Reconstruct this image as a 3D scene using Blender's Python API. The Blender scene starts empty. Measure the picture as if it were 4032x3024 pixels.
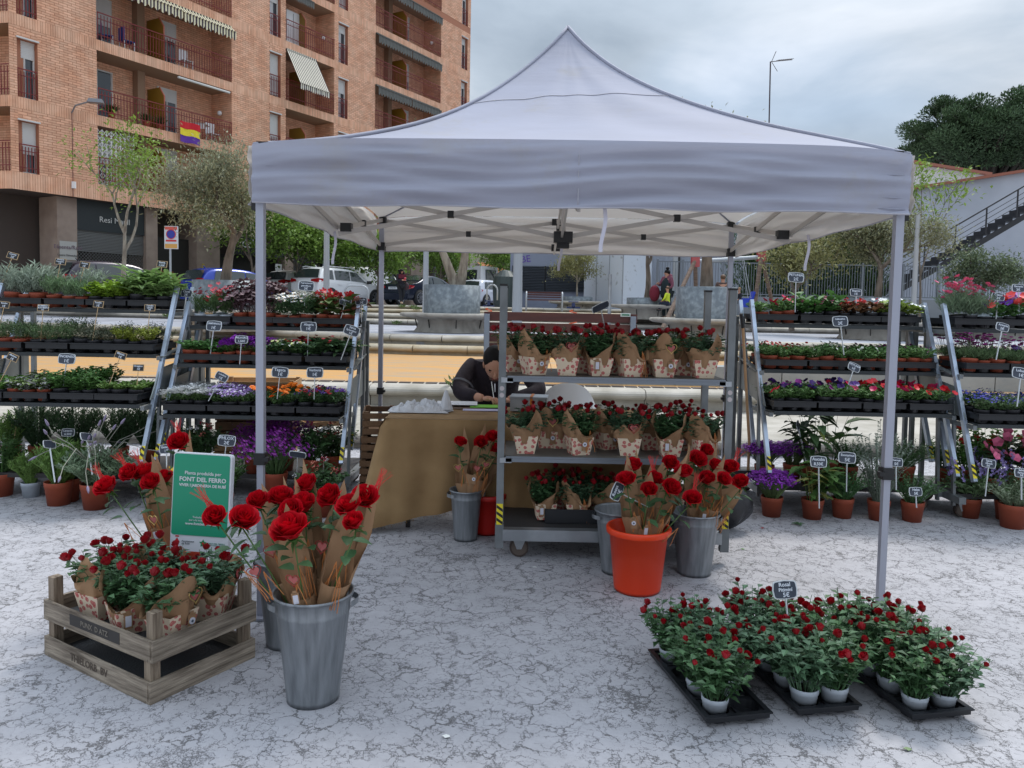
import bpy, math, random
from mathutils import Vector, Matrix, Euler, noise as mnoise
import numpy as np
R = math.radians
rnd = random.Random(7)
S = bpy.context.scene
C = S.collection
# ---------------------------------------------------------------- camera
F = 3028.0
PITCH, ROLL = 3.45, 1.1
cam_d = bpy.data.cameras.new('camera'); cam = bpy.data.objects.new('camera', cam_d); C.objects.link(cam)
cam_d.sensor_width = 36; cam_d.lens = F/4032*36
cam_d.shift_y = -123/4032
cam_d.clip_start = .05; cam_d.clip_end = 3000
CAMP = Vector((0, 0, 1.5))
CM = Euler((R(90-PITCH), 0, 0)).to_matrix() @ Matrix.Rotation(R(ROLL), 3, 'Z')
cam.matrix_world = Matrix.Translation(CAMP) @ CM.to_4x4()
S.camera = cam
def ray(px, py): return CM @ Vector(((px-2016)/F, -(py-1389)/F, -1))
def at(px, py, Y):
    d = ray(px, py); return CAMP + d*(Y/d.y)
def G(px, py, z=0.0):
    d = ray(px, py); return CAMP + d*((z-CAMP.z)/d.z)
# ---------------------------------------------------------------- world, sun, exposure
SUN_EL, SUN_AZ = 58, 215
W = bpy.data.worlds.new('World'); S.world = W; W.use_nodes = True
nt = W.node_tree; N = nt.nodes; Lk = nt.links; N.clear()
wo = N.new('ShaderNodeOutputWorld'); bg = N.new('ShaderNodeBackground'); bg.inputs[1].default_value = .1
sky = N.new('ShaderNodeTexSky'); sky.sky_type = 'NISHITA'; sky.sun_disc = False
sky.sun_elevation = R(SUN_EL); sky.sun_rotation = R(SUN_AZ); sky.air_density = 1.0; sky.dust_density = 1.5
tc = N.new('ShaderNodeTexCoord'); sp = N.new('ShaderNodeSeparateXYZ'); Lk.new(tc.outputs['Generated'], sp.inputs[0])
def wmath(op, a, b=None, c=None, clamp=False):
    n = N.new('ShaderNodeMath'); n.operation = op; n.use_clamp = clamp
    for i, v in enumerate((a, b, c)):
        if v is None: continue
        if isinstance(v, (int, float)): n.inputs[i].default_value = v
        else: Lk.new(v, n.inputs[i])
    return n.outputs[0]
zz = wmath('ADD', wmath('MAXIMUM', sp.outputs[2], 0.0), .16)
cx = wmath('DIVIDE', sp.outputs[0], zz); cy = wmath('DIVIDE', sp.outputs[1], zz)
cmb = N.new('ShaderNodeCombineXYZ'); Lk.new(cx, cmb.inputs[0]); Lk.new(cy, cmb.inputs[1])
def wnoise(scale, det, rough, off, dist=0):
    mp = N.new('ShaderNodeMapping'); mp.inputs['Location'].default_value = off; Lk.new(cmb.outputs[0], mp.inputs[0])
    n = N.new('ShaderNodeTexNoise'); n.inputs['Scale'].default_value = scale; n.inputs['Detail'].default_value = det
    n.inputs['Roughness'].default_value = rough; n.inputs['Distortion'].default_value = dist
    Lk.new(mp.outputs[0], n.inputs[0]); return n.outputs[0]
n1 = wnoise(.75, 6, .5, (3.1, 1.4, 0), .3); n2 = wnoise(2.4, 8, .55, (1, 5, 0), .4)
cl = wmath('ADD', wmath('MULTIPLY', n1, .8), wmath('MULTIPLY', n2, .2))
rp = N.new('ShaderNodeValToRGB'); Lk.new(cl, rp.inputs[0])
e = rp.color_ramp.elements
e[0].position = .36; e[0].color = (1.12, 1.36, 1.66, 1)
e[1].position = .66; e[1].color = (3.0, 3.15, 3.4, 1)
m_ = rp.color_ramp.elements.new(.50); m_.color = (1.72, 2.0, 2.34, 1)
# brighter band low over the horizon, as under a cloud deck
hz = wmath('SUBTRACT', 1.0, wmath('MULTIPLY', wmath('ABSOLUTE', sp.outputs[2]), 2.9), None, True)
mixh = N.new('ShaderNodeMixRGB'); mixh.blend_type = 'MIX'; Lk.new(wmath('MULTIPLY', wmath('POWER', hz, 2.6), .6), mixh.inputs[0])
Lk.new(rp.outputs[0], mixh.inputs[1]); mixh.inputs[2].default_value = (3.3, 3.5, 3.75, 1)
gap = wmath('MULTIPLY', wmath('SUBTRACT', wnoise(.55, 3, .5, (8, 2.5, 0)), .52, None), 3.0, None, True)
mx = N.new('ShaderNodeMixRGB'); Lk.new(wmath('MULTIPLY', gap, .4), mx.inputs[0]); Lk.new(mixh.outputs[0], mx.inputs[1]); Lk.new(sky.outputs[0], mx.inputs[2])
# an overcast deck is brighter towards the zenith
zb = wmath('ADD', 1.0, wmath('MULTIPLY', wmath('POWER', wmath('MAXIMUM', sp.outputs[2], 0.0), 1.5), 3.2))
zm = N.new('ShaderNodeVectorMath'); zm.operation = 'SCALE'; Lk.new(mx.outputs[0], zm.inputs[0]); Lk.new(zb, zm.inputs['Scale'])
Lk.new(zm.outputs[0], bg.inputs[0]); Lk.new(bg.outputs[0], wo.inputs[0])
sd = bpy.data.lights.new('sun', 'SUN'); sd.energy = 1.15; sd.angle = R(14); sd.color = (1, .96, .9)
so = bpy.data.objects.new('sun', sd); C.objects.link(so)
so.rotation_euler = (R(90-SUN_EL), 0, R(180-SUN_AZ)+math.pi)
S.view_settings.view_transform = 'Standard'; S.view_settings.look = 'None'
S.view_settings.exposure = 1.1; S.view_settings.gamma = 1
S.cycles.max_bounces = 6; S.cycles.use_denoising = True
# ---------------------------------------------------------------- helpers
_m = {}
def mat(name, col, rough=.7, metal=0, col2=None, scale=6, bump=0, bscale=30, isl=0, stretch=None, trans=0, spec=.5, obr=0, lo=.35, hi=.65, glass=False):
    if name in _m: return _m[name]
    m = bpy.data.materials.new(name); m.use_nodes = True; t = m.node_tree; n = t.nodes; l = t.links
    b = n['Principled BSDF']; b.inputs['Roughness'].default_value = rough; b.inputs['Metallic'].default_value = metal
    b.inputs['Specular IOR Level'].default_value = spec
    b.inputs['Base Color'].default_value = (*col, 1)
    src = None
    tcn = n.new('ShaderNodeTexCoord'); mp = n.new('ShaderNodeMapping'); l.new(tcn.outputs['Object'], mp.inputs[0])
    if stretch: mp.inputs['Scale'].default_value = stretch
    if col2:
        nz = n.new('ShaderNodeTexNoise'); nz.inputs['Scale'].default_value = scale; nz.inputs['Detail'].default_value = 6
        l.new(mp.outputs[0], nz.inputs[0])
        rr = n.new('ShaderNodeValToRGB'); rr.color_ramp.elements[0].position = lo; rr.color_ramp.elements[1].position = hi
        rr.color_ramp.elements[0].color = (*col, 1); rr.color_ramp.elements[1].color = (*col2, 1)
        l.new(nz.outputs[0], rr.inputs[0]); src = rr.outputs[0]
    if isl or obr:
        if src is None:
            c = n.new('ShaderNodeRGB'); c.outputs[0].default_value = (*col, 1); src = c.outputs[0]
        h = n.new('ShaderNodeHueSaturation'); mr = n.new('ShaderNodeMapRange')
        if isl:
            g = n.new('ShaderNodeNewGeometry'); l.new(g.outputs['Random Per Island'], mr.inputs[0]); v = isl
        else:
            g = n.new('ShaderNodeObjectInfo'); l.new(g.outputs['Random'], mr.inputs[0]); v = obr
        mr.inputs[3].default_value = 1-v; mr.inputs[4].default_value = 1+v
        l.new(mr.outputs[0], h.inputs['Value']); l.new(src, h.inputs['Color']); src = h.outputs[0]
    if src: l.new(src, b.inputs['Base Color'])
    if bump:
        nb = n.new('ShaderNodeTexNoise'); nb.inputs['Scale'].default_value = bscale; nb.inputs['Detail'].default_value = 5
        l.new(mp.outputs[0], nb.inputs[0]); bp = n.new('ShaderNodeBump'); bp.inputs['Strength'].default_value = bump
        bp.inputs['Distance'].default_value = .01; l.new(nb.outputs[0], bp.inputs['Height']); l.new(bp.outputs[0], b.inputs['Normal'])
    if trans:
        out = n['Material Output']; tr = n.new('ShaderNodeBsdfTranslucent'); ms = n.new('ShaderNodeMixShader'); ms.inputs[0].default_value = trans
        if src: l.new(src, tr.inputs[0])
        else: tr.inputs[0].default_value = (*col, 1)
        l.new(b.outputs[0], ms.inputs[1]); l.new(tr.outputs[0], ms.inputs[2]); l.new(ms.outputs[0], out.inputs[0])
    _m[name] = m; return m

class MB:
    def __init__(s): s.v = []; s.f = []; s.mi = []; s.cur = 0; s.sm = []; s.smooth = False
    def add(s, vs, fs):
        o = len(s.v); s.v.extend(vs)
        for f in fs: s.f.append(tuple(i+o for i in f)); s.mi.append(s.cur); s.sm.append(s.smooth)
        return o
    def box(s, c, d, rot=None, taper=None):
        x, y, z = d[0]/2, d[1]/2, d[2]/2; tx = ty = 1
        if taper: tx, ty = taper
        P = [Vector(p) for p in ((-x, -y, -z), (x, -y, -z), (x, y, -z), (-x, y, -z), (-x*tx, -y*ty, z), (x*tx, -y*ty, z), (x*tx, y*ty, z), (-x*tx, y*ty, z))]
        if rot is not None: P = [rot @ p for p in P]
        c = Vector(c); s.add([p+c for p in P], [(0, 3, 2, 1), (4, 5, 6, 7), (0, 1, 5, 4), (1, 2, 6, 5), (2, 3, 7, 6), (3, 0, 4, 7)])
        return s
    def box2(s, a, b): return s.box([(a[i]+b[i])/2 for i in range(3)], [abs(b[i]-a[i]) for i in range(3)])
    def bar(s, a, b, w, h=None, up=(0, 0, 1)):
        a, b = Vector(a), Vector(b); d = b-a; L = d.length
        if L < 1e-6: return s
        z = d/L; u = Vector(up)
        if abs(z.dot(u)) > .99: u = Vector((1, 0, 0))
        x = z.cross(u).normalized(); y = x.cross(z).normalized()
        return s.box((a+b)/2, (w, h or w, L), Matrix((x, y, z)).transposed())
    def tube(s, pts, rs, n=6, cap=True):
        pts = [Vector(p) for p in pts]; k = len(pts)
        if isinstance(rs, (int, float)): rs = [rs]*k
        vs = []; px = None
        for i, p in enumerate(pts):
            d = (pts[min(i+1, k-1)]-pts[max(i-1, 0)])
            d = d.normalized() if d.length > 1e-9 else Vector((0, 0, 1))
            if px is None:
                u = Vector((0, 0, 1)) if abs(d.z) < .9 else Vector((1, 0, 0)); px = d.cross(u).normalized()
            else:
                px = (px - d*px.dot(d)); px = px.normalized() if px.length > 1e-6 else d.orthogonal().normalized()
            py = d.cross(px)
            for j in range(n):
                a = 2*math.pi*j/n; vs.append(p + (px*math.cos(a)+py*math.sin(a))*rs[i])
        fs = [(i*n+j, i*n+(j+1) % n, (i+1)*n+(j+1) % n, (i+1)*n+j) for i in range(k-1) for j in range(n)]
        if cap: fs += [tuple(reversed(range(n))), tuple(range((k-1)*n, k*n))]
        s.add(vs, fs); return s
    def lathe(s, prof, n=24, c=(0, 0, 0), cap=False):
        c = Vector(c); k = len(prof)
        vs = [c+Vector((r*math.cos(2*math.pi*j/n), r*math.sin(2*math.pi*j/n), z)) for r, z in prof for j in range(n)]
        fs = [(i*n+j, i*n+(j+1) % n, (i+1)*n+(j+1) % n, (i+1)*n+j) for i in range(k-1) for j in range(n)]
        if cap: fs += [tuple(reversed(range(n))), tuple(range((k-1)*n, k*n))]
        s.add(vs, fs); return s
    def quad(s, a, b, c, d): s.add([Vector(a), Vector(b), Vector(c), Vector(d)], [(0, 1, 2, 3)]); return s
    def grid(s, fn, nu, nv, cu=False):
        vs = [Vector(fn(i/(nu if cu else nu-1), j/(nv-1))) for j in range(nv) for i in range(nu)]
        m = nu if cu else nu-1
        fs = [(j*nu+i, j*nu+(i+1) % nu, (j+1)*nu+(i+1) % nu, (j+1)*nu+i) for j in range(nv-1) for i in range(m)]
        s.add(vs, fs); return s
    def leaf(s, b, d, u, L, w, fold=.25, droop=0):
        d = d.normalized(); x = d.cross(u)
        x = x.normalized() if x.length > 1e-5 else d.orthogonal().normalized()
        y = x.cross(d)
        m = b+d*(L*.45)
        s.add([b, m+x*(w/2)+y*(w*fold), b+d*L-y*(droop*L), m-x*(w/2)+y*(w*fold)], [(0, 1, 2), (0, 2, 3)])
    def bigleaf(s, b, d, u, L, w, fold=.2, droop=.2):
        d = d.normalized(); x = d.cross(u); x = x.normalized() if x.length > 1e-5 else d.orthogonal().normalized(); y = x.cross(d)
        v = []
        for t, q in ((0, .02), (.2, .7), (.5, 1), (.8, .62), (1, .02)):
            p = b+d*(L*t)-y*(droop*L*t*t)
            v += [p-x*(w/2*q)+y*(w*fold*q), p, p+x*(w/2*q)+y*(w*fold*q)]
        fs = []
        for i in range(4): fs += [(i*3, i*3+1, i*3+4, i*3+3), (i*3+1, i*3+2, i*3+5, i*3+4)]
        s.add(v, fs)
    def mesh(s, name, mats):
        me = bpy.data.meshes.new(name); me.from_pydata(s.v, [], s.f)
        for m in mats: me.materials.append(m)
        if any(s.mi): me.polygons.foreach_set('material_index', s.mi)
        if any(s.sm): me.polygons.foreach_set('use_smooth', s.sm)
        me.update(); return me
    def build(s, name, mats, parent=None, loc=None):
        if not isinstance(mats, (list, tuple)): mats = [mats]
        return put(name, s.mesh(name, mats), parent, loc)
def put(name, me, parent=None, loc=None, rot=None, scale=None):
    o = bpy.data.objects.new(name, me); C.objects.link(o)
    if parent: o.parent = parent
    if loc is not None: o.location = loc
    if rot is not None: o.rotation_euler = rot
    if scale is not None: o.scale = scale if hasattr(scale, '__len__') else (scale,)*3
    return o
def tag(o, label=None, cat=None, group=None, kind=None):
    if label: o['label'] = label
    if cat: o['category'] = cat
    if group: o['group'] = group
    if kind: o['kind'] = kind
    return o
def thing(name, label, cat, loc=(0, 0, 0), rz=0, group=None, scale=None):
    o = put(name, None, None, loc, (0, 0, rz), scale); return tag(o, label, cat, group)
def dup(o, loc=None, rz=None, label=None, group=None, scale=None, parent=None, pick=None):
    c = o.copy(); C.objects.link(c)
    if parent: c.parent = parent
    if loc is not None: c.location = loc
    if rz is not None: c.rotation_euler = (0, 0, rz)
    if scale is not None: c.scale = (scale,)*3
    if label: c['label'] = label
    if group: c['group'] = group
    for ch in KIDS.get(o.name, []):
        dup(ch, parent=c)
    return c
KIDS = {}
def remember(o):
    ks = [x for x in C.objects if x.parent == o]
    KIDS[o.name] = ks
    for k in ks: remember(k)
def struct(name, mb, mats, parent=None):
    o = mb.build(name, mats, parent); o['kind'] = 'structure'; return o
_tx = {}
def text_mesh(txt, size, m, align='CENTER', space=1.0, ext=0.0006, bold=0):
    key = (txt, size, m.name, align)
    if key in _tx: return _tx[key]
    c = bpy.data.curves.new('t', 'FONT'); c.body = txt; c.size = size; c.align_x = align; c.align_y = 'CENTER'; c.extrude = ext
    c.offset = bold; c.resolution_u = 2; c.space_line = .85
    o = bpy.data.objects.new('t', c); C.objects.link(o)
    dg = bpy.context.evaluated_depsgraph_get(); me = bpy.data.meshes.new_from_object(o.evaluated_get(dg))
    me.materials.clear(); me.materials.append(m)
    bpy.data.objects.remove(o); _tx[key] = me; return me
def srgb(r, g, b):
    f = lambda c: (c/255/12.92 if c/255 <= .04045 else ((c/255+.055)/1.055)**2.4)
    return (f(r), f(g), f(b))
def rv(k=1): return Vector((rnd.uniform(-k, k), rnd.uniform(-k, k), rnd.uniform(-k, k)))
UP = Vector((0, 0, 1))
# ---------------------------------------------------------------- ground
def ground_mat():
    m = bpy.data.materials.new('cracked_paint'); m.use_nodes = True; t = m.node_tree; n = t.nodes; l = t.links; b = n['Principled BSDF']
    tcn = n.new('ShaderNodeTexCoord')
    def nz(scale, det=5, rough=.6, dist=0):
        x = n.new('ShaderNodeTexNoise'); x.inputs['Scale'].default_value = scale; x.inputs['Detail'].default_value = det; x.inputs['Roughness'].default_value = rough; x.inputs['Distortion'].default_value = dist
        l.new(tcn.outputs['Object'], x.inputs[0]); return x
    def mt(op, a, c=None, d=None, cl=False):
        x = n.new('ShaderNodeMath'); x.operation = op; x.use_clamp = cl
        for i, v in enumerate((a, c, d)):
            if v is None: continue
            if isinstance(v, (int, float)): x.inputs[i].default_value = v
            else: l.new(v, x.inputs[i])
        return x.outputs[0]
    def warp(scale, amt):
        w = nz(scale, 6, .7)
        s_ = n.new('ShaderNodeVectorMath'); s_.operation = 'SUBTRACT'; l.new(w.outputs['Color'], s_.inputs[0]); s_.inputs[1].default_value = (.5, .5, .5)
        k = n.new('ShaderNodeVectorMath'); k.operation = 'SCALE'; l.new(s_.outputs[0], k.inputs[0]); k.inputs['Scale'].default_value = amt
        a = n.new('ShaderNodeVectorMath'); l.new(tcn.outputs['Object'], a.inputs[0]); l.new(k.outputs[0], a.inputs[1]); return a.outputs[0]
    def crack(scale, w, mask_scale, thr, sharp, warp_s, warp_a):
        v = n.new('ShaderNodeTexVoronoi'); v.feature = 'DISTANCE_TO_EDGE'; v.inputs['Scale'].default_value = scale; l.new(warp(warp_s, warp_a), v.inputs[0])
        mk = nz(mask_scale, 4, .65).outputs[0]
        wid = mt('MULTIPLY', mt('SUBTRACT', mk, thr, None, False), w*sharp)
        wid = mt('MAXIMUM', wid, 0.0001)
        r = mt('SUBTRACT', 1.0, mt('DIVIDE', v.outputs[0], wid), None, True)
        return mt('MULTIPLY', mt('POWER', r, .7), mt('GREATER_THAN', mk, thr))
    big = crack(7.5, .024, 5, .40, 7, 14, .12)
    mid = crack(17, .045, 9, .46, 6, 30, .07)
    small = crack(34, .07, 12, .50, 6, 75, .032)
    patch = crack(64, .34, 1.5, .62, 6, 100, .024)
    c = mt('MAXIMUM', mt('MAXIMUM', big, mid), mt('MAXIMUM', small, patch))
    r1 = n.new('ShaderNodeValToRGB'); l.new(nz(1.1, 7, .6).outputs[0], r1.inputs[0])
    r1.color_ramp.elements[0].position = .3; r1.color_ramp.elements[1].position = .7
    r1.color_ramp.elements[0].color = (*srgb(160, 159, 163), 1); r1.color_ramp.elements[1].color = (*srgb(176, 174, 178), 1)
    r2 = n.new('ShaderNodeValToRGB'); l.new(nz(14, 8, .7).outputs[0], r2.inputs[0]); r2.color_ramp.elements[0].position = .35; r2.color_ramp.elements[1].position = .7
    r2.color_ramp.elements[0].color = (.9, .9, .9, 1); r2.color_ramp.elements[1].color = (1.05, 1.05, 1.05, 1)
    mu = n.new('ShaderNodeMixRGB'); mu.blend_type = 'MULTIPLY'; mu.inputs[0].default_value = 1; l.new(r1.outputs[0], mu.inputs[1]); l.new(r2.outputs[0], mu.inputs[2])
    # grubby stains
    st = mt('MULTIPLY', mt('SUBTRACT', nz(.8, 6, .65, .5).outputs[0], .57, None, False), 5.0, None, True)
    ms = n.new('ShaderNodeMixRGB'); l.new(mt('MULTIPLY', st, .3), ms.inputs[0]); l.new(mu.outputs[0], ms.inputs[1]); ms.inputs[2].default_value = (*srgb(128, 124, 120), 1)
    mc = n.new('ShaderNodeMixRGB'); l.new(mt('MULTIPLY', c, .85, None, True), mc.inputs[0]); l.new(ms.outputs[0], mc.inputs[1])
    rc = n.new('ShaderNodeValToRGB'); l.new(nz(25, 3).outputs[0], rc.inputs[0]); rc.color_ramp.elements[0].color = (*srgb(36, 35, 38), 1); rc.color_ramp.elements[1].color = (*srgb(76, 72, 68), 1)
    l.new(rc.outputs[0], mc.inputs[2]); l.new(mc.outputs[0], b.inputs['Base Color'])
    b.inputs['Roughness'].default_value = .78
    bp = n.new('ShaderNodeBump'); bp.inputs['Strength'].default_value = .45; bp.inputs['Distance'].default_value = .006
    hgt = mt('SUBTRACT', mt('MULTIPLY', nz(60, 4).outputs[0], .35), c); l.new(hgt, bp.inputs['Height']); l.new(bp.outputs[0], b.inputs['Normal'])
    return m
g = MB(); g.quad((-900, -60, 0), (900, -60, 0), (900, 7.95, 0), (-900, 7.95, 0)); struct('plaza_ground', g, ground_mat())
g = MB(); g.quad((-900, 7.95, -.02), (900, 7.95, -.02), (900, 2500, -.02), (-900, 2500, -.02)); struct('terrain', g, mat('earth', (.16, .15, .13), .9))
# ---------------------------------------------------------------- terraces
Mstone = mat('cast_stone', srgb(148, 142, 130), .8, col2=srgb(174, 168, 158), scale=3, bump=.25, bscale=60, obr=.07)
Mstone_w = mat('ochre_stained_stone', srgb(160, 144, 116), .8, col2=srgb(182, 172, 152), scale=2.5, bump=.25, bscale=60, obr=.07)
Mpav = mat('pale_paving', srgb(142, 144, 152), .85, col2=srgb(160, 162, 170), scale=.9, bump=.1)
Mor = mat('worn_ochre_paint', srgb(186, 138, 74), .7, col2=srgb(158, 138, 112), scale=1.6, stretch=(1, 5, 1), lo=.42, hi=.66, bump=.15)
Masph = mat('asphalt', srgb(92, 93, 96), .9, col2=srgb(112, 112, 114), scale=2, bump=.2, bscale=90)
# each line: list of (x,y) points of a riser front, running left to right; z of its top
def off(x, pts):
    for (x0, y0), (x1, y1) in zip(pts, pts[1:]):
        if x0 <= x <= x1: return y0+(y1-y0)*(x-x0)/(x1-x0)
    return pts[0][1] if x < pts[0][0] else pts[-1][1]
LINES = [([(-40, 7.95), (40, 7.95)], .18, Mstone), ([(-40, 10.05), (40, 10.0)], .44, Mstone),
         ([(-40, 28.5), (-2, 16.3), (40, 16.1)], .63, Mstone_w), ([(-40, 29), (-2, 16.75), (40, 16.55)], .83, Mstone),
         ([(-40, 35), (-3.4, 24.8), (40, 22.5)], 1.0, Mstone), ([(-40, 36.2), (-3.4, 26.0), (40, 23.7)], 1.17, Mstone),
         ([(-40, 38.4), (-3.4, 28.3), (2, 27.6), (40, 26.5)], 1.32, Mstone_w), ([(-40, 40), (-3.4, 30.4), (2, 30.0), (40, 29)], 1.46, Mstone)]
terr = [(0, None)]
XS = [-40, -30, -20, -14, -8, -3.4, -2, 2, 8, 20, 40]
floor_mats = [Mstone, Mor, Mstone_w, Mpav, Mstone, Mstone, Mstone_w, Mpav]
fnames = ['lower_step', 'ochre_court', 'step_tread', 'middle_terrace', 'step_tread', 'step_tread', 'step_tread', 'upper_terrace']
def nose_block(mb, p, q, z0, z1, dep=.42):
    # bullnosed stone from p to q, front face on the line p-q
    p = Vector((*p, 0)); q = Vector((*q, 0)); d = (q-p); L = d.length; d.normalize(); nrm = Vector((d.y, -d.x, 0))
    h = z1-z0; r = min(.07, h*.4)
    prof = [(-.025, z0-.02), (-.025, z1-2*r)]
    prof += [(.02*math.sin(a)+r*math.sin(a)-.025*(1-math.sin(a)), z1-r-r*math.cos(a)) for a in [math.pi*i/8 for i in range(1, 9)]]
    prof += [(-dep, z1+.001), (-dep, z0-.02)]
    n_ = len(prof); g_ = .006
    mb.smooth = False
    vs = [p+d*g_+nrm*a+UP*b for a, b in prof]+[q-d*g_+nrm*a+UP*b for a, b in prof]
    fs = [(i, (i+1) % n_, n_+(i+1) % n_, n_+i) for i in range(n_)]+[tuple(reversed(range(n_))), tuple(range(n_, 2*n_))]
    mb.add(vs, fs)
prevz = 0
for i, (pts, z, m) in enumerate(LINES):
    nxt = LINES[i+1][0] if i+1 < len(LINES) else [(-40, 60), (40, 60)]
    f = MB()
    for a, b in zip(XS, XS[1:]):
        f.quad((a, off(a, pts)+.1, z-.006), (b, off(b, pts)+.1, z-.006), (b, off(b, nxt)+.3, z-.006), (a, off(a, nxt)+.3, z-.006))
        f.quad((a, off(a, pts)+.1, prevz-.3), (b, off(b, pts)+.1, prevz-.3), (b, off(b, pts)+.1, z-.006), (a, off(a, pts)+.1, z-.006))
    fo = struct(fnames[i], f, floor_mats[i])
    step = 1.2 if i < 2 else 1.15
    # only where the frame can see
    x = -14.0 if i < 2 else -20.0
    x += rnd.uniform(0, 1)
    lim = 12 if i < 4 else 16
    while x < lim:
        x1 = x+step
        b_ = MB(); nose_block(b_, (x, off(x, pts)), (x1, off(x1, pts)), prevz, z); b_.build('stone_block', m, fo)
        x = x1
    prevz = z
# street and far pavement
st = MB(); st.quad((-60, 33.0, 1.447), (60, 31, 1.447), (60, 90, 1.447), (-60, 90, 1.447))
st.quad((-60, 90, 1.44), (60, 90, 1.44), (300, 900, 1.44), (-300, 900, 1.44)); struct('street', st, Masph)
# drain channel along the court
dr = MB()
for i in range(110):
    dr.box((-9+i*.18, 10.36, .446), (.15, .13, .012))
dro = dr.build('drain_grate', mat('cast_iron', (.05, .035, .03), .6)); tag(dro, 'dark cast iron drain grating along the near edge of the ochre court', 'drain', kind=None); 
# low concrete wall on the court
lw = MB()
t0 = thing('low_wall', 'low grey concrete wall on the ochre court behind the trolley', 'wall', (0, 0, 0))
for i in range(7):
    b_ = MB(); b_.box((1.55+i*1.5, 10.95, .56), (1.485, .35, .3)); b_.build('concrete_block', mat('grey_concrete', srgb(140, 142, 140), .85, col2=srgb(160, 160, 156), scale=2, bump=.2, obr=.05), t0)
# weeds on the steps
Mweed = mat('weed_green', (.09, .14, .04), .6, isl=.3, trans=.25)
for k, (px, py, Y) in enumerate([(1585, 1212, 30.3), (1625, 1214, 30.2), (1640, 1222, 28.2), (1560, 1278, 24.7), (660, 1250, 24), (820, 1400, 16.6), (1800, 1526, 10.1)]):
    w = MB(); p = at(px, py, Y)
    for i in range(70):
        a = rnd.uniform(0, 6.28); r_ = rnd.random()*.16; w.leaf(p+Vector((math.cos(a)*r_, math.sin(a)*r_, rnd.random()*.08)), Vector((math.cos(a), math.sin(a), rnd.uniform(.4, 2))), UP, .09, .04)
    where = ['beside the walking woman\'s feet', 'on the top step left of the planter', 'on the reddish step left of the planter', 'at the foot of the steps left of the planter', 'on the middle terrace behind the left rack', 'on the kerb behind the purple flowers', 'by the drain beside the writing man'][k]
    tag(w.build('weed', Mweed), 'small green weed growing '+where, 'weed', 'weeds in the step joints')
# ---------------------------------------------------------------- brick apartment building
A0 = Vector((-16.2, 30.2, 0)); DR = Vector((.5, .866, 0)).normalized(); NR = Vector((DR.y, -DR.x, 0))   # NR faces the plaza
def tx(px):   # distance along the facade at a picture column
    k = (px-2016)/F; return (k*A0.y-A0.x)/(DR.x-k*DR.y)
def fp(t, o, z): return A0+DR*t+NR*o+UP*z
Mbrick = mat('orange_brick', srgb(214, 160, 128), .8, col2=srgb(226, 180, 150), scale=2, isl=.13, bump=.1)
Mbrick1 = mat('single_orange_brick', srgb(214, 160, 128), .8, col2=srgb(226, 180, 150), scale=2, obr=.13, bump=.1)
Mmort = mat('brick_mortar', srgb(172, 116, 90), .9)
Msoff = mat('soffit_brown', srgb(150, 122, 100), .85)
Mrail = mat('oxide_red_rail', srgb(120, 38, 36), .5)
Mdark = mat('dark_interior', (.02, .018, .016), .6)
Mshut = mat('white_shutter', srgb(205, 205, 203), .55)
Mfr = mat('white_frame', srgb(215, 215, 212), .4)
Mglass = mat('window_glass', (.05, .06, .07), .06, spec=.8)
Mcurt = mat('curtain', srgb(200, 202, 205), .9, col2=srgb(170, 172, 178), scale=14, stretch=(6, 6, .4))
Mocre = mat('ochre_glass_screen', srgb(140, 104, 30), .4)
Mtile = mat('pinkish_stone_cladding', srgb(140, 122, 110), .75, col2=srgb(158, 140, 126), scale=2, bump=.1)
bld = thing('apartment_building', 'orange brick apartment block with recessed balconies and red railings, upper left', 'building', (0, 0, 0))
ZB, FH, NF = 5.32, 2.86, 7
TE = tx(1836)-.1
openings = []   # (t0,t1,kind)
balc = [(tx(392), tx(913)), (tx(1122), tx(1309)), (tx(1467), tx(1720))]
wins = [(tx(84), tx(164)), (tx(1060), tx(1102)), (tx(1325), tx(1361)), (tx(1799), tx(1822))]
T0 = tx(54)
ops = sorted([(a, b, 'b') for a, b in balc]+[(a, b, 'w') for a, b in wins])
band = lambda k: .62 if k == 0 else .40
wall = MB(); br = MB(); singles = []
BL, BH, JT = .30, .072, .016
def bricks(t0, t1, z0, z1, o=0.0, row0=0):
    nrow = int((z1-z0)/(BH+JT))
    hh = (z1-z0)/nrow
    for r_ in range(nrow):
        z = z0+r_*hh; t = t0-(BL+JT)*((r_+row0) % 2)/2
        while t < t1:
            a = max(t, t0); b = min(t+BL, t1)
            if b-a > .04:
                if len(singles) < 300 and abs(b-a-BL) < 1e-6 and 1.6 < t0 < 99 or False: pass
                full = abs(b-a-BL) < 1e-6
                if full and len(singles) < 300 and tx(200) < a < tx(385) and ZB+.7 < z < ZB+2.9: singles.append((a, z+JT/2, hh-JT))
                else:
                    p = [fp(a, o, z+JT/2), fp(b, o, z+JT/2), fp(b, o, z+hh-JT/2), fp(a, o, z+hh-JT/2)]
                    q = [x+NR*.012 for x in p]
                    br.add(p+q, [(4, 5, 6, 7), (0, 1, 5, 4), (1, 2, 6, 5), (2, 3, 7, 6), (3, 0, 4, 7)])
            t += BL+JT
def soldier(t0, t1, z0, z1):
    t = t0
    while t < t1:
        b = min(t+.078, t1)
        p = [fp(t, 0, z0), fp(b, 0, z0), fp(b, 0, z1), fp(t, 0, z1)]; q = [x+NR*.016 for x in p]
        br.add(p+q, [(4, 5, 6, 7), (0, 1, 5, 4), (1, 2, 6, 5), (2, 3, 7, 6), (3, 0, 4, 7)]); t += .09
def wq(t0, t1, z0, z1, o=0.0): wall.quad(fp(t0, o, z0), fp(t1, o, z0), fp(t1, o, z1), fp(t0, o, z1))
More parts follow.
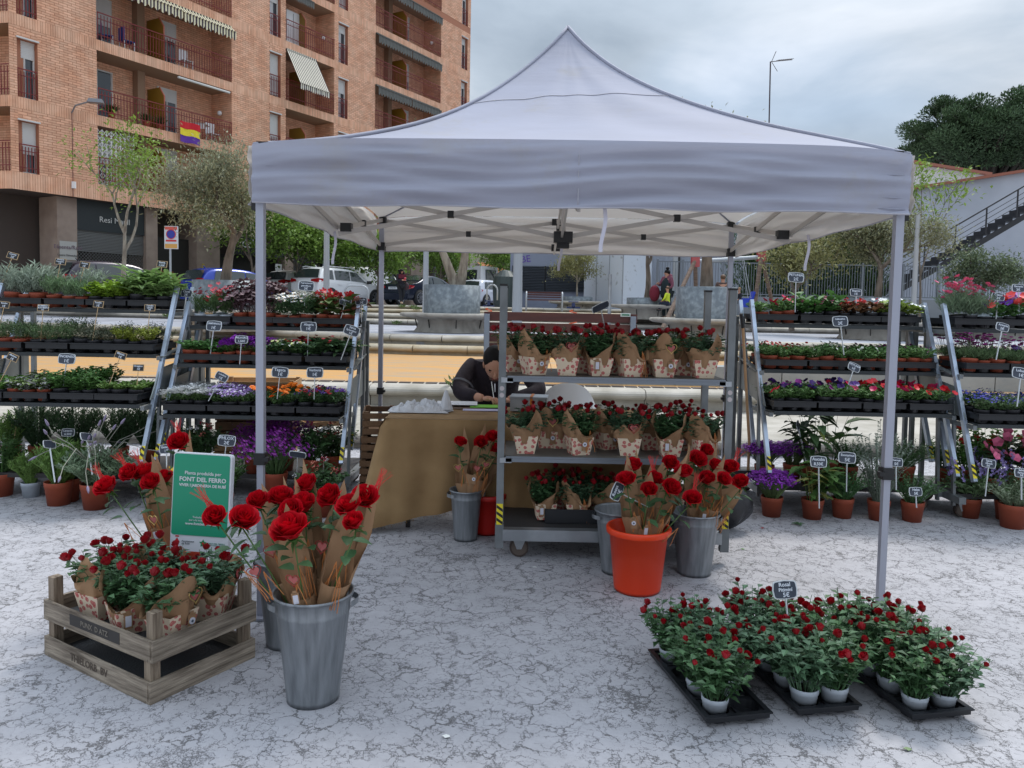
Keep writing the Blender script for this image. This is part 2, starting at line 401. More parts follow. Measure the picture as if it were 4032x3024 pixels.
def railing(t0, t1, z, h, parent, o=.03, col=None, step=.13, name='railing'):
    r = MB()
    for zz_, th in ((z+h, .04), (z+h*.78, .025), (z+h*.2, .025)): r.bar(fp(t0, o, zz_), fp(t1, o, zz_), .03, th)
    n_ = max(2, int((t1-t0)/step))
    for i in range(n_+1):
        t = t0+.02+(t1-t0-.04)*i/n_; r.bar(fp(t, o, z+.06), fp(t, o, z+h*(.93 if i % 8 else 1)), .028, .02)
    return r.build(name, col or Mrail, parent)
def shutter_mesh(t0, t1, z0, z1, o, parent, name='roller_shutter'):
    s_ = MB(); n_ = max(2, int((z1-z0)/.055))
    for i in range(n_):
        za = z0+(z1-z0)*i/n_; zb = z0+(z1-z0)*(i+1)/n_
        s_.quad(fp(t0, o+.0, za), fp(t1, o+.0, za), fp(t1, o+.012, zb-.008), fp(t0, o+.012, zb-.008)); s_.quad(fp(t0, o+.012, zb-.008), fp(t1, o+.012, zb-.008), fp(t1, o, zb), fp(t0, o, zb))
    return s_.build(name, Mshut, parent)
rw = random.Random(3)
for k in range(NF):
    z0 = ZB+k*FH; zb = z0+band(k); z1 = z0+FH
    vis = k < 6
    # band across full width
    wq(T0, TE, z0, zb); soldier(T0, TE, z0, zb) if k < 5 else None
    prev = T0
    for (a, b, kd) in ops+[(TE, TE, 'e')]:
        wq(prev, a, zb, z1)
        if vis: bricks(prev, a, zb, z1)
        prev = b
        if kd == 'w':
            wz1 = z1-.42; o = -.24
            wq(a, b, wz1, z1)
            if vis: bricks(a, b, wz1, z1)
            wall.quad(fp(a, 0, zb), fp(a, o, zb), fp(a, o, wz1), fp(a, 0, wz1)); wall.quad(fp(b, o, zb), fp(b, 0, zb), fp(b, 0, wz1), fp(b, o, wz1))
            wall.quad(fp(a, 0, zb), fp(b, 0, zb), fp(b, o, zb), fp(a, o, zb)); wall.quad(fp(a, o, wz1), fp(b, o, wz1), fp(b, 0, wz1), fp(a, 0, wz1))
            fr = MB(); c1 = .05
            for (p, q) in ((fp(a+c1/2, o+.03, zb), fp(a+c1/2, o+.03, wz1)), (fp(b-c1/2, o+.03, zb), fp(b-c1/2, o+.03, wz1)), (fp(a, o+.03, zb+.03), fp(b, o+.03, zb+.03)), (fp(a, o+.03, wz1-.03), fp(b, o+.03, wz1-.03)), (fp((a+b)/2, o+.02, zb), fp((a+b)/2, o+.02, wz1))): fr.bar(p, q, .06, .05)
            W_ = fr.build('window', Mfr, bld)
            s_ = MB(); s_.box2((0, 0, 0), (.01, .01, .01)) if False else None
            s_.bar(fp(a-.03, .03, wz1+.03), fp(b+.03, .03, wz1+.03), .09, .05); s_.build('lintel', Mshut, W_)
            g_ = MB(); g_.quad(fp(a, o+.01, zb), fp(b, o+.01, zb), fp(b, o+.01, wz1), fp(a, o+.01, wz1)); g_.build('pane', Mglass, W_)
            fr_ = {0: {0: .62, 1: .3}.get(k, .3), 3: .2}.get(wins.index((a, b)), rw.choice([.2, .35, .5, .95, .3]))
            shutter_mesh(a+.04, b-.04, wz1-(wz1-zb)*fr_, wz1-.02, o+.055, W_)
            if fr_ < .6:
                c_ = MB(); c_.quad(fp(a+.05, o+.02, zb+.05), fp(a+(b-a)*.52, o+.02, zb+.05), fp(a+(b-a)*.52, o+.02, wz1-.1), fp(a+.05, o+.02, wz1-.1)); c_.build('curtain', Mcurt, W_)
            if vis: railing(a+.01, b-.01, zb-.02, 1.02, bld, o=-.02, step=.11, name='window_railing')
        elif kd == 'b':
            o = -1.35; zt = z1; bi = balc.index((a, b))
            # recess: floor, back, sides, ceiling
            wall.cur = 1; wall.quad(fp(a, 0, z1-.001), fp(a, o, z1-.001), fp(b, o, z1-.001), fp(b, 0, z1-.001)); wall.quad(fp(a, 0, zb), fp(b, 0, zb), fp(b, o, zb), fp(a, o, zb)); wall.cur = 0
            wq(a, b, zb, z1, o)
            wall.quad(fp(a, 0, zb), fp(a, o, zb), fp(a, o, z1), fp(a, 0, z1)); wall.quad(fp(b, o, zb), fp(b, 0, zb), fp(b, 0, z1), fp(b, o, z1))
            if vis:
                # side bricks on the far reveal and the back wall
                nrow = int((z1-zb)/(BH+JT)); hh = (z1-zb)/nrow
                for r_ in range(nrow):
                    z = zb+r_*hh; u = -(BL+JT)*(r_ % 2)/2
                    while u < 1.35:
                        u0 = max(u, 0); u1 = min(u+BL, 1.35)
                        if u1-u0 > .04:
                            p = [fp(b, -u1, z+JT/2), fp(b, -u0, z+JT/2), fp(b, -u0, z+hh-JT/2), fp(b, -u1, z+hh-JT/2)]; q = [x-DR*.012 for x in p]
                            br.add(p+q, [(4, 5, 6, 7), (0, 1, 5, 4), (1, 2, 6, 5), (2, 3, 7, 6), (3, 0, 4, 7)])
                        u += BL+JT
                L = b-a
                if bi == 0: cuts = [(a+.02*L, a+.23*L), (a+.55*L, a+.70*L)]
                elif bi == 1: cuts = [(a+.05*L, a+.3*L)]
                else: cuts = [(a+.05*L, a+.2*L), (a+.6*L, a+.75*L)]
                pv = a
                for (c0, c1) in cuts+[(b, b)]:
                    bricks(pv, c0, zb, z1, o); 
                    if c1 > c0: bricks(c0, c1, zb+2.15, z1, o)
                    pv = c1
                for ci, (c0, c1) in enumerate(cuts):
                    fr = MB()
                    for (p, q) in ((fp(c0+.03, o+.04, zb), fp(c0+.03, o+.04, zb+2.15)), (fp(c1-.03, o+.04, zb), fp(c1-.03, o+.04, zb+2.15)), (fp(c0, o+.04, zb+2.12), fp(c1, o+.04, zb+2.12)), (fp((c0+c1)/2, o+.04, zb), fp((c0+c1)/2, o+.04, zb+2.12))): fr.bar(p, q, .06, .05)
                    W_ = fr.build('balcony_door', Mfr, bld)
                    g_ = MB(); g_.quad(fp(c0, o+.03, zb), fp(c1, o+.03, zb), fp(c1, o+.03, zb+2.1), fp(c0, o+.03, zb+2.1)); g_.build('pane', Mglass, W_)
                    sf = {(0, 1): 0, (2, 0): .9}.get((ci, k), rw.choice([.25, .35, .5]))
                    if ci == 0 and k == 1: sf = 0
                    if sf: shutter_mesh(c0+.05, c1-.05, zb+2.1*(1-sf), zb+2.1, o+.06, W_)
                # column and ochre dividing screen
                cc = MB(); tm = a+.40*L if bi != 1 else a+.10*L
                cc.box((0, 0, 0), (.34, .34, FH-band(k)), Matrix((DR, NR, UP)).transposed()); co = cc.build('pillar', Msoff, bld); co.location = fp(tm, o+.2, (zb+z1)/2)
                sc = MB(); ts = a+.47*L if bi != 1 else a+.42*L
                poly = [(-1.25, 0), (-.1, 0), (-.1, 1.45), (-.42, 1.85), (-1.25, 1.85)]
                sc.add([fp(ts, p_, zb+q_) for p_, q_ in poly]+[fp(ts+.03, p_, zb+q_) for p_, q_ in poly], [(0, 1, 2, 3, 4), (9, 8, 7, 6, 5)]+[(i, i+5, (i+1) % 5+5, (i+1) % 5) for i in range(5)])
                so_ = sc.build('divider_screen', Mocre, bld)
                sfm = MB(); sfm.bar(fp(ts, -.1, zb), fp(ts, -.1, zb+1.45), .04); sfm.bar(fp(ts, -.1, zb+1.45), fp(ts, -.42, zb+1.86), .04); sfm.build('frame', mat('coral_metal', srgb(190, 110, 88), .5), so_)
                railing(a+.02, b-.02, zb-.02, 1.05, bld)
# left return wing beyond the corner
Lw = Vector((-.985, .17, 0)); P0 = fp(T0, 0, 0)
def lp(u, o, z): return P0+Lw*u+Vector((-.17, -.985, 0))*o+UP*z
for k in range(NF):
    z0 = ZB+k*FH; zb = z0+band(k); z1 = z0+FH
    wall.quad(lp(6, 0, z0), lp(0, 0, z0), lp(0, 0, zb), lp(6, 0, zb))
    wall.quad(lp(6, -1.2, zb), lp(0, -1.2, zb), lp(0, -1.2, z1), lp(6, -1.2, z1))
    wall.quad(lp(0, 0, zb), lp(0, -1.2, zb), lp(0, -1.2, z1), lp(0, 0, z1))
    wall.cur = 1; wall.quad(lp(6, -1.2, z1-.01), lp(0, -1.2, z1-.01), lp(0, 0, z1-.01), lp(6, 0, z1-.01)); wall.quad(lp(6, -1.2, zb), lp(0, -1.2, zb), lp(0, 0, zb), lp(6, 0, zb)); wall.cur = 0
    for i in range(66):
        a, b = i*.09, i*.09+.078
        p = [lp(b, 0, z0), lp(a, 0, z0), lp(a, 0, zb), lp(b, 0, zb)]; q = [x+Vector((-.17, -.985, 0))*.016 for x in p]
        br.add(p+q, [(4, 5, 6, 7), (0, 1, 5, 4), (1, 2, 6, 5), (2, 3, 7, 6), (3, 0, 4, 7)])
    nrow = int((z1-zb)/(BH+JT)); hh = (z1-zb)/nrow
    for r_ in range(nrow):
        z = zb+r_*hh; u = -(BL+JT)*(r_ % 2)/2
        while u < 3.2:
            u0 = max(u, 0); u1 = u+BL
            p = [lp(u1, -1.2, z+JT/2), lp(u0, -1.2, z+JT/2), lp(u0, -1.2, z+hh-JT/2), lp(u1, -1.2, z+hh-JT/2)]; q = [x+Vector((-.17, -.985, 0))*.012 for x in p]
            br.add(p+q, [(4, 5, 6, 7), (0, 1, 5, 4), (1, 2, 6, 5), (2, 3, 7, 6), (3, 0, 4, 7)]); u += BL+JT
    r = MB()
    for zz_ in (zb+1.05, zb+.8, zb+.2): r.bar(lp(0, .03, zz_), lp(5.5, .03, zz_), .03, .03)
    for i in range(40): r.bar(lp(i*.13+.05, .03, zb), lp(i*.13+.05, .03, zb+1.0), .028, .02)
    r.build('railing', Mrail, bld)
# sides, roof, rear of the block
zt = ZB+NF*FH
wall.quad(fp(TE, 0, 1.4), fp(TE, -14, 1.4), fp(TE, -14, zt), fp(TE, 0, zt)); wall.quad(fp(TE, -14, 1.4), lp(6, -14, 1.4), lp(6, -14, zt), fp(TE, -14, zt))
wall.quad(lp(6, -14, 1.4), lp(6, 0, 1.4), lp(6, 0, zt), lp(6, -14, zt)); wall.add([fp(TE, 0, zt), fp(TE, -14, zt), lp(6, -14, zt), lp(6, 0, zt), fp(T0, 0, zt)], [(0, 1, 2, 3, 4)])
wall.build('wall', [Mmort, Msoff], bld)
bo = br.build('brickwork', Mbrick, bld); bo['kind'] = 'stuff'
bm_ = MB(); RB = Matrix((DR, NR, UP)).transposed(); bm_.box((BL/2, -.006, 0), (BL, .012, 1), None)
bme = bm_.mesh('brick', [Mbrick1])
ang = math.atan2(DR.y, DR.x)
for (a, z, h) in singles:
    o = put('brick', bme, bld, fp(a, 0, z+h/2), (0, 0, ang), (1, 1, h))
# ---- awnings, flag and balcony bits
def stripe_mat(name, c1, c2, freq, axis_vec):
    m = bpy.data.materials.new(name); m.use_nodes = True; t = m.node_tree; n = t.nodes; l = t.links
    tcn = n.new('ShaderNodeTexCoord'); dt = n.new('ShaderNodeVectorMath'); dt.operation = 'DOT_PRODUCT'; l.new(tcn.outputs['Object'], dt.inputs[0]); dt.inputs[1].default_value = axis_vec
    a = n.new('ShaderNodeMath'); a.operation = 'MULTIPLY'; a.inputs[1].default_value = freq; l.new(dt.outputs['Value'], a.inputs[0])
    b = n.new('ShaderNodeMath'); b.operation = 'FRACT'; l.new(a.outputs[0], b.inputs[0]); c = n.new('ShaderNodeMath'); c.operation = 'GREATER_THAN'; c.inputs[1].default_value = .5; l.new(b.outputs[0], c.inputs[0])
    x = n.new('ShaderNodeMixRGB'); l.new(c.outputs[0], x.inputs[0]); x.inputs[1].default_value = (*c1, 1); x.inputs[2].default_value = (*c2, 1); l.new(x.outputs[0], n['Principled BSDF'].inputs['Base Color'])
    n['Principled BSDF'].inputs['Roughness'].default_value = .85; return m
Mstripe = stripe_mat('striped_canvas', srgb(222, 214, 180), srgb(70, 58, 66), 6.5, tuple(DR))
Mgreyaw = mat('grey_canvas', srgb(96, 96, 92), .85); Mcream = mat('cream_canvas', srgb(190, 184, 160), .85)
def awning(t0, t1, z, drop, reach, m, val=.28, name='awning'):
    w = MB()
    def f1(u, v): return fp(t0+(t1-t0)*u, -.02+reach*v+.05, z-drop*v)
    w.grid(f1, 12, 3)
    nn = 40
    def f2(u, v): return fp(t0+(t1-t0)*u, reach+.03+.012*math.sin(u*60), z-drop-(val*v)*(1+.18*(math.sin(u*nn*2) if v > .9 else 0)))
    w.grid(f2, 81, 3)
    w.bar(fp(t0, .03, z), fp(t1, .03, z), .08, .08)
    w.bar(fp(t0, reach+.05, z-drop), fp(t1, reach+.05, z-drop), .03, .03)
    return w.build(name, m, bld)
b1, b2, b3 = balc; L1 = b1[1]-b1[0]; L3 = b3[1]-b3[0]
zf = lambda k: ZB+k*FH
awning(b1[0]+.1, b1[0]+.56*L1, zf(3)-.02, .25, .35, Mstripe, .34); awning(b1[0]+.57*L1, b1[1]-.05, zf(3)-.02, .28, .35, Mstripe, .34)
awning(b2[0]+.02, b2[0]+.6*(b2[1]-b2[0]), zf(3)-.0, 1.75, .95, stripe_mat('narrow_striped_canvas', srgb(225, 220, 200), srgb(84, 76, 84), 7.5, tuple(DR)), .25)
for k, mm in ((3, Mgreyaw), (4, Mgreyaw), (5, Mgreyaw)):
    awning(b3[0]+.05, b3[0]+.49*L3, zf(k)-.02, .12, .2, Mcream if False else mm, .4); awning(b3[0]+.5*L3, b3[1]-.15, zf(k)-.02, .12, .2, mm, .4)
awning(b3[0]+.05, b3[0]+.49*L3, zf(2)+FH*0-.02+0, .12, .2, Mcream, .4); awning(b3[0]+.5*L3, b3[1]-.15, zf(2)-.02, .12, .2, Mgreyaw, .4)
awning(b2[0]+.02, b2[0]+.5*(b2[1]-b2[0]), zf(4)-.02, .1, .2, Mgreyaw, .3)
# rolled awning bar on the balcony with the flag
rb = MB(); rb.tube([fp(b1[0]+.55*L1, .1, zf(2)-.12), fp(b1[1]-.2, .1, zf(2)-.12)], .05, 8); rb.build('awning_roller', Mshut, bld)
flag = thing('flag', 'red yellow and purple flag hanging on a balcony railing of the brick block', 'flag', (0, 0, 0))
c = at(742, 523, (A0+DR*tx(742)).y-.1); fw = 1.0
for i, cc in enumerate([srgb(196, 22, 36), srgb(228, 206, 50), srgb(92, 48, 150)]):
    s_ = MB(); z_ = .42-i*.29
    s_.grid(lambda u, v: Vector((c.x, c.y, c.z))+NR*(.12+.02*math.sin(u*9+i))+DR*((u-.5)*fw)+UP*(z_-.29*v-.02*math.sin(u*7)-.02*u), 10, 3); s_.build('stripe', mat('flag_%d' % i, cc, .8), flag)
# globe lamps, small furniture in balconies
def blob(mb, c, r, n=10):
    mb.smooth = True; mb.lathe([(r*math.sin(math.pi*i/8)+1e-4, -r*math.cos(math.pi*i/8)) for i in range(9)], n, c); mb.smooth = False
Mwhite = mat('white_plastic', srgb(225, 225, 225), .4)
for (px, py, bb) in [(857, 433, b1), (1257, 135, b2), (1258, 347, b2), (1676, 156, b3)]:
    p = at(px, py, (A0+DR*bb[1]).y-.4); l_ = MB(); blob(l_, (0, 0, 0), .11); o = l_.build('globe_lamp', Mwhite, bld); o.location = fp(bb[1]-.14, -.65, p.z)
def simple_chair(parent_name, label, p, m, rz=0, grp=None):
    t = thing('balcony_chair', label, 'chair', p, rz, grp)
    s_ = MB(); s_.box((0, 0, .44), (.45, .45, .03)); s_.build('seat', m, t); s_ = MB(); s_.box((0, .22, .72), (.45, .03, .5)); s_.build('backrest', m, t)
    for i in (-1, 1):
        for j in (-1, 1): s_ = MB(); s_.bar((i*.2, j*.2, 0), (i*.2, j*.2, .44), .03); s_.build('leg', Mwhite, t)
Mblue = mat('blue_fabric', srgb(40, 70, 150), .8)
zb2 = zf(2)+.4; zb1 = zf(1)+.4
simple_chair('c', 'blue and white folding chair at the left of the second balcony', fp(b1[0]+.13*L1, -.6, zb2), Mblue, 2)
simple_chair('c', 'blue and white folding chair nearer the screen on the second balcony', fp(b1[0]+.25*L1, -.5, zb2), Mblue, 2.5)
simple_chair('c', 'white chair near the right end of the upper balcony', fp(b1[0]+.68*L1, -.5, zb2), Mwhite, 1)
simple_chair('c', 'white chair at the right end of the balcony with the flag', fp(b1[0]+.9*L1, -.5, zb1), Mwhite, 1)
tb = thing('balcony_table', 'small table with a white cloth beside the flag on the balcony', 'table', fp(b1[0]+.78*L1, -.5, zb1))
s_ = MB(); s_.box((0, 0, .72), (.8, .7, .03)); s_.box((0, -.34, .6), (.8, .02, .25)); s_.build('tablecloth', Mwhite, tb)
s_ = MB(); s_.bar((0, 0, 0), (0, 0, .7), .06); s_.build('leg', Mwhite, tb)
cb = thing('storage_cabinet', 'white storage cabinet on the balcony above the striped awning', 'cabinet', fp(b2[0]+.3*(b2[1]-b2[0]), -.8, zf(3)+.4), ang)
s_ = MB(); s_.box((0, 0, .9), (.9, .5, 1.8)); s_.build('body', Mwhite, cb); s_ = MB(); s_.bar((0, -.26, .1), (0, -.26, 1.7), .02); s_.build('door_gap', mat('grey_gap', (.3, .3, .3)), cb)
Mfol = mat('balcony_plant_green', (.06, .12, .03), .6, isl=.3, trans=.2)
for i, (fr_, k, lab) in enumerate([(.12, 1, 'leafy plant in terracotta pot at the left end of the flag balcony'), (.36, 1, 'leafy plant in terracotta trough by the ochre screen on the flag balcony'), (.46, 1, 'spiky plant in terracotta pot in front of the ochre screen')]):
    t = thing('balcony_plant', lab, 'plant', fp(b1[0]+fr_*L1, -.3, zf(k)+.4))
    s_ = MB(); s_.lathe([(.1, 0), (.15, .28), (.13, .28)], 12, cap=True); s_.build('pot', mat('terracotta', srgb(168, 84, 56), .8, col2=srgb(150, 72, 48), scale=8), t)
    s_ = MB()
    for j in range(80): a = rnd.uniform(0, 6.28); s_.leaf(Vector((0, 0, .28)), Vector((math.cos(a), math.sin(a), rnd.uniform(.5, 3))), UP, rnd.uniform(.2, .5), .04, droop=.2)
    s_.build('foliage', Mfol, t)
# white lattice grille in the lowest balcony, lamp on wall
gr = MB(); t0, t1 = b1[0]+.02, b1[0]+.24*L1; z0, z1 = zf(0)+.62, zf(0)+2.75
for i in range(9): t = t0+(t1-t0)*i/8; gr.bar(fp(t, -.05, z0), fp(t, -.05, z1), .03)
for i in range(8):
    ta, tb_ = t0+(t1-t0)*i/8, t0+(t1-t0)*(i+1)/8
    for j in range(9):
        za, zb_ = z0+(z1-z0)*j/9, z0+(z1-z0)*(j+1)/9; gr.bar(fp(ta, -.05, za), fp(tb_, -.05, zb_), .018); gr.bar(fp(ta, -.05, zb_), fp(tb_, -.05, za), .018)
gr.build('lattice_grille', Mfr, bld)
sl = thing('wall_street_lamp', 'grey street lamp on a bracket fixed to the brick facade', 'lamp', fp(tx(292), 0, 0))
zl = at(292, 445, (A0+DR*tx(292)).y).z
s_ = MB(); s_.tube([(0, 0, zl), tuple(NR*.25+UP*(zl+.25)), tuple(NR*.7+DR*.3+UP*(zl+.42))], .03, 6); s_.build('bracket', mat('lamp_grey', srgb(130, 130, 134), .5, .4), sl)
s_ = MB(); s_.box(tuple(NR*.85+DR*.42+UP*(zl+.44)), (.55, .3, .14), Matrix.Rotation(.3, 3, 'Z'), (.8, .8)); s_.build('lamp_head', mat('lamp_grey', (1, 1, 1)), sl)
s_ = MB(); s_.tube([tuple(NR*.03+UP*(zl)), tuple(NR*.03+UP*5.3)], .012, 4); s_.build('cable', mat('purple_cable', srgb(90, 40, 50), .6), sl)
s_ = MB(); s_.box(tuple(NR*.08+UP*5.75), (.12, .1, .25)); s_.build('junction_box', Mwhite, sl)
# ---- ground floor of the block
gf = MB(); o_ = -1.7
gf.quad(fp(T0-.5, o_, 1.4), fp(TE, o_, 1.4), fp(TE, o_, ZB), fp(T0-.5, o_, ZB)); gf.quad(lp(6, -3.2, 1.4), lp(-.6, -3.2, 1.4), lp(-.6, -3.2, ZB), lp(6, -3.2, ZB))
gf.add([fp(T0, 0, ZB), fp(TE, 0, ZB), fp(TE, -5, ZB), lp(6, -5, ZB), lp(6, 0, ZB)], [(0, 1, 2, 3, 4)])
gf.build('ground_floor_wall', mat('dark_cladding', srgb(72, 62, 56), .8), bld)
def pillar(p0, p1, o0=-.35, d=1.2, m=Mtile):
    t0, t1 = tx(p0), tx(p1); b_ = MB()
    P = [fp(t0, o0, 1.4), fp(t1, o0, 1.4), fp(t1, o0-d, 1.4), fp(t0, o0-d, 1.4)]; Q = [p+UP*(ZB-1.41) for p in P]
    b_.add(P+Q, [(0, 1, 5, 4), (1, 2, 6, 5), (2, 3, 7, 6), (3, 0, 4, 7)]); return b_.build('pillar', m, bld)
for a, b in ((250, 328), (597, 642), (795, 885), (1140, 1172), (1352, 1388), (1500, 1545), (1632, 1680)): pillar(a, b)
def panel(p0, p1, z0, z1, o, m, name): b_ = MB(); b_.quad(fp(tx(p0), o, z0), fp(tx(p1), o, z0), fp(tx(p1), o, z1), fp(tx(p0), o, z1)); return b_.build(name, m, bld)
# shutter shop
panel(328, 597, 4.15, ZB, -.45, mat('dark_fascia', srgb(38, 44, 46), .5), 'shop_fascia')
s_ = MB(); t0, t1 = tx(328), tx(597)
for i in range(14): z = 3.35+i*.06; s_.bar(fp(t0, -.55, z), fp(t1, -.55, z), .05, .045)
s_.build('roller_shutter', mat('galvanised_shutter', srgb(118, 118, 116), .5, .5), bld)
lat = MB()
zA, zB_ = 1.5, 3.35; nx = 22
for i in range(nx):
    ta = t0+(t1-t0)*i/nx; tb_ = t0+(t1-t0)*(i+1)/nx
    for j in range(14):
        za = zA+(zB_-zA)*j/14; zc = zA+(zB_-zA)*(j+1)/14; lat.bar(fp(ta, -.56, za), fp(tb_, -.56, zc), .016); lat.bar(fp(ta, -.56, zc), fp(tb_, -.56, za), .016)
lat.build('shutter_lattice', mat('galvanised_shutter', (1, 1, 1)), bld)
def wall_text(txt, px, z, size, m, o=-.3, name='lettering'):
    me = text_mesh(txt, size, m, 'CENTER', ext=.005)
    return put(name, me, bld, fp(tx(px), o, z), (R(90), 0, ang))
Mlet = mat('pale_lettering', srgb(200, 200, 196), .5)
wall_text('Resi Maull', 480, 4.62, .32, Mlet, -.42)
pw = panel(257, 324, 2.95, 3.65, -.33, mat('sign_white', srgb(176, 174, 168), .6), 'wall_sign')
wall_text('Elisenta/Rubi', 290, 3.42, .21, mat('sign_purple', srgb(112, 92, 104), .6), -.32); wall_text('Centre Odontologic', 290, 3.12, .1, mat('sign_dark', (.1, .1, .1), .6), -.32)
panel(645, 795, 1.4, 4.2, -.9, Mdark, 'entrance')
dd = panel(678, 733, 1.45, 2.75, -.86, mat('varnished_wood', srgb(132, 88, 40), .5, col2=srgb(112, 70, 30), scale=3, stretch=(1, 1, 8)), 'wooden_door')
b_ = MB(); b_.bar(fp(tx(686), -.85, 2.5), fp(tx(725), -.85, 2.5), .03); b_.bar(fp(tx(686), -.85, 2.2), fp(tx(725), -.85, 2.2), .03); b_.bar(fp(tx(686), -.85, 2.5), fp(tx(686), -.85, 2.2), .03); b_.bar(fp(tx(725), -.85, 2.5), fp(tx(725), -.85, 2.2), .03); b_.build('moulding', mat('dark_wood', srgb(70, 42, 20)), dd)
panel(800, 842, 1.45, 2.75, -.34, mat('varnished_wood2', srgb(128, 80, 36), .5), 'wooden_panel')
panel(925, 1140, 3.7, 4.7, -.4, mat('black_fascia', (.02, .02, .022), .4), 'shop_fascia'); wall_text('delec', 1015, 4.25, .62, Mlet, -.38)
panel(885, 1140, 1.4, 3.7, -.9, Mdark, 'shop_front'); panel(1172, 1352, 1.4, 4.8, -.9, Mdark, 'shop_front')
for (p0, p1) in ((960, 995), (1040, 1070), (1076, 1100)):
    b_ = MB(); za, zb_ = 1.5, 2.35
    for q in (p0, p1): b_.bar(fp(tx(q), -.8, za), fp(tx(q), -.8, zb_), .05)
    b_.bar(fp(tx(p0), -.8, zb_), fp(tx(p1), -.8, zb_), .05); b_.build('display_frame', Mfr, bld)
panel(1110, 1136, 1.5, 3.4, -.5, Mshut, 'side_shutter'); panel(1300, 1350, 1.5, 4.2, -.6, mat('blue_grey_glass', srgb(108, 120, 128), .3), 'shop_window')
panel(1388, 1490, 3.9, 4.8, -.38, mat('sign_light', srgb(176, 184, 190), .5), 'shop_sign')
wall_text('M', 1412, 4.35, .95, mat('sign_blue', srgb(30, 84, 160), .4), -.36)
panel(1403, 1420, 4.02, 4.2, -.355, mat('sign_red', srgb(200, 60, 40), .4), 'sign_accent')
panel(1388, 1500, 1.4, 3.85, -.9, mat('shop_glass', srgb(66, 74, 76), .15), 'shop_window')
b_ = MB()
for q in (1392, 1425, 1455, 1485): b_.bar(fp(tx(q), -.86, 1.5), fp(tx(q), -.86, 3.8), .07)
for z in (2.3, 2.95, 3.8): b_.bar(fp(tx(1390), -.86, z), fp(tx(1490), -.86, z), .07)
b_.build('window_frame', Mfr, bld)
panel(1545, 1632, 1.4, 4.9, -1.2, Mdark, 'entrance'); panel(1598, 1632, 1.5, 2.9, -1.1, mat('dark_wood', (1, 1, 1)), 'wooden_panel'); panel(1545, 1560, 1.5, 3.0, -1.15, mat('varnished_wood', (1, 1, 1)), 'wooden_panel')
for (px, py) in ((118, 1022), (815, 970)):
    p = at(px, py, 29); q = MB(); q.quad(Vector((-.1, 0, -.15)), Vector((.1, 0, -.15)), Vector((.1, 0, .15)), Vector((-.1, 0, .15)))
o = q.build('notice', mat('yellow_notice', srgb(170, 150, 60), .6), bld, fp(tx(815), -.33, 3.0))
# metal gate in the left passage
gt = MB()
for i in range(14): gt.bar(lp(3.0-i*.12, -3.1, 1.45), lp(3.0-i*.12, -3.1, 4.1), .02)
for z in (1.5, 2.4, 3.3, 4.1): gt.bar(lp(3.05, -3.1, z), lp(1.4, -3.1, z), .03)
gt.build('metal_gate', mat('grey_gate', srgb(110, 112, 114), .5, .3), bld)
# ---------------------------------------------------------------- buildings further down the street
rb_ = thing('shop_row', 'low row of shops with brown and orange awnings at the end of the street', 'building', (0, 0, 0))
wb = MB(); ty0 = tx(1836)+1.2
def rowp(t, o, z): return fp(t, o, z)
wb.quad(rowp(ty0, -.6, 1.4), rowp(ty0+34, -.6, 1.4), rowp(ty0+34, -.6, 7.5), rowp(ty0, -.6, 7.5)); wb.quad(rowp(ty0, -8, 7.5), rowp(ty0+34, -8, 7.5), rowp(ty0+34, -.6, 7.5), rowp(ty0, -.6, 7.5)); wb.quad(rowp(ty0, -.6, 1.4), rowp(ty0, -.6, 7.5), rowp(ty0, -8, 7.5), rowp(ty0, -8, 1.4))
wb.build('wall', mat('pale_render', srgb(170, 162, 150), .85, col2=srgb(150, 142, 132), scale=1), rb_)
for i in range(9):
    a = ty0+.8+i*3.7; b_ = MB(); b_.quad(rowp(a, -.56, 1.45), rowp(a+2.9, -.56, 1.45), rowp(a+2.9, -.56, 3.9), rowp(a, -.56, 3.9)); b_.build('shop_front', Mdark, rb_)
    b_ = MB(); b_.grid(lambda u, v: rowp(a-.1+3.1*u, -.5+1.3*v, 4.6-.9*v), 2, 3); b_.grid(lambda u, v: rowp(a-.1+3.1*u, .8, 3.7-.3*v*(1+.3*math.sin(u*40))), 33, 2)
    b_.build('awning', [mat('orange_awning', srgb(176, 110, 72), .85), mat('taupe_awning', srgb(120, 108, 94), .85)][i % 3 != 0], rb_)
    b_ = MB(); b_.quad(rowp(a+.5, -.56, 5.1), rowp(a+2.1, -.56, 5.1), rowp(a+2.1, -.56, 6.6), rowp(a+.5, -.56, 6.6)); b_.build('window', Mglass, rb_)
wh = thing('white_house', 'small white house end showing above the tent beside the brick block', 'building', (0, 0, 0))
P = at(1870, 420, 75); b_ = MB(); b_.box((P.x-4, 76, 7), (11, 6, P.z*1-1.5)); b_.box((P.x-4, 76, (P.z-1.5)/2+7.2), (11.6, 6.6, .3))
b_.build('wall', mat('white_render', srgb(206, 206, 204), .8), wh); b_ = MB(); b_.box((P.x-.9, 72.97, P.z-2.2), (1, .05, 1.4)); b_.build('window', Mdark, wh)
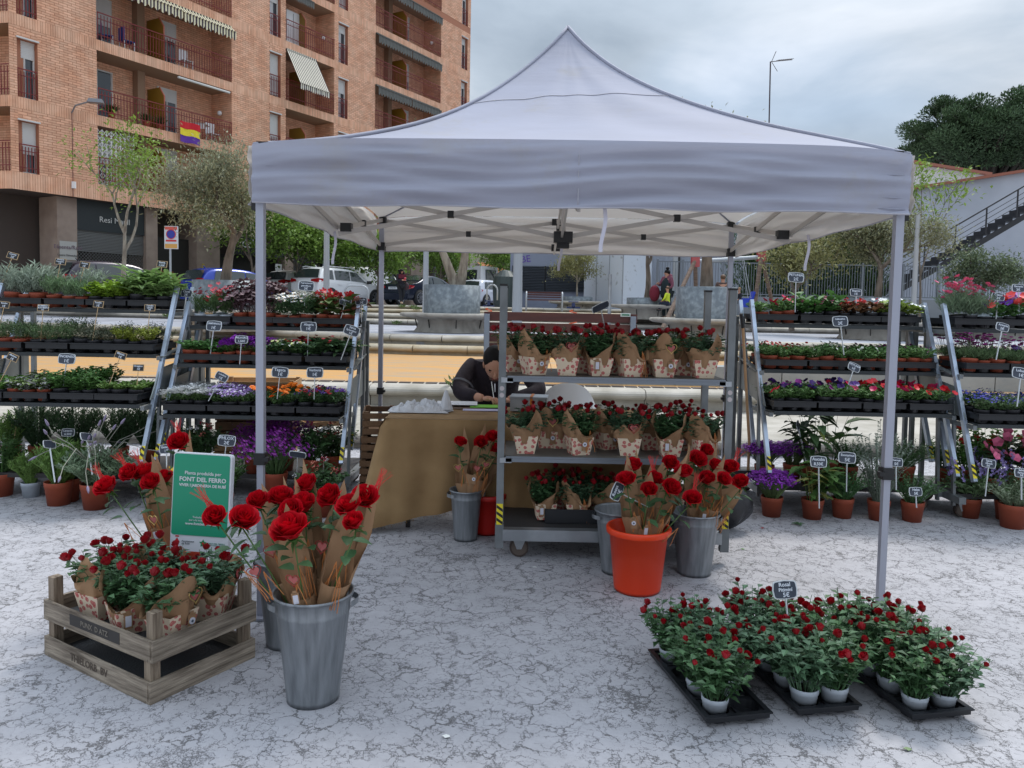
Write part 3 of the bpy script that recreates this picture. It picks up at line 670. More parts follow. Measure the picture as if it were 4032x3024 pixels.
# ---------------------------------------------------------------- right-hand buildings
wr = thing('white_gabled_building', 'long white rendered building with terracotta roof edge behind the black stairs', 'building', (0, 0, 0))
Mrend = mat('blue_grey_render', srgb(176, 180, 190), .85, col2=srgb(164, 168, 178), scale=.6)
Mrend2 = mat('cream_render', srgb(206, 200, 194), .85)
YW = 34
a = at(3300, 800, YW); b = at(3570, 748, YW); c = at(4060, 672, YW); d_ = at(4500, 604, YW)
w = MB(); q = [a, b, c, d_]
for p, r in zip(q, q[1:]):
    w.quad((p.x, YW, .8), (r.x, YW, .8), r, p); w.quad(p, r, r+Vector((0, 12, 0)), p+Vector((0, 12, 0)))
w.quad((a.x, YW, .8), a, a+Vector((0, 12, 0)), (a.x, YW+12, .8))
w.build('wall', Mrend, wr)
w = MB()
for p, r in zip(q, q[1:]): w.bar(p+Vector((0, -.1, .03)), r+Vector((0, -.1, .03)), .25, .12)
w.build('roof_edge', mat('terracotta_edge', srgb(148, 92, 74), .8), wr)
Y2 = 40; a2 = at(3330, 600, Y2); b2_ = at(3570, 638, Y2); c2 = at(3895, 690, Y2)
w2 = thing('cream_gabled_building', 'cream gable end with terracotta edge rising behind the white building', 'building', (0, 0, 0))
w = MB(); w.quad((a2.x, Y2+7, 3), (c2.x+3, Y2+7, 3), (c2.x+3, Y2+7, c2.z-.3), (a2.x, Y2+7, a2.z)); w.quad((a2.x, Y2, 4), (c2.x, Y2, 4), c2, a2)
w.quad(a2, c2, (c2.x, Y2+7, c2.z), (a2.x, Y2+7, a2.z)); w.build('wall', Mrend2, w2)
w = MB(); w.bar(a2+Vector((0, -.1, .03)), c2+Vector((0, -.1, .03)), .3, .14); w.build('roof_edge', mat('terracotta_edge', (1, 1, 1)), w2)
ga = thing('grey_industrial_facade', 'pale corrugated metal facade with dark windows behind the playground fence', 'building', (0, 0, 0))
w = MB(); xa, xb = at(2560, 1100, 36).x, at(3420, 1100, 36).x
nn = 160
for i in range(nn):
    x0 = xa+(xb-xa)*i/nn; x1 = xa+(xb-xa)*(i+1)/nn; xm = (x0+x1)/2
    w.quad((x0, 36, 1), (xm, 35.95, 1), (xm, 35.95, 5.6), (x0, 36, 5.6)); w.quad((xm, 35.95, 1), (x1, 36, 1), (x1, 36, 5.6), (xm, 35.95, 5.6))
w.quad((xa, 36, 5.6), (xb, 36, 5.6), (xb, 44, 5.6), (xa, 44, 5.6))
w.build('wall', mat('corrugated_metal', srgb(176, 180, 188), .6), ga)
for i, px in enumerate((2670, 3195, 3330)):
    w = MB(); x = at(px, 1100, 35.9).x; w.box((x, 35.9, 3.2), (.9 if i else .12, .06, 2.4 if i else 5)); w.build('window', Mdark, ga)
# stairs
stt = thing('black_metal_staircase', 'black metal outdoor staircase with railing climbing along the white wall', 'staircase', (0, 0, 0))
YS = 30.5; s0 = at(3500, 1150, YS); s1 = at(4110, 790, YS)
Mblk = mat('black_steel', (.018, .018, .022), .45)
n_ = 22; w = MB()
w.bar(s0+Vector((.1, 0, -.12)), s1+Vector((.1, 0, -.12)), .06, .2); w.bar(s0+Vector((.1, 1.1, -.12)), s1+Vector((.1, 1.1, -.12)), .06, .2); w.build('stringer', Mblk, stt)
for i in range(n_):
    p = s0.lerp(s1, i/(n_-1)); w = MB(); w.box(p+Vector((.1, .55, .05)), (.34, 1.1, .035)); w.box(p+Vector((-.06, .55, -.03)), (.02, 1.1, .15)); w.build('stair_tread', Mblk, stt)
w = MB()
for h, th in ((1.05, .05), (.8, .02), (.6, .02), (.4, .02)): w.bar(s0+UP*h+Vector((-.6, -.05, -.3)), s1+UP*h+Vector((0, -.05, 0)), th)
for i in range(6): p = s0.lerp(s1, i/5+.02); w.bar(p+Vector((0, -.05, 0)), p+Vector((0, -.05, 1.05)), .045)
w.build('railing', Mblk, stt)
# stone steps and retaining wall under the fence
rt = MB(); YF = 28.5
rt.box2((at(2560, 1200, YF).x, YF, .9), (22, YF+.3, at(3200, 1172, YF).z)); rt = rt.build('retaining_wall', mat('blue_grey_concrete', srgb(112, 118, 128), .8, col2=srgb(126, 132, 140), scale=1), None)
tag(rt, 'low blue grey retaining wall carrying the playground fence', 'wall')
fe = thing('playground_fence', 'grey steel bar fence panels standing on the retaining wall around the playground', 'fence', (0, 0, 0))
zb_ = at(3200, 1172, YF).z; zt_ = at(3200, 1040, YF).z
Mfen = mat('grey_fence_paint', srgb(112, 118, 126), .5, .3)
xs = [at(p, 1100, YF).x for p in (2590, 2690, 2850, 2990, 3180, 3400, 3560, 3700, 3880, 4120)]
for x0, x1 in zip(xs, xs[1:]):
    w = MB(); w.bar((x0+.05, YF+.1, zb_+.08), (x1-.05, YF+.1, zb_+.08), .04); w.bar((x0+.05, YF+.1, zt_), (x1-.05, YF+.1, zt_), .04)
    k = int((x1-x0)/.1)
    for i in range(k): x = x0+.08+(x1-x0-.16)*i/max(1, k-1); w.bar((x, YF+.1, zb_+.08), (x, YF+.1, zt_), .016)
    w.build('fence_panel', Mfen, fe)
    w = MB(); w.bar((x0, YF+.1, zb_), (x0, YF+.1, zt_+.08), .07); w.build('fence_post', Mfen, fe)
# oleander hedge behind the fence
Mhedge = mat('hedge_green', (.04, .085, .03), .6, col2=(.07, .13, .04), isl=.35, trans=.15)
for i, (px, hh, wd) in enumerate([(2960, 3.2, 1.4), (3060, 3.9, 1.3), (3150, 3.5, 1.2), (3240, 4.2, 1.3), (3330, 3.6, 1.2), (3420, 3.2, 1.1)]):
    P = at(px, 1180, 30.5); w = MB(); t = thing('oleander_shrub', '', 'shrub', (P.x, 30.3, 1.2), 0, 'dark shrubs behind the playground fence')
    t['label'] = ['dark green shrub behind the fence beside the left leg of the wooden swing', 'dark shrub behind the fence right of the red swing bracket', 'dark shrub behind the fence under the yellowish sparse tree', 'tallest dark shrub, behind the fence right of the petunia sign', 'dark shrub behind the fence left of the tall olive tree trunk', 'rightmost dark shrub behind the fence, near the tent leg'][i]
    for j in range(3200):
        a_ = rnd.uniform(0, 6.28); r_ = wd*math.sqrt(rnd.random())*(.6+.4*math.sin(j*.7)); z_ = hh*rnd.random()**.8
        w.leaf(Vector((r_*math.cos(a_), r_*math.sin(a_)*.6, z_)), Vector((math.cos(a_)*.5, math.sin(a_)*.5-.3, rnd.uniform(.2, 1.5))), UP, rnd.uniform(.16, .28), .065)
    w.build('foliage', Mhedge, t); w = MB()
    for j in range(4): w.tube([(rnd.uniform(-.3, .3), 0, -.3), (rnd.uniform(-.6, .6), 0, hh*.6)], .03, 5)
    w.build('stem', mat('bark_brown', (.09, .07, .05), .9), t)
# white container hut and louvred wall
Mchip = mat('chipped_white_paint', srgb(198, 204, 212), .6, col2=srgb(150, 152, 152), scale=3.5, lo=.62, hi=.72, bump=.1)
hut = thing('metal_hut', 'chipped white metal hut with angled corner behind the brown bench', 'hut', (0, 0, 0))
YH = 33; w = MB(); P = [at(2300, 1100, YH).x, at(2452, 1100, 31).x, at(2565, 1100, 33).x]
zt = 4.9
w.quad((P[0], YH, 1.3), (P[1], 31, 1.3), (P[1], 31, zt), (P[0], YH, zt)); w.quad((P[1], 31, 1.3), (P[2], 33, 1.3), (P[2], 33, zt-.3), (P[1], 31, zt)); w.quad((P[0], YH, zt), (P[1], 31, zt), (P[2], 33, zt-.3), (P[2], 40, zt)); w.quad((P[2], 33, 1.3), (P[2], 40, 1.3), (P[2], 40, zt), (P[2], 33, zt-.3))
w.build('wall', Mchip, hut)
w = MB()
for f_ in (.33, .66): x = P[0]+(P[1]-P[0])*f_; w.bar((x, YH-2*f_-.02, 1.3), (x, YH-2*f_-.02, zt), .03)
w.bar((P[1], 30.98, 1.3), (P[1], 30.98, zt), .04); w.build('seam', mat('grey_seam', srgb(140, 144, 150), .6), hut)
lou = thing('louvred_wall', 'blue grey wall with two dark horizontal louvre panels behind the wooden bench', 'wall', (0, 0, 0))
YL = 34; x0, x1 = at(2008, 1100, YL).x, at(2320, 1100, YL).x
w = MB(); w.box2((x0, YL, 1.2), (x1, YL+3, 4.6)); w.build('wall', mat('blue_grey_panel', srgb(128, 134, 150), .7), lou)
zt = at(2150, 1048, YL).z; zb2_ = at(2150, 1148, YL).z; xm = (x0+x1)/2-.2
Mlouv = mat('louvre_grey', srgb(74, 78, 84), .5, .3)
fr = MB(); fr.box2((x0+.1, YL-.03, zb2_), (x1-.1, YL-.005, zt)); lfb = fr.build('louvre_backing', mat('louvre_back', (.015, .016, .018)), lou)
for s0_, s1_ in ((x0+.12, xm-.03), (xm+.03, x1-.15)):
    for i in range(16):
        z = zb2_+(zt-zb2_)*(i+.5)/16; s_ = MB(); s_.box(((s0_+s1_)/2, YL-.07, z), (s1_-s0_, .07, .03), Matrix.Rotation(.6, 3, 'X')); s_.build('louvre_slat', Mlouv, lou)
me = text_mesh('aBE', .42, mat('purple_spray', srgb(92, 60, 150), .7), ext=.001); o = put('graffiti', me, lou, (at(2062, 1020, YL).x, YL-.01, at(2062, 1022, YL).z), (R(90), R(-8), 0))
bz = at(1990, 1118, 33); w = MB(); w.lathe([(.5, 1.4), (.55, 2.4), (.5, 2.75), (.25, 3.0), (.02, 3.05)], 16, (0, 0, 0)); o = w.build('recycling_bin', mat('dark_bin', srgb(52, 62, 60), .5)); o.location = (bz.x, 33, 0); tag(o, 'dark rounded recycling bin left of the louvred wall', 'bin')
# ---------------------------------------------------------------- poles and racks
Mgalv = mat('galvanised_steel', srgb(150, 154, 158), .42, .75, col2=srgb(176, 180, 184), scale=5, bump=.08)
Mpole = mat('pale_grey_pole', srgb(168, 172, 176), .5, .3)
for (px, py, Y, r, top, lab) in [(1285, 1205, 20, .085, 4.0, 'tall pale grey lamp post in front of the white cars, left'), (1675, 1200, 25, .1, 4.6, 'slim pale lamp post just left of the near round planter'), (2036, 1210, 24, .17, 4.3, 'thick pale lamp post right of the round planters, left of the wooden bench'), (2656, 1140, 29, .11, 4.6, 'white post behind the woman with the hair bun'), (3597, 1195, 19, .07, 3.1, 'pale grey post right of the near right tent leg'), (3480, 1130, 27, .05, 1, '')]:
    if not lab: continue
    P = at(px, py, Y); w = MB(); w.tube([(0, 0, 0), (0, 0, top)], [r, r*.7], 14); w.smooth = False; w.lathe([(r*1.5, 0), (r*1.5, .1), (r, .12)], 14)
    o = w.build('lamp_post', Mpole); o.location = (P.x, P.y, {20: .83, 25: 1.0, 24: .83, 29: 1.3, 19: .83}[Y]); tag(o, lab, 'lamp post', 'pale posts on the plaza')
P = at(2403, 1080, 20); w = MB(); w.tube([(0, 0, 0), (0, 0, P.z-.83)], .045, 8); o = w.build('steel_post', Mgalv); o.location = (P.x, 20, .83); tag(o, 'short bare galvanised post in front of the white hut', 'post')
def bike_hoop(pl, pr, pt, pb, Y, lab):
    a = at(pl, pt, Y); b = at(pr, pb, Y); zt = a.z; zb = b.z; x0, x1 = a.x, b.x; r = .22
    pts = [(x0, Y, zb)]+[(x0, Y, zt-r)]+[(x0+r-r*math.cos(t), Y, zt-r+r*math.sin(t)) for t in (.4, .8, 1.2, 1.57)]+[(x1-r+r*math.sin(t), Y, zt-r+r*math.cos(t)) for t in (0, .4, .8, 1.2, 1.57)]+[(x1, Y, zb)]
    w = MB(); w.smooth = True; w.tube(pts, .03, 8); o = w.build('bike_hoop', Mpole); tag(o, lab, 'bike rack', 'metal hoops along the street')
bike_hoop(1357, 1450, 1124, 1200, 26, 'grey metal hoop in front of the white SUV')
bike_hoop(1918, 1958, 1120, 1182, 30, 'grey metal hoop in front of the silver hatchback'); bike_hoop(1770, 1802, 1085, 1150, 31, 'grey metal hoop just behind the tree in the near planter')
# ---------------------------------------------------------------- round planter benches
Mcyl = mat('mottled_zinc', srgb(108, 116, 122), .55, .35, col2=srgb(142, 150, 154), scale=9, bump=.08, lo=.42, hi=.68)
Mbench = mat('stained_concrete', srgb(168, 163, 154), .85, col2=srgb(118, 112, 104), scale=3, stretch=(1.2, 1.2, .35), bump=.2, lo=.45, hi=.8)
Msoil = mat('soil', (.03, .022, .016), .95, bump=.6, bscale=50)
def planter(px, Y, zf, rc, hc, rs, lab, seat=.47):
    X = at(px, 1200, Y).x; t = thing('round_planter', lab, 'planter', (X, Y, zf), 0, 'round concrete seats with zinc planters')
    s_ = MB(); s_.smooth = True; rb = rs*.72
    s_.lathe([(rb*1.02, 0), (rb*.93, .12), (rb*.9, .25), (rb*.98, seat-.14), (rs*.93, seat-.1), (rs, seat-.06), (rs, seat-.03), (rs*.985, seat), (rc-.02, seat+.002)], 48); so_ = s_.build('concrete_seat', Mbench, t)
    for i in range(8):
        a = i*.785+.2; j_ = MB(); j_.bar((math.cos(a)*rb*.9, math.sin(a)*rb*.9, .02), (math.cos(a)*(rb*.98), math.sin(a)*(rb*.98), seat-.16), .02, .03); j_.build('joint', mat('joint_dark', (.06, .055, .05), .9), so_)
    s_ = MB(); s_.smooth = True; s_.lathe([(rc, seat), (rc, seat+hc), (rc-.03, seat+hc), (rc-.03, seat+hc-.1)], 48); s_.build('zinc_drum', Mcyl, t)
    s_ = MB(); s_.lathe([(rc-.03, seat+hc-.08), (.001, seat+hc-.05)], 24); s_.build('soil', Msoil, t)
    return Vector((X, Y, zf+seat+hc-.06))
q1 = planter(1780, 19.4, .83, .71, .70, 1.30, 'round concrete seat with tall zinc drum planter left of the brown bench')
q2 = planter(2780, 18.3, .83, .71, .74, 1.32, 'round concrete seat with tall zinc planter drum in front of the swing frame')
q3 = planter(2552, 25.2, 1.17, .70, .22, 1.28, 'round concrete seat with low zinc planter where the mother and child are')
q4 = planter(2272, 31, 1.46, .62, .18, 1.15, 'round concrete seat with small low planter under the little yellowish tree', .3)
q5 = planter(888, 17.6, .83, .71, .66, 1.30, 'round concrete seat with zinc planter holding the big olive tree, left')
q6 = planter(3455, 20, .83, .72, .60, 1.3, 'round concrete seat with zinc planter behind the near right tent leg')
q7 = planter(3905, 22.5, .83, .72, .35, 1.3, 'round concrete seat with planter under the round bushy tree, far right')
# spring toys
for px, py, Y, lab in ((2258, 1190, 23, 'small spring toy with orange coil in front of the wooden bench'), (1925, 1175, 27, 'small spring toy with orange coil left of the lamp post')):
    P = at(px, py, Y); t = thing('spring_toy', lab, 'playground toy', (P.x, Y, .95))
    w = MB(); w.tube([(.11*math.cos(i*.6), .11*math.sin(i*.6), .012*i) for i in range(40)], .02, 5); w.build('spring', mat('orange_paint', srgb(214, 90, 40), .5), t)
    w = MB(); w.box((0, 0, .55), (.4, .1, .05)); w.box((0, 0, .62), (.1, .1, .14)); w.tube([(-.15, 0, .72), (.15, 0, .72)], .02, 6); w.build('seat', mat('navy_paint', srgb(40, 52, 90), .5), t)
# ---------------------------------------------------------------- trees
def tree(name, base, H, spread, lab, trunk_r, leaf_m, bark_m, n_leaf, leaf_L, leaf_W, clear=.35, seed=1, up=.5, tiers=3, droop=0, tight=1.0, trunks=1, cl=.35, grp='trees on the plaza', flat=1, wob=.12):
    r = random.Random(seed); t = thing(name, lab, 'tree', base, 0, grp)
    wd = MB(); wd.smooth = True; tips = []
    def grow(p, d, L, rad, lev):
        pts = [p]; rs = [rad]; q = p.copy(); dd = d.copy()
        for i in range(4):
            dd = (dd+Vector((r.uniform(-1, 1), r.uniform(-1, 1), r.uniform(-.4, .8)*up))*wob*(1.6 if lev else .45)).normalized(); q = q+dd*(L/4); pts.append(q); rs.append(rad*(1-.13*(i+1)))
            if lev >= 2: tips.append((q.copy(), dd.copy(), lev))
        wd.tube(pts, rs, 6 if lev < 2 else 4, False)
        if lev < tiers:
            k = 3 if lev == 0 else r.choice((2, 3, 3))
            for j in range(k):
                a = 6.28*j/k+r.uniform(-.5, .5)+lev; sp_ = spread*(.7+.5*r.random())
                x = dd.orthogonal().normalized(); y = dd.cross(x)
                nd = (dd+(x*math.cos(a)+y*math.sin(a))*sp_+UP*up*.35); nd.z *= flat; nd.normalize()
                grow(q if j else pts[3], nd, L*r.uniform(.6, .85)*tight, rad*.55, lev+1)
        else: tips.append((q.copy(), dd.copy(), 4))
    for k in range(trunks):
        d0 = Vector((r.uniform(-.08, .08)+(.25*(k*2-1) if trunks > 1 else 0), r.uniform(-.08, .08), 1)).normalized()
        grow(Vector((.1*k, 0, 0)), d0, H*clear, trunk_r, 0)
    wd.build('trunk', bark_m, t)
    lf = MB(); nt_ = len(tips)
    for i in range(n_leaf):
        p, d, l_ = tips[r.randrange(nt_)]
        o = Vector((r.gauss(0, cl), r.gauss(0, cl), r.gauss(0, cl*.8)))
        dd = (d*.6+Vector((r.uniform(-1, 1), r.uniform(-1, 1), r.uniform(-.9, .9)-droop))).normalized()
        lf.leaf(p+o, dd, UP, leaf_L*r.uniform(.6, 1.3), leaf_W*r.uniform(.7, 1.2))
    lf.build('crown', leaf_m, t); return t
Mbark = mat('grey_bark', srgb(124, 112, 100), .9, col2=srgb(92, 82, 72), scale=6, stretch=(2, 2, .6), bump=.5)
Mbarkp = mat('pale_bark', srgb(160, 152, 138), .9, col2=srgb(118, 108, 96), scale=6, stretch=(2, 2, .6), bump=.4)
Mspring = mat('spring_green_leaf', (.19, .29, .05), .55, isl=.35, trans=.35)
Mfresh = mat('fresh_green_leaf', (.17, .28, .05), .55, isl=.4, trans=.35)
Molive = mat('olive_leaf', (.27, .28, .18), .6, isl=.4, trans=.3)
Moliveg = mat('yellow_olive_leaf', (.23, .23, .09), .6, isl=.35, trans=.25)
Mpine = mat('pine_needles', (.07, .12, .055), .7, isl=.5, trans=.05)
Mround = mat('grey_green_leaf', (.13, .17, .09), .6, isl=.35, trans=.2)
def base(px, Y, z): return (at(px, 1100, Y).x, Y, z)
tree('street_tree', base(482, 24.0, 1.3), 6.2, .75, 'young street tree with light green leaves in front of the shuttered shop', .09, Mspring, Mbarkp, 1500, .15, .08, .36, 11, .9, 3, .4, .95, cl=.30, wob=.12)
tree('olive_tree', q5, 4.2, .9, 'large grey green olive tree in the zinc planter left of the tent', .13, Molive, Mbark, 13000, .10, .034, .28, 5, .3, 4, 0, .88, cl=.27, wob=.2)
for i, (px, Y, sd_, H, lab) in enumerate([(1010, 33, 3, 5.2, 'leafy green street tree directly behind the near left tent leg'), (1180, 35, 8, 5.0, 'leafy green street tree behind the white cars, left of the lamp post'), (1300, 37, 14, 4.6, 'leafy green street tree behind the white SUV, right of the lamp post'), (1490, 36, 21, 4.0, 'green street tree half hidden behind the rear left tent leg'), (1735, 44, 22, 4.4, 'green street tree behind the grey truck platform'), (1975, 50, 25, 5.0, 'green street tree farthest down the street near the awnings')]):
    tree('street_tree', base(px, Y, 1.45), H, .8, lab, .1, Mfresh, Mbark, 4200, .2, .13, .34, sd_, .5, 3, .2, 1.0, cl=.45, wob=.15)
tree('twin_trunk_tree', q1+Vector((.08, 0, 0)), 3.3, .6, 'bare grey trunks rising from the near zinc planter into the tent canopy line', .15, Molive, Mbarkp, 2500, .1, .05, .42, 31, .9, 3, trunks=2, cl=.4)
tree('small_tree', q4, 2.3, 1.0, 'small wide tree with yellowish green leaves in front of the louvres', .05, Moliveg, Mbarkp, 4500, .09, .05, .34, 41, .2, 3, cl=.17, flat=.8, wob=.15)
tree('twisted_tree', q3+Vector((-.05, 0, 0)), 3.8, .7, 'twisted bare forked trunk beside the mother in the low planter', .11, Molive, Mbark, 1500, .1, .05, .4, 44, .5, 3, cl=.3, wob=.3)
tree('grey_trunk_tree', q2, 3.3, .6, 'straight grey trunk rising from the planter in front of the swings', .17, Molive, Mbark, 2500, .1, .05, .42, 47, .8, 3, cl=.4)
tree('sparse_tree', base(3125, 22, .95), 2.7, .8, 'sparse tree with yellow green leaves right of the swing frame', .085, Moliveg, Mbark, 2600, .14, .075, .42, 53, .5, 3, cl=.28, wob=.2)
tree('bushy_olive_tree', q6, 2.3, .75, 'dense pale olive tree behind the near right tent leg', .10, mat('pale_olive_leaf', (.25, .26, .15), .6, isl=.35, trans=.25), Mbark, 9500, .10, .04, .36, 61, .25, 4, cl=.19, wob=.15)
tree('spindly_tree', base(3630, 26, 1.2), 6.0, .42, 'tall spindly tree with sparse yellow green tufts in front of the white wall', .05, Mspring, Mbark, 650, .2, .09, .35, 73, 1.0, 3, .3, 1.0, cl=.16, wob=.15)
tree('round_tree', q7, 2.15, .95, 'small round bushy tree in front of the black stairs', .07, Mround, Mbark, 7000, .10, .05, .34, 83, .2, 3, cl=.2, flat=.8)
def pine(px, py, Y, rx, ry, lab, seed, n=26000):
    P = at(px, py, Y); r = random.Random(seed); t = thing('pine_tree', lab, 'tree', (P.x, Y, 1.5), 0, 'dark pines on the skyline')
    cz = P.z-1.5; w = MB(); w.smooth = True
    w.tube([(0, 0, 0), (.3, 0, cz*.5), (-.2, 0, cz)], [.45, .35, .15], 7); cl_ = []
    for i in range(120):
        while True:
            v = Vector((r.uniform(-1, 1), r.uniform(-1, 1), r.uniform(-1, 1)))
            if .2 < v.length < 1: break
        c = Vector((v.x*rx, v.y*rx*.8, cz+v.z*ry*(1 if v.z > 0 else .7))); cl_.append((c, r.uniform(.15, .25)*rx)); w.tube([(0, 0, cz*.62), c*.5+Vector((0, 0, cz*.4)), c], [.16, .09, .04], 5)
    w.build('trunk', mat('dark_bark', (.05, .04, .032), .9), t); lf = MB()
    for i in range(n):
        c, s_ = cl_[r.randrange(len(cl_))]; v = Vector((r.gauss(0, 1), r.gauss(0, 1), r.gauss(0, 1))).normalized()*r.random()**.4
        lf.leaf(c+Vector((v.x*s_, v.y*s_, v.z*s_*.62)), (v+Vector((r.uniform(-.8, .8), r.uniform(-.8, .8), .4))).normalized(), UP, r.uniform(.12, .26), .09)
    lf.build('crown', Mpine, t)
pine(3890, 545, 48, 4.8, 2.5, 'big dark umbrella pine above the white building, upper right', 5, 95000)
pine(3640, 660, 54, 2.6, 1.7, 'smaller dark pine just right of the tent corner', 6, 26000)
pine(4060, 640, 50, 2.8, 1.8, 'dark pine cut by the right edge of the photograph', 9, 26000)
# antenna
an = thing('tv_antenna', 'thin rooftop television antenna on a tall mast right of the tent peak', 'antenna', (0, 0, 0))
p0 = at(3026, 600, 38); p1 = at(3034, 243, 38); p2 = at(3120, 235, 38)
w = MB(); w.tube([p0, p1], .035, 5); w.build('mast', mat('rusty_mast', srgb(70, 58, 62), .7), an)
w = MB(); w.tube([p1, p2], .02, 4)
for i in range(8): q = p1.lerp(p2, .35+.09*i); w.tube([q+Vector((0, -.25, -.02)), q+Vector((0, .25, .1))], .012, 4)
w.tube([p1+Vector((.25, 0, .5)), p1+Vector((.05, 0, 0)), p1+Vector((.35, 0, -.45))], .015, 4); w.build('boom', mat('rusty_mast', (1, 1, 1)), an)
# ---------------------------------------------------------------- wooden benches
Mslat = mat('red_brown_slat', srgb(88, 46, 38), .55, col2=srgb(74, 38, 34), scale=4, stretch=(.5, 4, 4)); Msteelp = mat('blue_grey_steel', srgb(140, 148, 160), .4, .5)
bn = thing('park_bench', 'long red brown slatted bench seen from behind, its back above the writing man', 'bench', (0, 0, 0))
YB = 10.9; xl, xr = at(1905, 1300, YB).x, at(2508, 1300, YB).x
zr = [(at(2200, y, YB).z) for y in (1232, 1266, 1274, 1310, 1316, 1350, 1356, 1374)]
for i in range(4): w = MB(); w.box2((xl, YB, zr[2*i+1]), (xr, YB+.035, zr[2*i])); w.build('slat', Mslat, bn)
for i in range(3): w = MB(); w.box2((xl, YB+.15+i*.14, .86), (xr, YB+.27+i*.14, .9)); w.build('seat_slat', Mslat, bn)
for px in (1917, 2490):
    x = at(px, 1300, YB).x; w = MB(); w.bar((x, YB-.04, .44), (x, YB-.04, zr[0]-.03), .075, .06, up=(0, 1, 0)); w.bar((x, YB, .84), (x, YB+.55, .84), .06, .05); w.bar((x, YB+.52, .44), (x, YB+.5, .84), .05); w.build('leg', Msteelp, bn)
w = MB(); p = at(2463, 1240, YB-.01); w.box(p, (.14, .006, .05)); w.build('plate', mat('plate_white', srgb(200, 205, 200), .4), bn)
w = MB(); w.box(p+Vector((0, -.005, 0)), (.11, .004, .02)); w.build('plate_label', mat('plate_green', srgb(40, 110, 80), .4), bn)
b2n = thing('park_bench', 'wooden bench with curved grey armrests facing us before the louvres', 'bench', (0, 0, 0))
YB = 27; xl, xr = at(2075, 1180, YB).x, at(2212, 1180, YB).x; zs = at(2140, 1181, YB).z; zt = at(2140, 1147, YB).z; zg = at(2140, 1208, YB).z
for i in range(3): w = MB(); w.box2((xl, YB+.4, zs+.08+i*(zt-zs-.08)/3), (xr, YB+.43, zs+.05+(i+.85)*(zt-zs-.05)/3)); w.build('slat', Mslat, b2n)
for i in range(3): w = MB(); w.box2((xl, YB+i*.13, zs-.02), (xr, YB+.11+i*.13, zs+.02)); w.build('seat_slat', Mslat, b2n)
for x in (xl-.02, xr+.02): w = MB(); w.smooth = True; w.tube([(x, YB-.05, zg-.15), (x, YB-.03, zs), (x, YB-.02, zs+.2), (x, YB+.1, zs+.27), (x, YB+.4, zs+.2), (x, YB+.5, zg-.15)], .03, 6); w.build('armrest', Mpole, b2n)
# ---------------------------------------------------------------- swing
sw = thing('playground_swing', 'wooden A-frame swing set with red top brackets behind the right planter', 'swing', (0, 0, 0))
YG = 24; Mwood = mat('weathered_pole', srgb(132, 112, 98), .85, col2=srgb(104, 86, 74), scale=5, stretch=(1, 1, 5)); Mred = mat('faded_red', srgb(176, 82, 82), .5)
for (ax, ay), feet in [((2738, 1024), ((2668, 1170, 23), (2740, 1170, 25))), ((2998, 1002), ((2960, 1290, 23.2), (3040, 1190, 25)))]:
    A = at(ax, ay, YG)
    for fx, fy, fY in feet: w = MB(); B = at(fx, fy, fY); B = A+(B-A)*((A.z-.95)/(A.z-B.z)); w.tube([A, B], .065, 8); w.build('post', Mwood, sw)
    w = MB(); w.box(A+Vector((0, -.08, 0)), (.24, .03, .42)); w.box(A+Vector((0, .08, 0)), (.24, .03, .42)); w.build('bracket', Mred, sw)
w = MB(); w.tube([at(2738, 1030, YG), at(2998, 1012, YG)], .06, 8); w.build('crossbar', Mpole, sw)
se = thing('toddler_swing', 'blue plastic toddler swing seat hanging from the wooden frame', 'swing seat', (0, 0, 0))
P = at(2938, 1190, 23.6); w = MB(); w.box(P+Vector((0, 0, -.12)), (.3, .32, .07)); w.box(P+Vector((.15, 0, .1)), (.06, .3, .46), Matrix.Rotation(.25, 3, 'Y')); w.box(P+Vector((0, -.15, .02)), (.3, .04, .2)); w.box(P+Vector((0, .15, .02)), (.3, .04, .2)); w.build('seat', mat('blue_plastic', srgb(36, 66, 190), .35), se)
w = MB(); w.tube([P+Vector((.1, -.15, .1)), at(2928, 1017, 23.9)], .01, 4); w.tube([P+Vector((.1, .15, .1)), at(2922, 1017, 24.1)], .01, 4); w.build('chain', Mpole, se)
mat('brown_rubber', srgb(70, 58, 52), .7)
for n_, c_ in dict(fl_white=(225, 226, 226), fl_yellow=(226, 176, 36), fl_darkred=(168, 14, 36), fl_purple=(92, 40, 150)).items(): mat(n_, srgb(*c_), .55, isl=.12)
mat('leaf_imp', (.06, .13, .04), .6, isl=.35, trans=.2)
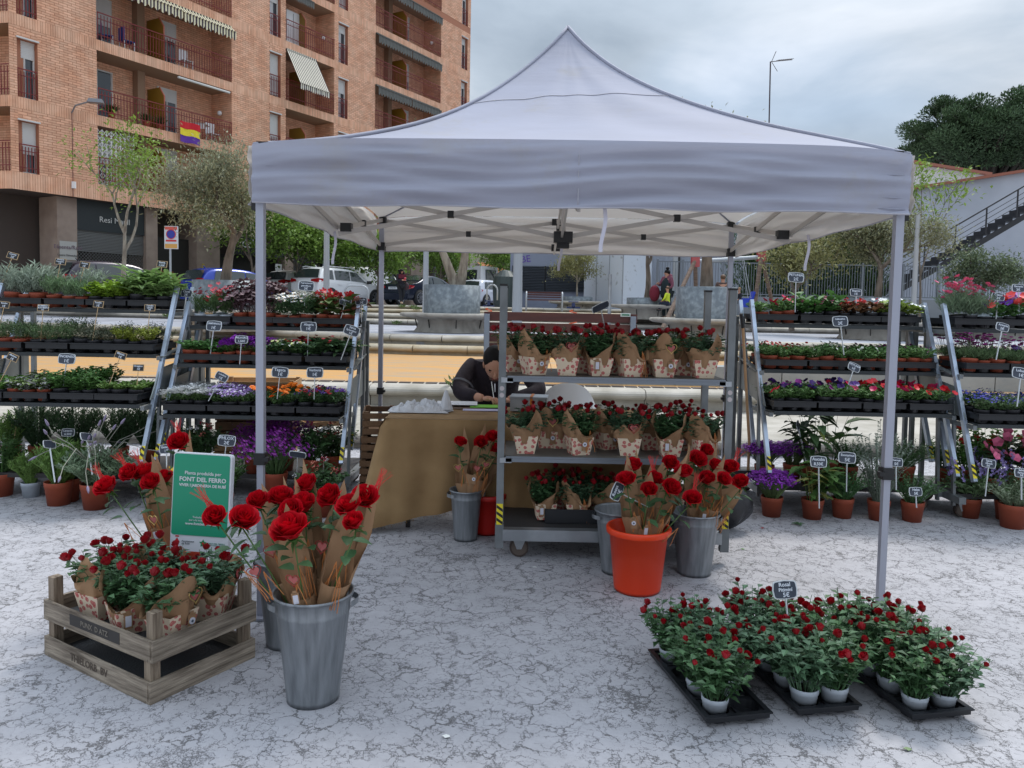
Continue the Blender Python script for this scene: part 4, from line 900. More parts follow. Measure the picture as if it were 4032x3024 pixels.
# ---------------------------------------------------------------- cars
Mtyre = mat('tyre_rubber', (.015, .015, .016), .8); Mrim = mat('alloy_rim', srgb(170, 172, 176), .3, .8); Mblackp = mat('black_trim', (.02, .02, .022), .5)
Mcarg = mat('car_glass', (.035, .045, .045), .05, spec=.9); Mtail = mat('red_tail_lamp', srgb(150, 10, 18), .25); Mplate = mat('number_plate', srgb(200, 204, 208), .4)
Mchrome = mat('chrome', srgb(190, 192, 196), .15, .9)
def car(kind, lab, px, py, Y, zg, hd, col, L=4.3, Wd=1.82, H=1.45, style='hatch', plate=None, rails=False, van=False, grp='cars parked along the street', tail='wedge'):
    P = at(px, py, Y); t = thing(kind, lab, 'van' if van else 'car', (P.x, Y, zg), -R(hd), grp)
    # local: x right, y forward; origin at rear centre on the ground. profile: (y, z_belt, z_roof, half width at roof)
    gl = .25
    bl = .60*H+.02
    if style == 'hatch': st = [(0, .5, .5), (.02, .70, .70), (.06, bl, bl), (.16, bl+.02, bl+.06), (.42, bl+.02, H-.08), (.75, bl, H), (1.6, bl-.02, H+.01), (2.3, bl-.04, H-.03), (2.75, bl-.06, H-.17), (3.25, bl-.08, bl-.05), (3.4, bl-.1, bl-.08), (4.0, bl-.2, bl-.19), (4.2, .58, .58), (4.3, .42, .42)]
    elif style == 'suv': st = [(0, .5, .5), (.03, .8, .8), (.07, bl, bl), (.14, bl+.02, bl+.1), (.38, bl+.03, H-.08), (.55, bl+.02, H-.01), (1.5, bl, H), (2.2, bl-.02, H-.03), (2.7, bl-.04, H-.15), (3.3, bl-.06, bl-.02), (3.45, bl-.08, bl-.06), (4.1, bl-.16, bl-.15), (4.25, .75, .75), (4.38, .45, .45)]
    elif style == 'coupe': st = [(0, .5, .5), (.03, .72, .72), (.08, .93, .93), (.5, .95, .97), (.9, .94, 1.1), (1.45, .92, H-.03), (1.9, .9, H), (2.5, .88, H-.06), (3.3, .86, .9), (3.5, .84, .86), (4.3, .72, .73), (4.5, .55, .55), (4.6, .42, .42)]
    else: st = [(0, .5, .5), (.02, .9, .9), (.04, 1.15, 1.15), (.06, 1.2, H-.12), (.15, 1.2, H), (1.5, 1.18, H+.02), (2.6, 1.14, H-.02), (3.0, 1.1, H-.16), (3.55, 1.0, 1.12), (3.7, .98, 1.02), (4.2, .85, .86), (4.35, .6, .6), (4.4, .45, .45)]
    sy = L/st[-1][0]; hw = Wd/2
    b = MB(); b.smooth = True; rings = []
    for i, (y, zb, zr) in enumerate(st):
        y *= sy; e_ = min(i, len(st)-1-i); nar = {0: .80, 1: .92, 2: .97}.get(e_, 1.0); w_ = hw*nar; rw_ = w_*(1-.20*min(1, (zr-zb)/.45)) if not van else w_*(1-.10*min(1, (zr-zb)/.6)); g_ = .22 if 0 < i < len(st)-1 else .3
        half = [(w_*.93, g_), (w_*.99, g_+.12), (w_, (g_+zb)/2), (w_*.985, zb-.04), (w_*.955, zb)]
        half += [(rw_+(w_*.955-rw_)*.12, zb+(zr-zb)*.88), (rw_*.88, zr-.005), (rw_*.5, zr+.02*(zr > zb+.1)), (0, zr+.03*(zr > zb+.1))]
        rings.append([Vector((x, y, z)) for x, z in half]+[Vector((-x, y, z)) for x, z in reversed(half[:-1])])
    m = len(rings[0]); vs = [v for r_ in rings for v in r_]
    fs = [(i*m+j, i*m+j+1, (i+1)*m+j+1, (i+1)*m+j) for i in range(len(rings)-1) for j in range(m-1)]+[(i*m+m-1, i*m, (i+1)*m, (i+1)*m+m-1) for i in range(len(rings)-1)]
    fs += [tuple(range(m)), tuple(reversed(range((len(rings)-1)*m, len(rings)*m)))]
    b.add(vs, fs)
    paint = mat('car_paint_%s' % kind+lab[:14].replace(' ', '_'), col, .22, .25 if max(col) < .4 else 0, spec=.6)
    bo = b.build('body', paint, t)
    md = bo.modifiers.new('s', 'SUBSURF'); md.levels = md.render_levels = 1
    def ringpt(y, k, s=1):   # interpolate surface
        for i in range(len(st)-1):
            y0, y1 = st[i][0]*sy, st[i+1][0]*sy
            if y0 <= y <= y1:
                f = (y-y0)/max(1e-6, y1-y0); p = rings[i][k].lerp(rings[i+1][k], f); return Vector((p.x*s, p.y, p.z))
        return Vector((0, y, 1))
    def side_glass(y0, y1, s, lo=.12, hi=.9, sl0=0, sl1=0):
        g = MB(); n_ = 6
        def f(u, v):
            ya = y0+(y1-y0)*u+(sl0*(1-u)+sl1*u)*v; a_ = ringpt(ya, 4, s); c_ = ringpt(ya, 5, s); p = a_.lerp(c_, lo+(hi-lo)*v); return p+Vector((.012*s, 0, .0))
        g.smooth = True; g.grid(f, n_, 3); return g.build('side_window', Mcarg, t)
    for s in (1, -1):
        if style == 'hatch': cut = [(.62, 1.0, .12, 0), (1.05, 1.95, 0, 0), (2.0, 2.95, 0, -.5)]
        elif style == 'suv': cut = [(.6, .95, .1, 0), (1.05, 1.95, 0, 0), (2.0, 3.0, 0, -.55)]
        elif style == 'coupe': cut = [(1.05, 1.75, .35, 0), (1.82, 3.05, 0, -.75)]
        else: cut = [(2.65, 3.35, .02, -.35)]
        for y0, y1, s0_, s1_ in cut: side_glass(y0*sy, y1*sy, s, sl0=s0_, sl1=s1_)
    # rear window between stations
    idx = {'hatch': (3, 4), 'suv': (3, 4), 'coupe': (4, 5), 'van': (3, 3)}[style if not van else 'van']
    if not van:
        i0, i1 = idx; g = MB(); g.smooth = True
        def f(u, v):
            A_ = [rings[i0][k].lerp(rings[i1][k], .08+.84*v) for k in (6, 7, 8)]; x = (u*2-1); pm = A_[0] if abs(x) > .99 else A_[2].lerp(A_[0], abs(x)); zadd = 0
            return Vector((pm.x*(1 if x > 0 else -1)*(.98), pm.y-.035, pm.z+.015))
        g.grid(f, 9, 4); g.build('rear_window', Mcarg, t)
    else:
        g = MB()
        for s in (1, -1): g.quad((s*.08, -.015+.0, 1.3), (s*hw*.78, -.0, 1.3), (s*hw*.74, .04, H-.22), (s*.08, .02, H-.22))
    w = MB(); w.box((0, .02*sy+.02, .42), (Wd*.9, .12, .22)); w.box((0, -.0, .3), (Wd*.86, .16, .1)); w.build('rear_bumper', Mblackp if style == 'suv' else paint, t)
    if style == 'suv' and not van: w = MB(); w.box((0, -.07, .3), (Wd*.5, .06, .05)); w.build('bumper_trim', Mchrome, t)
    zl = {'hatch': .86, 'suv': 1.0, 'coupe': .8}.get(style, 1.1)
    for s in (1, -1):
        w = MB()
        if van: w.box((s*hw*.93, .02, 1.05), (.1, .1, .5))
        elif tail == 'round': w.add([Vector((s*hw*.62, -.01, zl-.1)), Vector((s*hw*.93, .0, zl-.14)), Vector((s*hw*1.0, .2, zl+.02)), Vector((s*hw*.97, .18, zl+.15)), Vector((s*hw*.8, .03, zl+.16)), Vector((s*hw*.62, .0, zl+.08))]+[Vector((s*hw*.62, .12, zl))], [(0, 1, 2, 3, 4, 5), (0, 6, 1), (5, 6, 0)])
        else:
            w.add([Vector((s*hw*.5, -.01, zl-.03)), Vector((s*hw*.93, .01, zl-.08)), Vector((s*hw*1.005, .3, zl-.02)), Vector((s*hw*.99, .42, zl+.07)), Vector((s*hw*.93, .05, zl+.1)), Vector((s*hw*.5, .0, zl+.05))], [(0, 1, 4, 5), (1, 2, 3, 4)])
        w.build('tail_light', Mtail, t)
    if plate:
        w = MB(); zp = .78 if style != 'coupe' else .76; w.box((-.0, -.02 if style != 'suv' else -.0, zp), (.5, .02, .11)); po = w.build('number_plate', Mplate, t)
        me = text_mesh(plate, .1, mat('plate_black', (.02, .02, .03)), ext=.001); put('plate_lettering', me, po, (.02, -.035 if style != 'suv' else -.015, zp), (R(90), 0, 0))
    wr_ = .33 if not style == 'coupe' else .345
    for yw in (.17*L, .80*L):
        for s in (1, -1):
            ar = MB(); pts = [Vector((s*(hw+.004), yw+(wr_+.05)*math.cos(a), wr_+(wr_+.05)*math.sin(a))) for a in [math.pi*i/10 for i in range(11)]]
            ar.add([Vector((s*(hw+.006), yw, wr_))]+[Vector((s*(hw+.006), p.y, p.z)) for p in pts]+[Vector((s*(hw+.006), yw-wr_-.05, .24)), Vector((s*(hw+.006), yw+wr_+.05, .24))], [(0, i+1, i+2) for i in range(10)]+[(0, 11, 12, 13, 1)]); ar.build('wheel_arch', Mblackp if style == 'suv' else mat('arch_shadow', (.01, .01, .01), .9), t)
            wo_ = MB(); wo_.smooth = True
            RM = Matrix.Rotation(math.pi/2, 3, 'Y')
            prof = [(wr_-.1, -.1), (wr_-.01, -.09), (wr_, -.05), (wr_, .05), (wr_-.01, .09), (wr_-.1, .1)]
            n_ = 20; vs = [RM @ Vector((r_*math.cos(6.283*j/n_), r_*math.sin(6.283*j/n_), z))+Vector((s*(hw-.07), yw, wr_)) for r_, z in prof for j in range(n_)]
            wo_.add(vs, [(i*n_+j, i*n_+(j+1) % n_, (i+1)*n_+(j+1) % n_, (i+1)*n_+j) for i in range(5) for j in range(n_)]); wh_ = wo_.build('wheel', Mtyre, t)
            ri = MB()
            xx = s*(hw+.02)
            for j in range(10 if style == 'coupe' else 5):
                a = 6.283*j/(10 if style == 'coupe' else 5); ri.bar((xx, yw, wr_), (xx, yw+.225*math.cos(a), wr_+.225*math.sin(a)), .02 if style == 'coupe' else .045, .05, up=(1, 0, 0))
            ri.tube([(xx-.01*s, yw+.225*math.cos(6.283*j/18), wr_+.225*math.sin(6.283*j/18)) for j in range(19)], .018, 5); ri.build('rim', Mrim, wh_)
    for s in (1, -1):
        y = (3.0 if style != 'coupe' else 3.0)*sy; w = MB(); w.box((s*(hw+.1), y, bl+.02 if style != 'coupe' else .95), (.2, .1, .14)); w.build('wing_mirror', Mblackp, t)
    if rails:
        for s in (1, -1): w = MB(); w.tube([(s*hw*.68, .5*sy, H-.0), (s*hw*.7, .7*sy, H+.05), (s*hw*.7, 2.2*sy, H+.03), (s*hw*.66, 2.5*sy, H-.04)], .018, 6); w.build('roof_rail', paint, t)
    w = MB(); w.tube([(0, .75*sy, H), (0, .66*sy, H+.1)], [.03, .01], 5); w.build('antenna', paint, t)
    # door shut lines and handles
    for s in (1, -1):
        w = MB()
        for y in ((2.0, 1.05) if not van and style != 'coupe' else ((1.8,) if not van else (2.6, 1.4))): w.bar((s*(hw*.998+.004), y*sy, .35), (s*(hw*.96+.004), y*sy, bl-.03), .008, .012, up=(1, 0, 0))
        w.build('door_gap', Mblackp, t)
        for y in ((1.25, 2.15) if style != 'coupe' else (2.0,)): w = MB(); w.box((s*(hw+.004), y*sy, bl-.12), (.03, .2, .03)); w.build('door_handle', paint, t)
    return t
Wt = (.72, .72, .73)
car('parked_car', 'dark grey estate car behind the herb rack, far left', 215, 1190, 27, 1.36, 40, srgb(58, 52, 62), 4.5, 1.8, 1.47, 'hatch', rails=False)
car('parked_car', 'blue hatchback behind the rack, partly hidden by the olive planter', 735, 1200, 28.5, 1.30, 38, srgb(40, 62, 150), 4.25, 1.76, 1.42, 'hatch', tail='round')
car('parked_car', 'white crossover with long tail lamps, directly right of the near left tent leg', 1070, 1200, 36.5, 1.46, 33, Wt, 4.35, 1.8, 1.55, 'suv')
car('parked_car', 'white SUV with roof rails and plate, in the middle of the parked row', 1195, 1200, 33.5, 1.46, 33, Wt, 4.37, 1.84, 1.6, 'suv', plate='6875', rails=True)
car('parked_van', 'white panel van behind the white SUV', 1330, 1190, 38, 1.46, 33, Wt, 4.5, 1.85, 1.85, 'van', van=True)
car('parked_car', 'dark blue coupe with silver spoked wheels behind the woman with the phone', 1547, 1200, 34.5, 1.46, 33, srgb(34, 40, 54), 4.62, 1.85, 1.40, 'coupe', plate='5740 FYY')
car('parked_car', 'silver white hatchback to the right of the near zinc planter', 1835, 1185, 43, 1.46, 33, srgb(190, 194, 204), 4.2, 1.8, 1.5, 'hatch')
car('parked_car', 'small white car farthest away, left of the dark recycling bin', 1955, 1160, 53, 1.46, 30, Wt, 4.1, 1.75, 1.5, 'hatch')
# recovery truck
tr = thing('recovery_truck', 'white recovery truck with folded grey steel lifting frame behind the planter', 'truck', (at(1700, 1180, 46).x, 46, 1.46), -R(33), 'cars parked along the street')
w = MB(); w.box((0, 4.6, 1.6), (2.1, 2.2, 1.9), None, (.9, .85)); w.build('cab', mat('truck_white', Wt, .3), tr)
w = MB(); w.box((1.0, 4.7, 1.95), (.12, 1.1, .75)); w.box((0, 3.58, 1.95), (1.4, .08, .7)); w.build('side_window', Mcarg, tr)
w = MB(); w.box((0, 1.8, .95), (2.1, 3.6, .18)); w.box((0, 0, 1.0), (2.1, .2, .3)); w.build('deck', mat('truck_steel', srgb(120, 122, 124), .5, .5), tr)
w = MB(); w.bar((-.6, .2, 1.1), (.5, .9, 1.9), .12); w.bar((.5, .9, 1.9), (1.0, -.6, 1.2), .1); w.box((0, .6, 1.7), (1.8, .16, .16)); w.box((-.3, .6, 2.0), (.15, .15, .7)); w.build('lifting_frame', mat('truck_steel', (1, 1, 1)), tr)
for y in (.9, 4.5):
    for s in (1, -1): w = MB(); w.tube([(s*.95, y, .45), (s*.7, y, .45)], .45, 16); w.build('wheel', Mtyre, tr)
# parking sign
ps = thing('parking_sign', 'white red and orange parking regulation sign on a slim post before the dark entrance', 'sign', (0, 0, 0))
YP = 26; tl = at(649, 890, YP); br_ = at(703, 981, YP); cx_ = (tl.x+br_.x)/2; w = MB(); w.tube([(cx_-.05, YP, 1.3), (cx_-.05, YP, br_.z)], .035, 8); w.build('post', Mpole, ps)
w = MB(); w.box(((tl.x+br_.x)/2, YP-.03, (tl.z+br_.z)/2), (br_.x-tl.x, .03, tl.z-br_.z)); pn = w.build('panel', mat('sign_enamel', srgb(210, 214, 220), .35), ps)
hh = tl.z-br_.z; wwd = br_.x-tl.x
def strip(z0, z1, m, name, wf=.9): w = MB(); w.box(((tl.x+br_.x)/2, YP-.048, tl.z-hh*(z0+z1)/2), (wwd*wf, .006, hh*(z1-z0))); w.build(name, m, pn)
strip(.03, .16, mat('sign_salmon', srgb(214, 96, 84), .4), 'red_band'); strip(.6, .68, mat('sign_red2', srgb(204, 50, 50), .4), 'red_bar', .78); strip(.78, .97, mat('sign_orange', srgb(214, 160, 84), .4), 'orange_band')
w = MB(); w.tube([(cx_, YP-.05, tl.z-hh*.36), (cx_, YP-.056, tl.z-hh*.36)], .15, 20); w.build('blue_disc', mat('sign_blue2', srgb(50, 60, 160), .4), pn)
w = MB(); w.tube([(cx_+.15*math.cos(a*.35), YP-.054, tl.z-hh*.36+.15*math.sin(a*.35)) for a in range(19)], .014, 5); w.build('red_ring', mat('sign_red2', (1, 1, 1)), pn)
# ---------------------------------------------------------------- people
def skin_mesh(name, joints, edges, radii, mats, sub=2, root=0):
    me = bpy.data.meshes.new(name); me.from_pydata([Vector(j) for j in joints], edges, [])
    o = bpy.data.objects.new(name, me); C.objects.link(o); m = o.modifiers.new('skin', 'SKIN')
    for i, r_ in enumerate(radii):
        rr = r_ if hasattr(r_, '__len__') else (r_, r_); me.skin_vertices[0].data[i].radius = rr
    me.skin_vertices[0].data[root].use_root = True
    s_ = o.modifiers.new('sub', 'SUBSURF'); s_.levels = sub
    dg = bpy.context.evaluated_depsgraph_get(); dg.update(); out = bpy.data.meshes.new_from_object(o.evaluated_get(dg)); bpy.data.objects.remove(o)
    out.materials.clear()
    for mm in (mats if isinstance(mats, (list, tuple)) else [mats]): out.materials.append(mm)
    out.polygons.foreach_set('use_smooth', [True]*len(out.polygons)); return out
Mskin = mat('skin', srgb(190, 142, 118), .55, spec=.3); Mhairb = mat('black_hair', (.006, .005, .005), .6, spec=.2); Mhairbr = mat('brown_hair', srgb(96, 70, 50), .6)
def ell(mb, c, r, n=16, rot=None):
    mb.smooth = True; o = len(mb.v); k = 10
    vs = []
    for i in range(k+1):
        for j in range(n):
            p = Vector((r[0]*math.sin(math.pi*i/k)*math.cos(2*math.pi*j/n), r[1]*math.sin(math.pi*i/k)*math.sin(2*math.pi*j/n), -r[2]*math.cos(math.pi*i/k)))
            if rot is not None: p = rot @ p
            vs.append(p+Vector(c))
    mb.add(vs, [(i*n+j, i*n+(j+1) % n, (i+1)*n+(j+1) % n, (i+1)*n+j) for i in range(k) for j in range(n)]); mb.smooth = False
def person(lab, loc, rz, H, top, legs, skin=Mskin, pose=None, hair='short', hairm=Mhairb, shoes=None, coat_len=.0, grp=None):
    """standing figure facing -y; pose: dict of joint overrides (fractions of height)"""
    J = dict(pel=(0, 0, .52), bel=(0, 0, .60), che=(0, .0, .72), nek=(0, 0, .83), hd=(0, -.012, .90), top=(0, -.0, .965),
             ls=(.105, 0, .80), le=(.13, .01, .63), lh=(.13, -.04, .48), rs=(-.105, 0, .80), re=(-.13, .01, .63), rh=(-.13, -.04, .48),
             lp=(.055, 0, .50), lk=(.06, -.01, .28), la=(.06, 0, .05), lf=(.06, -.07, .02), rp=(-.055, 0, .50), rk=(-.06, -.01, .28), ra=(-.06, 0, .05), rf=(-.06, -.07, .02))
    if pose: J.update(pose)
    K = {k: Vector(v)*H for k, v in J.items()}
    t = thing('person', lab, 'person', loc, rz, grp)
    names = ['pel', 'bel', 'che', 'nek', 'hd', 'top', 'ls', 'le', 'lh', 'rs', 're', 'rh', 'lp', 'lk', 'la', 'lf', 'rp', 'rk', 'ra', 'rf']
    ed = [('pel', 'bel'), ('bel', 'che'), ('che', 'nek'), ('nek', 'hd'), ('hd', 'top'), ('che', 'ls'), ('ls', 'le'), ('le', 'lh'), ('che', 'rs'), ('rs', 're'), ('re', 'rh'), ('pel', 'lp'), ('lp', 'lk'), ('lk', 'la'), ('la', 'lf'), ('pel', 'rp'), ('rp', 'rk'), ('rk', 'ra'), ('ra', 'rf')]
    ra = dict(pel=(.085, .06), bel=(.075, .055), che=(.085, .06), nek=.032, hd=(.045, .055), top=.038, ls=.037, le=.026, lh=.018, rs=.037, re=.026, rh=.018, lp=.05, lk=.034, la=.02, lf=.02, rp=.05, rk=.034, ra=.02, rf=.02)
    rr = [(tuple(x*H for x in ra[n]) if hasattr(ra[n], '__len__') else ra[n]*H) for n in names]; ix = {n: i for i, n in enumerate(names)}
    me = skin_mesh('body', [K[n] for n in names], [(ix[a], ix[b]) for a, b in ed], rr, skin, 2); put('body', me, t)
    tn = ['bel', 'pel', 'che', 'nek', 'ls', 'le', 'lh', 'rs', 're', 'rh']; te = [('pel', 'bel'), ('bel', 'che'), ('che', 'nek'), ('che', 'ls'), ('ls', 'le'), ('le', 'lh'), ('che', 'rs'), ('rs', 're'), ('re', 'rh')]
    KK = dict(K); KK['lh'] = K['le'].lerp(K['lh'], .88); KK['rh'] = K['re'].lerp(K['rh'], .88); KK['nek'] = K['che'].lerp(K['nek'], .8); KK['pel'] = K['pel']-UP*coat_len*H
    it = {n: i for i, n in enumerate(tn)}; sc = 1.22
    r2 = [tuple(x*sc*H for x in (ra[n] if hasattr(ra[n], '__len__') else (ra[n], ra[n]))) for n in tn]
    put('jacket', skin_mesh('jacket', [KK[n] for n in tn], [(it[a], it[b]) for a, b in te], r2, top, 2), t)
    if legs:
        ln = ['pel', 'lp', 'lk', 'la', 'rp', 'rk', 'ra']; le_ = [('pel', 'lp'), ('lp', 'lk'), ('lk', 'la'), ('pel', 'rp'), ('rp', 'rk'), ('rk', 'ra')]; il = {n: i for i, n in enumerate(ln)}
        r3 = [tuple(x*1.2*H for x in (ra[n] if hasattr(ra[n], '__len__') else (ra[n], ra[n]))) for n in ln]; r3[3] = r3[6] = (.03*H, .03*H)
        put('trousers', skin_mesh('trousers', [K[n] for n in ln], [(il[a], il[b]) for a, b in le_], r3, legs, 2), t)
        for s in ('l', 'r'):
            w = MB(); ell(w, (K[s+'a']+K[s+'f'])/2-UP*.005*H, (.028*H, .062*H, .026*H)); w.build('shoe', shoes or Mblackp, t)
    h = MB(); c = K['hd']; d = (K['top']-K['hd']).normalized()
    ell(h, c+d*.028*H+Vector((0, .012*H, 0)), (.053*H, .062*H, .052*H))
    if hair == 'long':
        ell(h, c+Vector((0, .035*H, -.05*H)), (.07*H, .05*H, .105*H)); ell(h, c+Vector((.045*H, .0, -.04*H)), (.022*H, .035*H, .07*H)); ell(h, c+Vector((-.045*H, .0, -.04*H)), (.022*H, .035*H, .07*H))
    if hair == 'bun': ell(h, c+UP*.1*H+Vector((0, .02*H, 0)), (.035*H, .035*H, .028*H))
    h.build('hair', hairm, t)
    f = MB(); fr_ = c+Vector((0, -.055*H, 0)); f.box(fr_+UP*-.002*H, (.014*H, .02*H, .022*H)); f.build('nose', skin, t)
    f = MB(); [f.box(fr_+Vector((s*.02*H, .008*H, .012*H)), (.012*H, .008*H, .006*H)) for s in (1, -1)]; f.build('eyes', Mhairb, t)
    f = MB(); f.box(fr_+Vector((0, .008*H, -.024*H)), (.022*H, .008*H, .005*H)); f.build('mouth', mat('lips', srgb(150, 80, 74), .5), t)
    for s in ('l', 'r'):
        if s+'h' in K:
            w = MB(); hp = K[s+'h']; fd = (K[s+'h']-K[s+'e']).normalized()
            for i in range(4): q = hp+fd.orthogonal().normalized()*(i-1.5)*.011*H; w.smooth = True; w.tube([q, q+fd*.03*H, q+fd*.045*H-UP*.01*H], [.0062*H, .0055*H, .004*H], 5)
            w.tube([hp, hp+fd.orthogonal()*.03*H+fd*.012*H], [.007*H, .005*H], 5); w.build('fingers', skin, t)
    return t, K
Mblackj = mat('dark_knit', srgb(36, 34, 44), .9); Mjean = mat('black_jeans', srgb(28, 29, 33), .9)
P = at(1578, 1197, 32)
t, K = person('woman with long dark hair in black, walking and looking at a red phone', (P.x, 32, P.z), R(40), 1.5, Mblackj, Mjean, hair='long', shoes=mat('tan_boot', srgb(176, 150, 120), .7),
   pose=dict(lh=(.03, -.17, .66), le=(.14, -.03, .64), rh=(-.03, -.17, .66), re=(-.14, -.03, .64), hd=(0, -.03, .89), top=(0, -.025, .955), lk=(.06, -.05, .28), la=(.05, .06, .05), lf=(.05, .0, .02), rk=(-.05, -.05, .28), ra=(-.05, -.09, .05), rf=(-.05, -.16, .02)))
w = MB(); w.box((0, -.02, 1.14), (.33, .24, .17)); w.build('burgundy_yoke', mat('burgundy_knit', srgb(92, 28, 44), .9), t)
ph = thing('mobile_phone', 'red mobile phone held by the woman in black', 'phone', (P.x, 32, P.z), R(40)); w = MB(); w.box((0, -.3, 1.02), (.08, .02, .14), Matrix.Rotation(.6, 3, 'X')); w.build('case', mat('red_phone', srgb(200, 40, 60), .4), ph)
bg_ = thing('shoulder_bag', 'dark patterned shoulder bag hanging from the woman in black', 'bag', (P.x+.2, 32.1, P.z+.62)); w = MB(); ell(w, (0, 0, .12), (.13, .1, .17)); w.build('bag_body', mat('dark_bag', srgb(60, 44, 48), .8), bg_); w = MB(); w.tube([(-.02, 0, .25), (-.1, -.02, .6)], .012, 5); w.build('strap', mat('dark_bag', (1, 1, 1)), bg_)
P = at(2625, 1180, 24.3)
t, K = person('woman with hair bun, dark apron dress and pink hooded sleeves by the low planter', (P.x, 24.3, P.z-.62), R(-55), 1.62, mat('rose_jacket', srgb(120, 68, 84), .85), mat('dark_green_dress', srgb(26, 38, 42), .9), hair='bun',
   pose=dict(rh=(-.05, -.2, .70), re=(-.13, -.06, .66), lh=(.1, -.08, .6), le=(.14, .0, .64), hd=(0, -.02, .89)))
w = MB(); ell(w, (0, -.02, .98), (.19, .17, .34)); w.build('pinafore', mat('dark_green_dress', (1, 1, 1)), t)
w = MB(); ell(w, (0, .08, 1.36), (.13, .08, .08)); w.build('hood', mat('rose_jacket', (1, 1, 1)), t)
bp_ = thing('red_backpack', 'dark red backpack standing on the low planter beside the mother', 'backpack', (at(2577, 1170, 24.4).x, 24.4, at(2577, 1170, 24.4).z)); w = MB(); ell(w, (0, 0, .12), (.17, .13, .26)); w.build('bag_body', mat('burgundy_cloth', srgb(112, 26, 44), .85), bp_); w = MB(); w.tube([(0, 0, .36), (.06, 0, .44), (.12, 0, .36)], .012, 5); w.build('handle', mat('burgundy_cloth', (1, 1, 1)), bp_)
P = at(2630, 1197, 24.0)
sit = dict(pel=(0, 0, .25), bel=(0, -.02, .36), che=(0, -.02, .48), nek=(0, -.02, .60), hd=(0, -.03, .71), top=(0, -.02, .80), ls=(.12, -.02, .55), le=(.17, -.06, .40), lh=(.12, -.16, .32), rs=(-.12, -.02, .55), re=(-.17, -.06, .40), rh=(-.12, -.16, .32), lp=(.07, -.02, .24), lk=(.08, -.24, .26), la=(.08, -.26, .04), lf=(.08, -.33, .02), rp=(-.07, -.02, .24), rk=(-.08, -.24, .26), ra=(-.08, -.26, .04), rf=(-.08, -.33, .02))
person('small child in a bright yellow jacket sitting on the round seat edge', (P.x, 24.0, P.z-.22), R(-120), .98, mat('hi_vis_yellow', srgb(206, 222, 50), .7), mat('navy_trousers', srgb(38, 44, 62), .9), pose=sit, hairm=Mhairbr)
P = at(2862, 1130, 25.5); person('man in a brown jacket with his back to us behind the rear right tent leg', (P.x, 26, P.z-1.25), R(170), 1.72, mat('brown_jacket', srgb(84, 66, 60), .9), Mjean, hairm=Mhairbr)
P = at(2910, 1185, 23.6); person('toddler in dark clothes sitting in the blue swing seat', (P.x, 23.55, P.z-.22), R(-70), .8, mat('dark_clothes', srgb(34, 34, 44), .9), mat('dark_clothes', (1, 1, 1)), pose=sit, hairm=mat('fair_hair', srgb(150, 118, 84), .6))
P = at(0, 1110, 7.3); person('person in a pale blue shirt cut by the left edge of the photograph', (P.x-.22, 7.3, 0), R(120), 1.72, mat('pale_blue_shirt', srgb(150, 172, 212), .8), Mjean)
# ---- the man writing at the table
man = thing('person', 'man with short black hair in a dark jacket bent over the table, writing', 'person', (0, 0, 0))
Hx = at(1968, 1440, 6.05); hc = Vector((Hx.x-.035, 6.02, Hx.z+.01))
Ls = at(1850, 1515, 6.2); Rs = at(2095, 1500, 6.2); 
sh_l = Vector((hc.x-.2, 6.22, 1.005)); sh_r = Vector((hc.x+.24, 6.22, 1.005)); chest = Vector((hc.x, 6.26, .92)); neck = Vector((hc.x+.0, 6.15, 1.04))
el_l = Vector((at(1805, 1590, 6.0).x, 6.02, .81)); ha_l = at(1905, 1603, 5.80); ha_l.z = .80
el_r = Vector((hc.x+.36, 6.0, .83)); ha_r = Vector((hc.x+.1, 5.80, .79)); pel = Vector((hc.x, 6.45, .48)); bel = Vector((hc.x, 6.42, .68))
kl = Vector((hc.x-.14, 6.0, .52)); kr = Vector((hc.x+.14, 6.0, .52)); al = Vector((hc.x-.14, 6.0, .08)); ar_ = Vector((hc.x+.14, 6.0, .08))
hj = [pel, bel, chest, neck, hc+Vector((0, .02, -.02)), hc+Vector((0, -.05, .06)), sh_l, el_l, ha_l, sh_r, el_r, ha_r, kl, al, kr, ar_]
he = [(0, 1), (1, 2), (2, 3), (3, 4), (4, 5), (2, 6), (6, 7), (7, 8), (2, 9), (9, 10), (10, 11), (0, 12), (12, 13), (0, 14), (14, 15)]
put('body', skin_mesh('body', hj, he, [(.15, .11), (.14, .1), (.15, .1), .055, (.078, .09), .07, .062, .045, .032, .062, .045, .032, .07, .05, .07, .05], Mskin, 2), man)
Mjk = mat('plum_black_fleece', srgb(32, 24, 32), .9, col2=srgb(42, 33, 42), scale=14, bump=.5, bscale=40)
wl = el_l.lerp(ha_l, .8); wr2 = el_r.lerp(ha_r, .8)
put('jacket', skin_mesh('jacket', [pel, bel, chest, neck+Vector((0, .03, -.02)), sh_l, el_l, wl, sh_r, el_r, wr2, sh_l.lerp(el_l, .5)+Vector((-.02, 0, 0)), sh_r.lerp(el_r, .5)], [(0, 1), (1, 2), (2, 3), (2, 4), (4, 10), (10, 5), (5, 6), (2, 7), (7, 11), (11, 8), (8, 9)],
    [(.19, .14), (.2, .14), (.2, .135), (.085, .075), (.092, .088), .075, .05, (.092, .088), .075, .05, .082, .082], Mjk, 3), man)
put('trousers', skin_mesh('trousers', [pel, kl, al, kr, ar_], [(0, 1), (1, 2), (0, 3), (3, 4)], [(.17, .12), .085, .06, .085, .06], Mjean, 2), man)
TL = Matrix.Rotation(R(38), 3, 'X')     # head bowed towards the table
w = MB(); ell(w, hc, (.084, .106, .12), 20, TL); w.build('head', Mskin, man)
w = MB(); ell(w, hc+TL @ Vector((0, .03, .042)), (.098, .11, .103), 20, TL); w.build('hair', Mhairb, man)
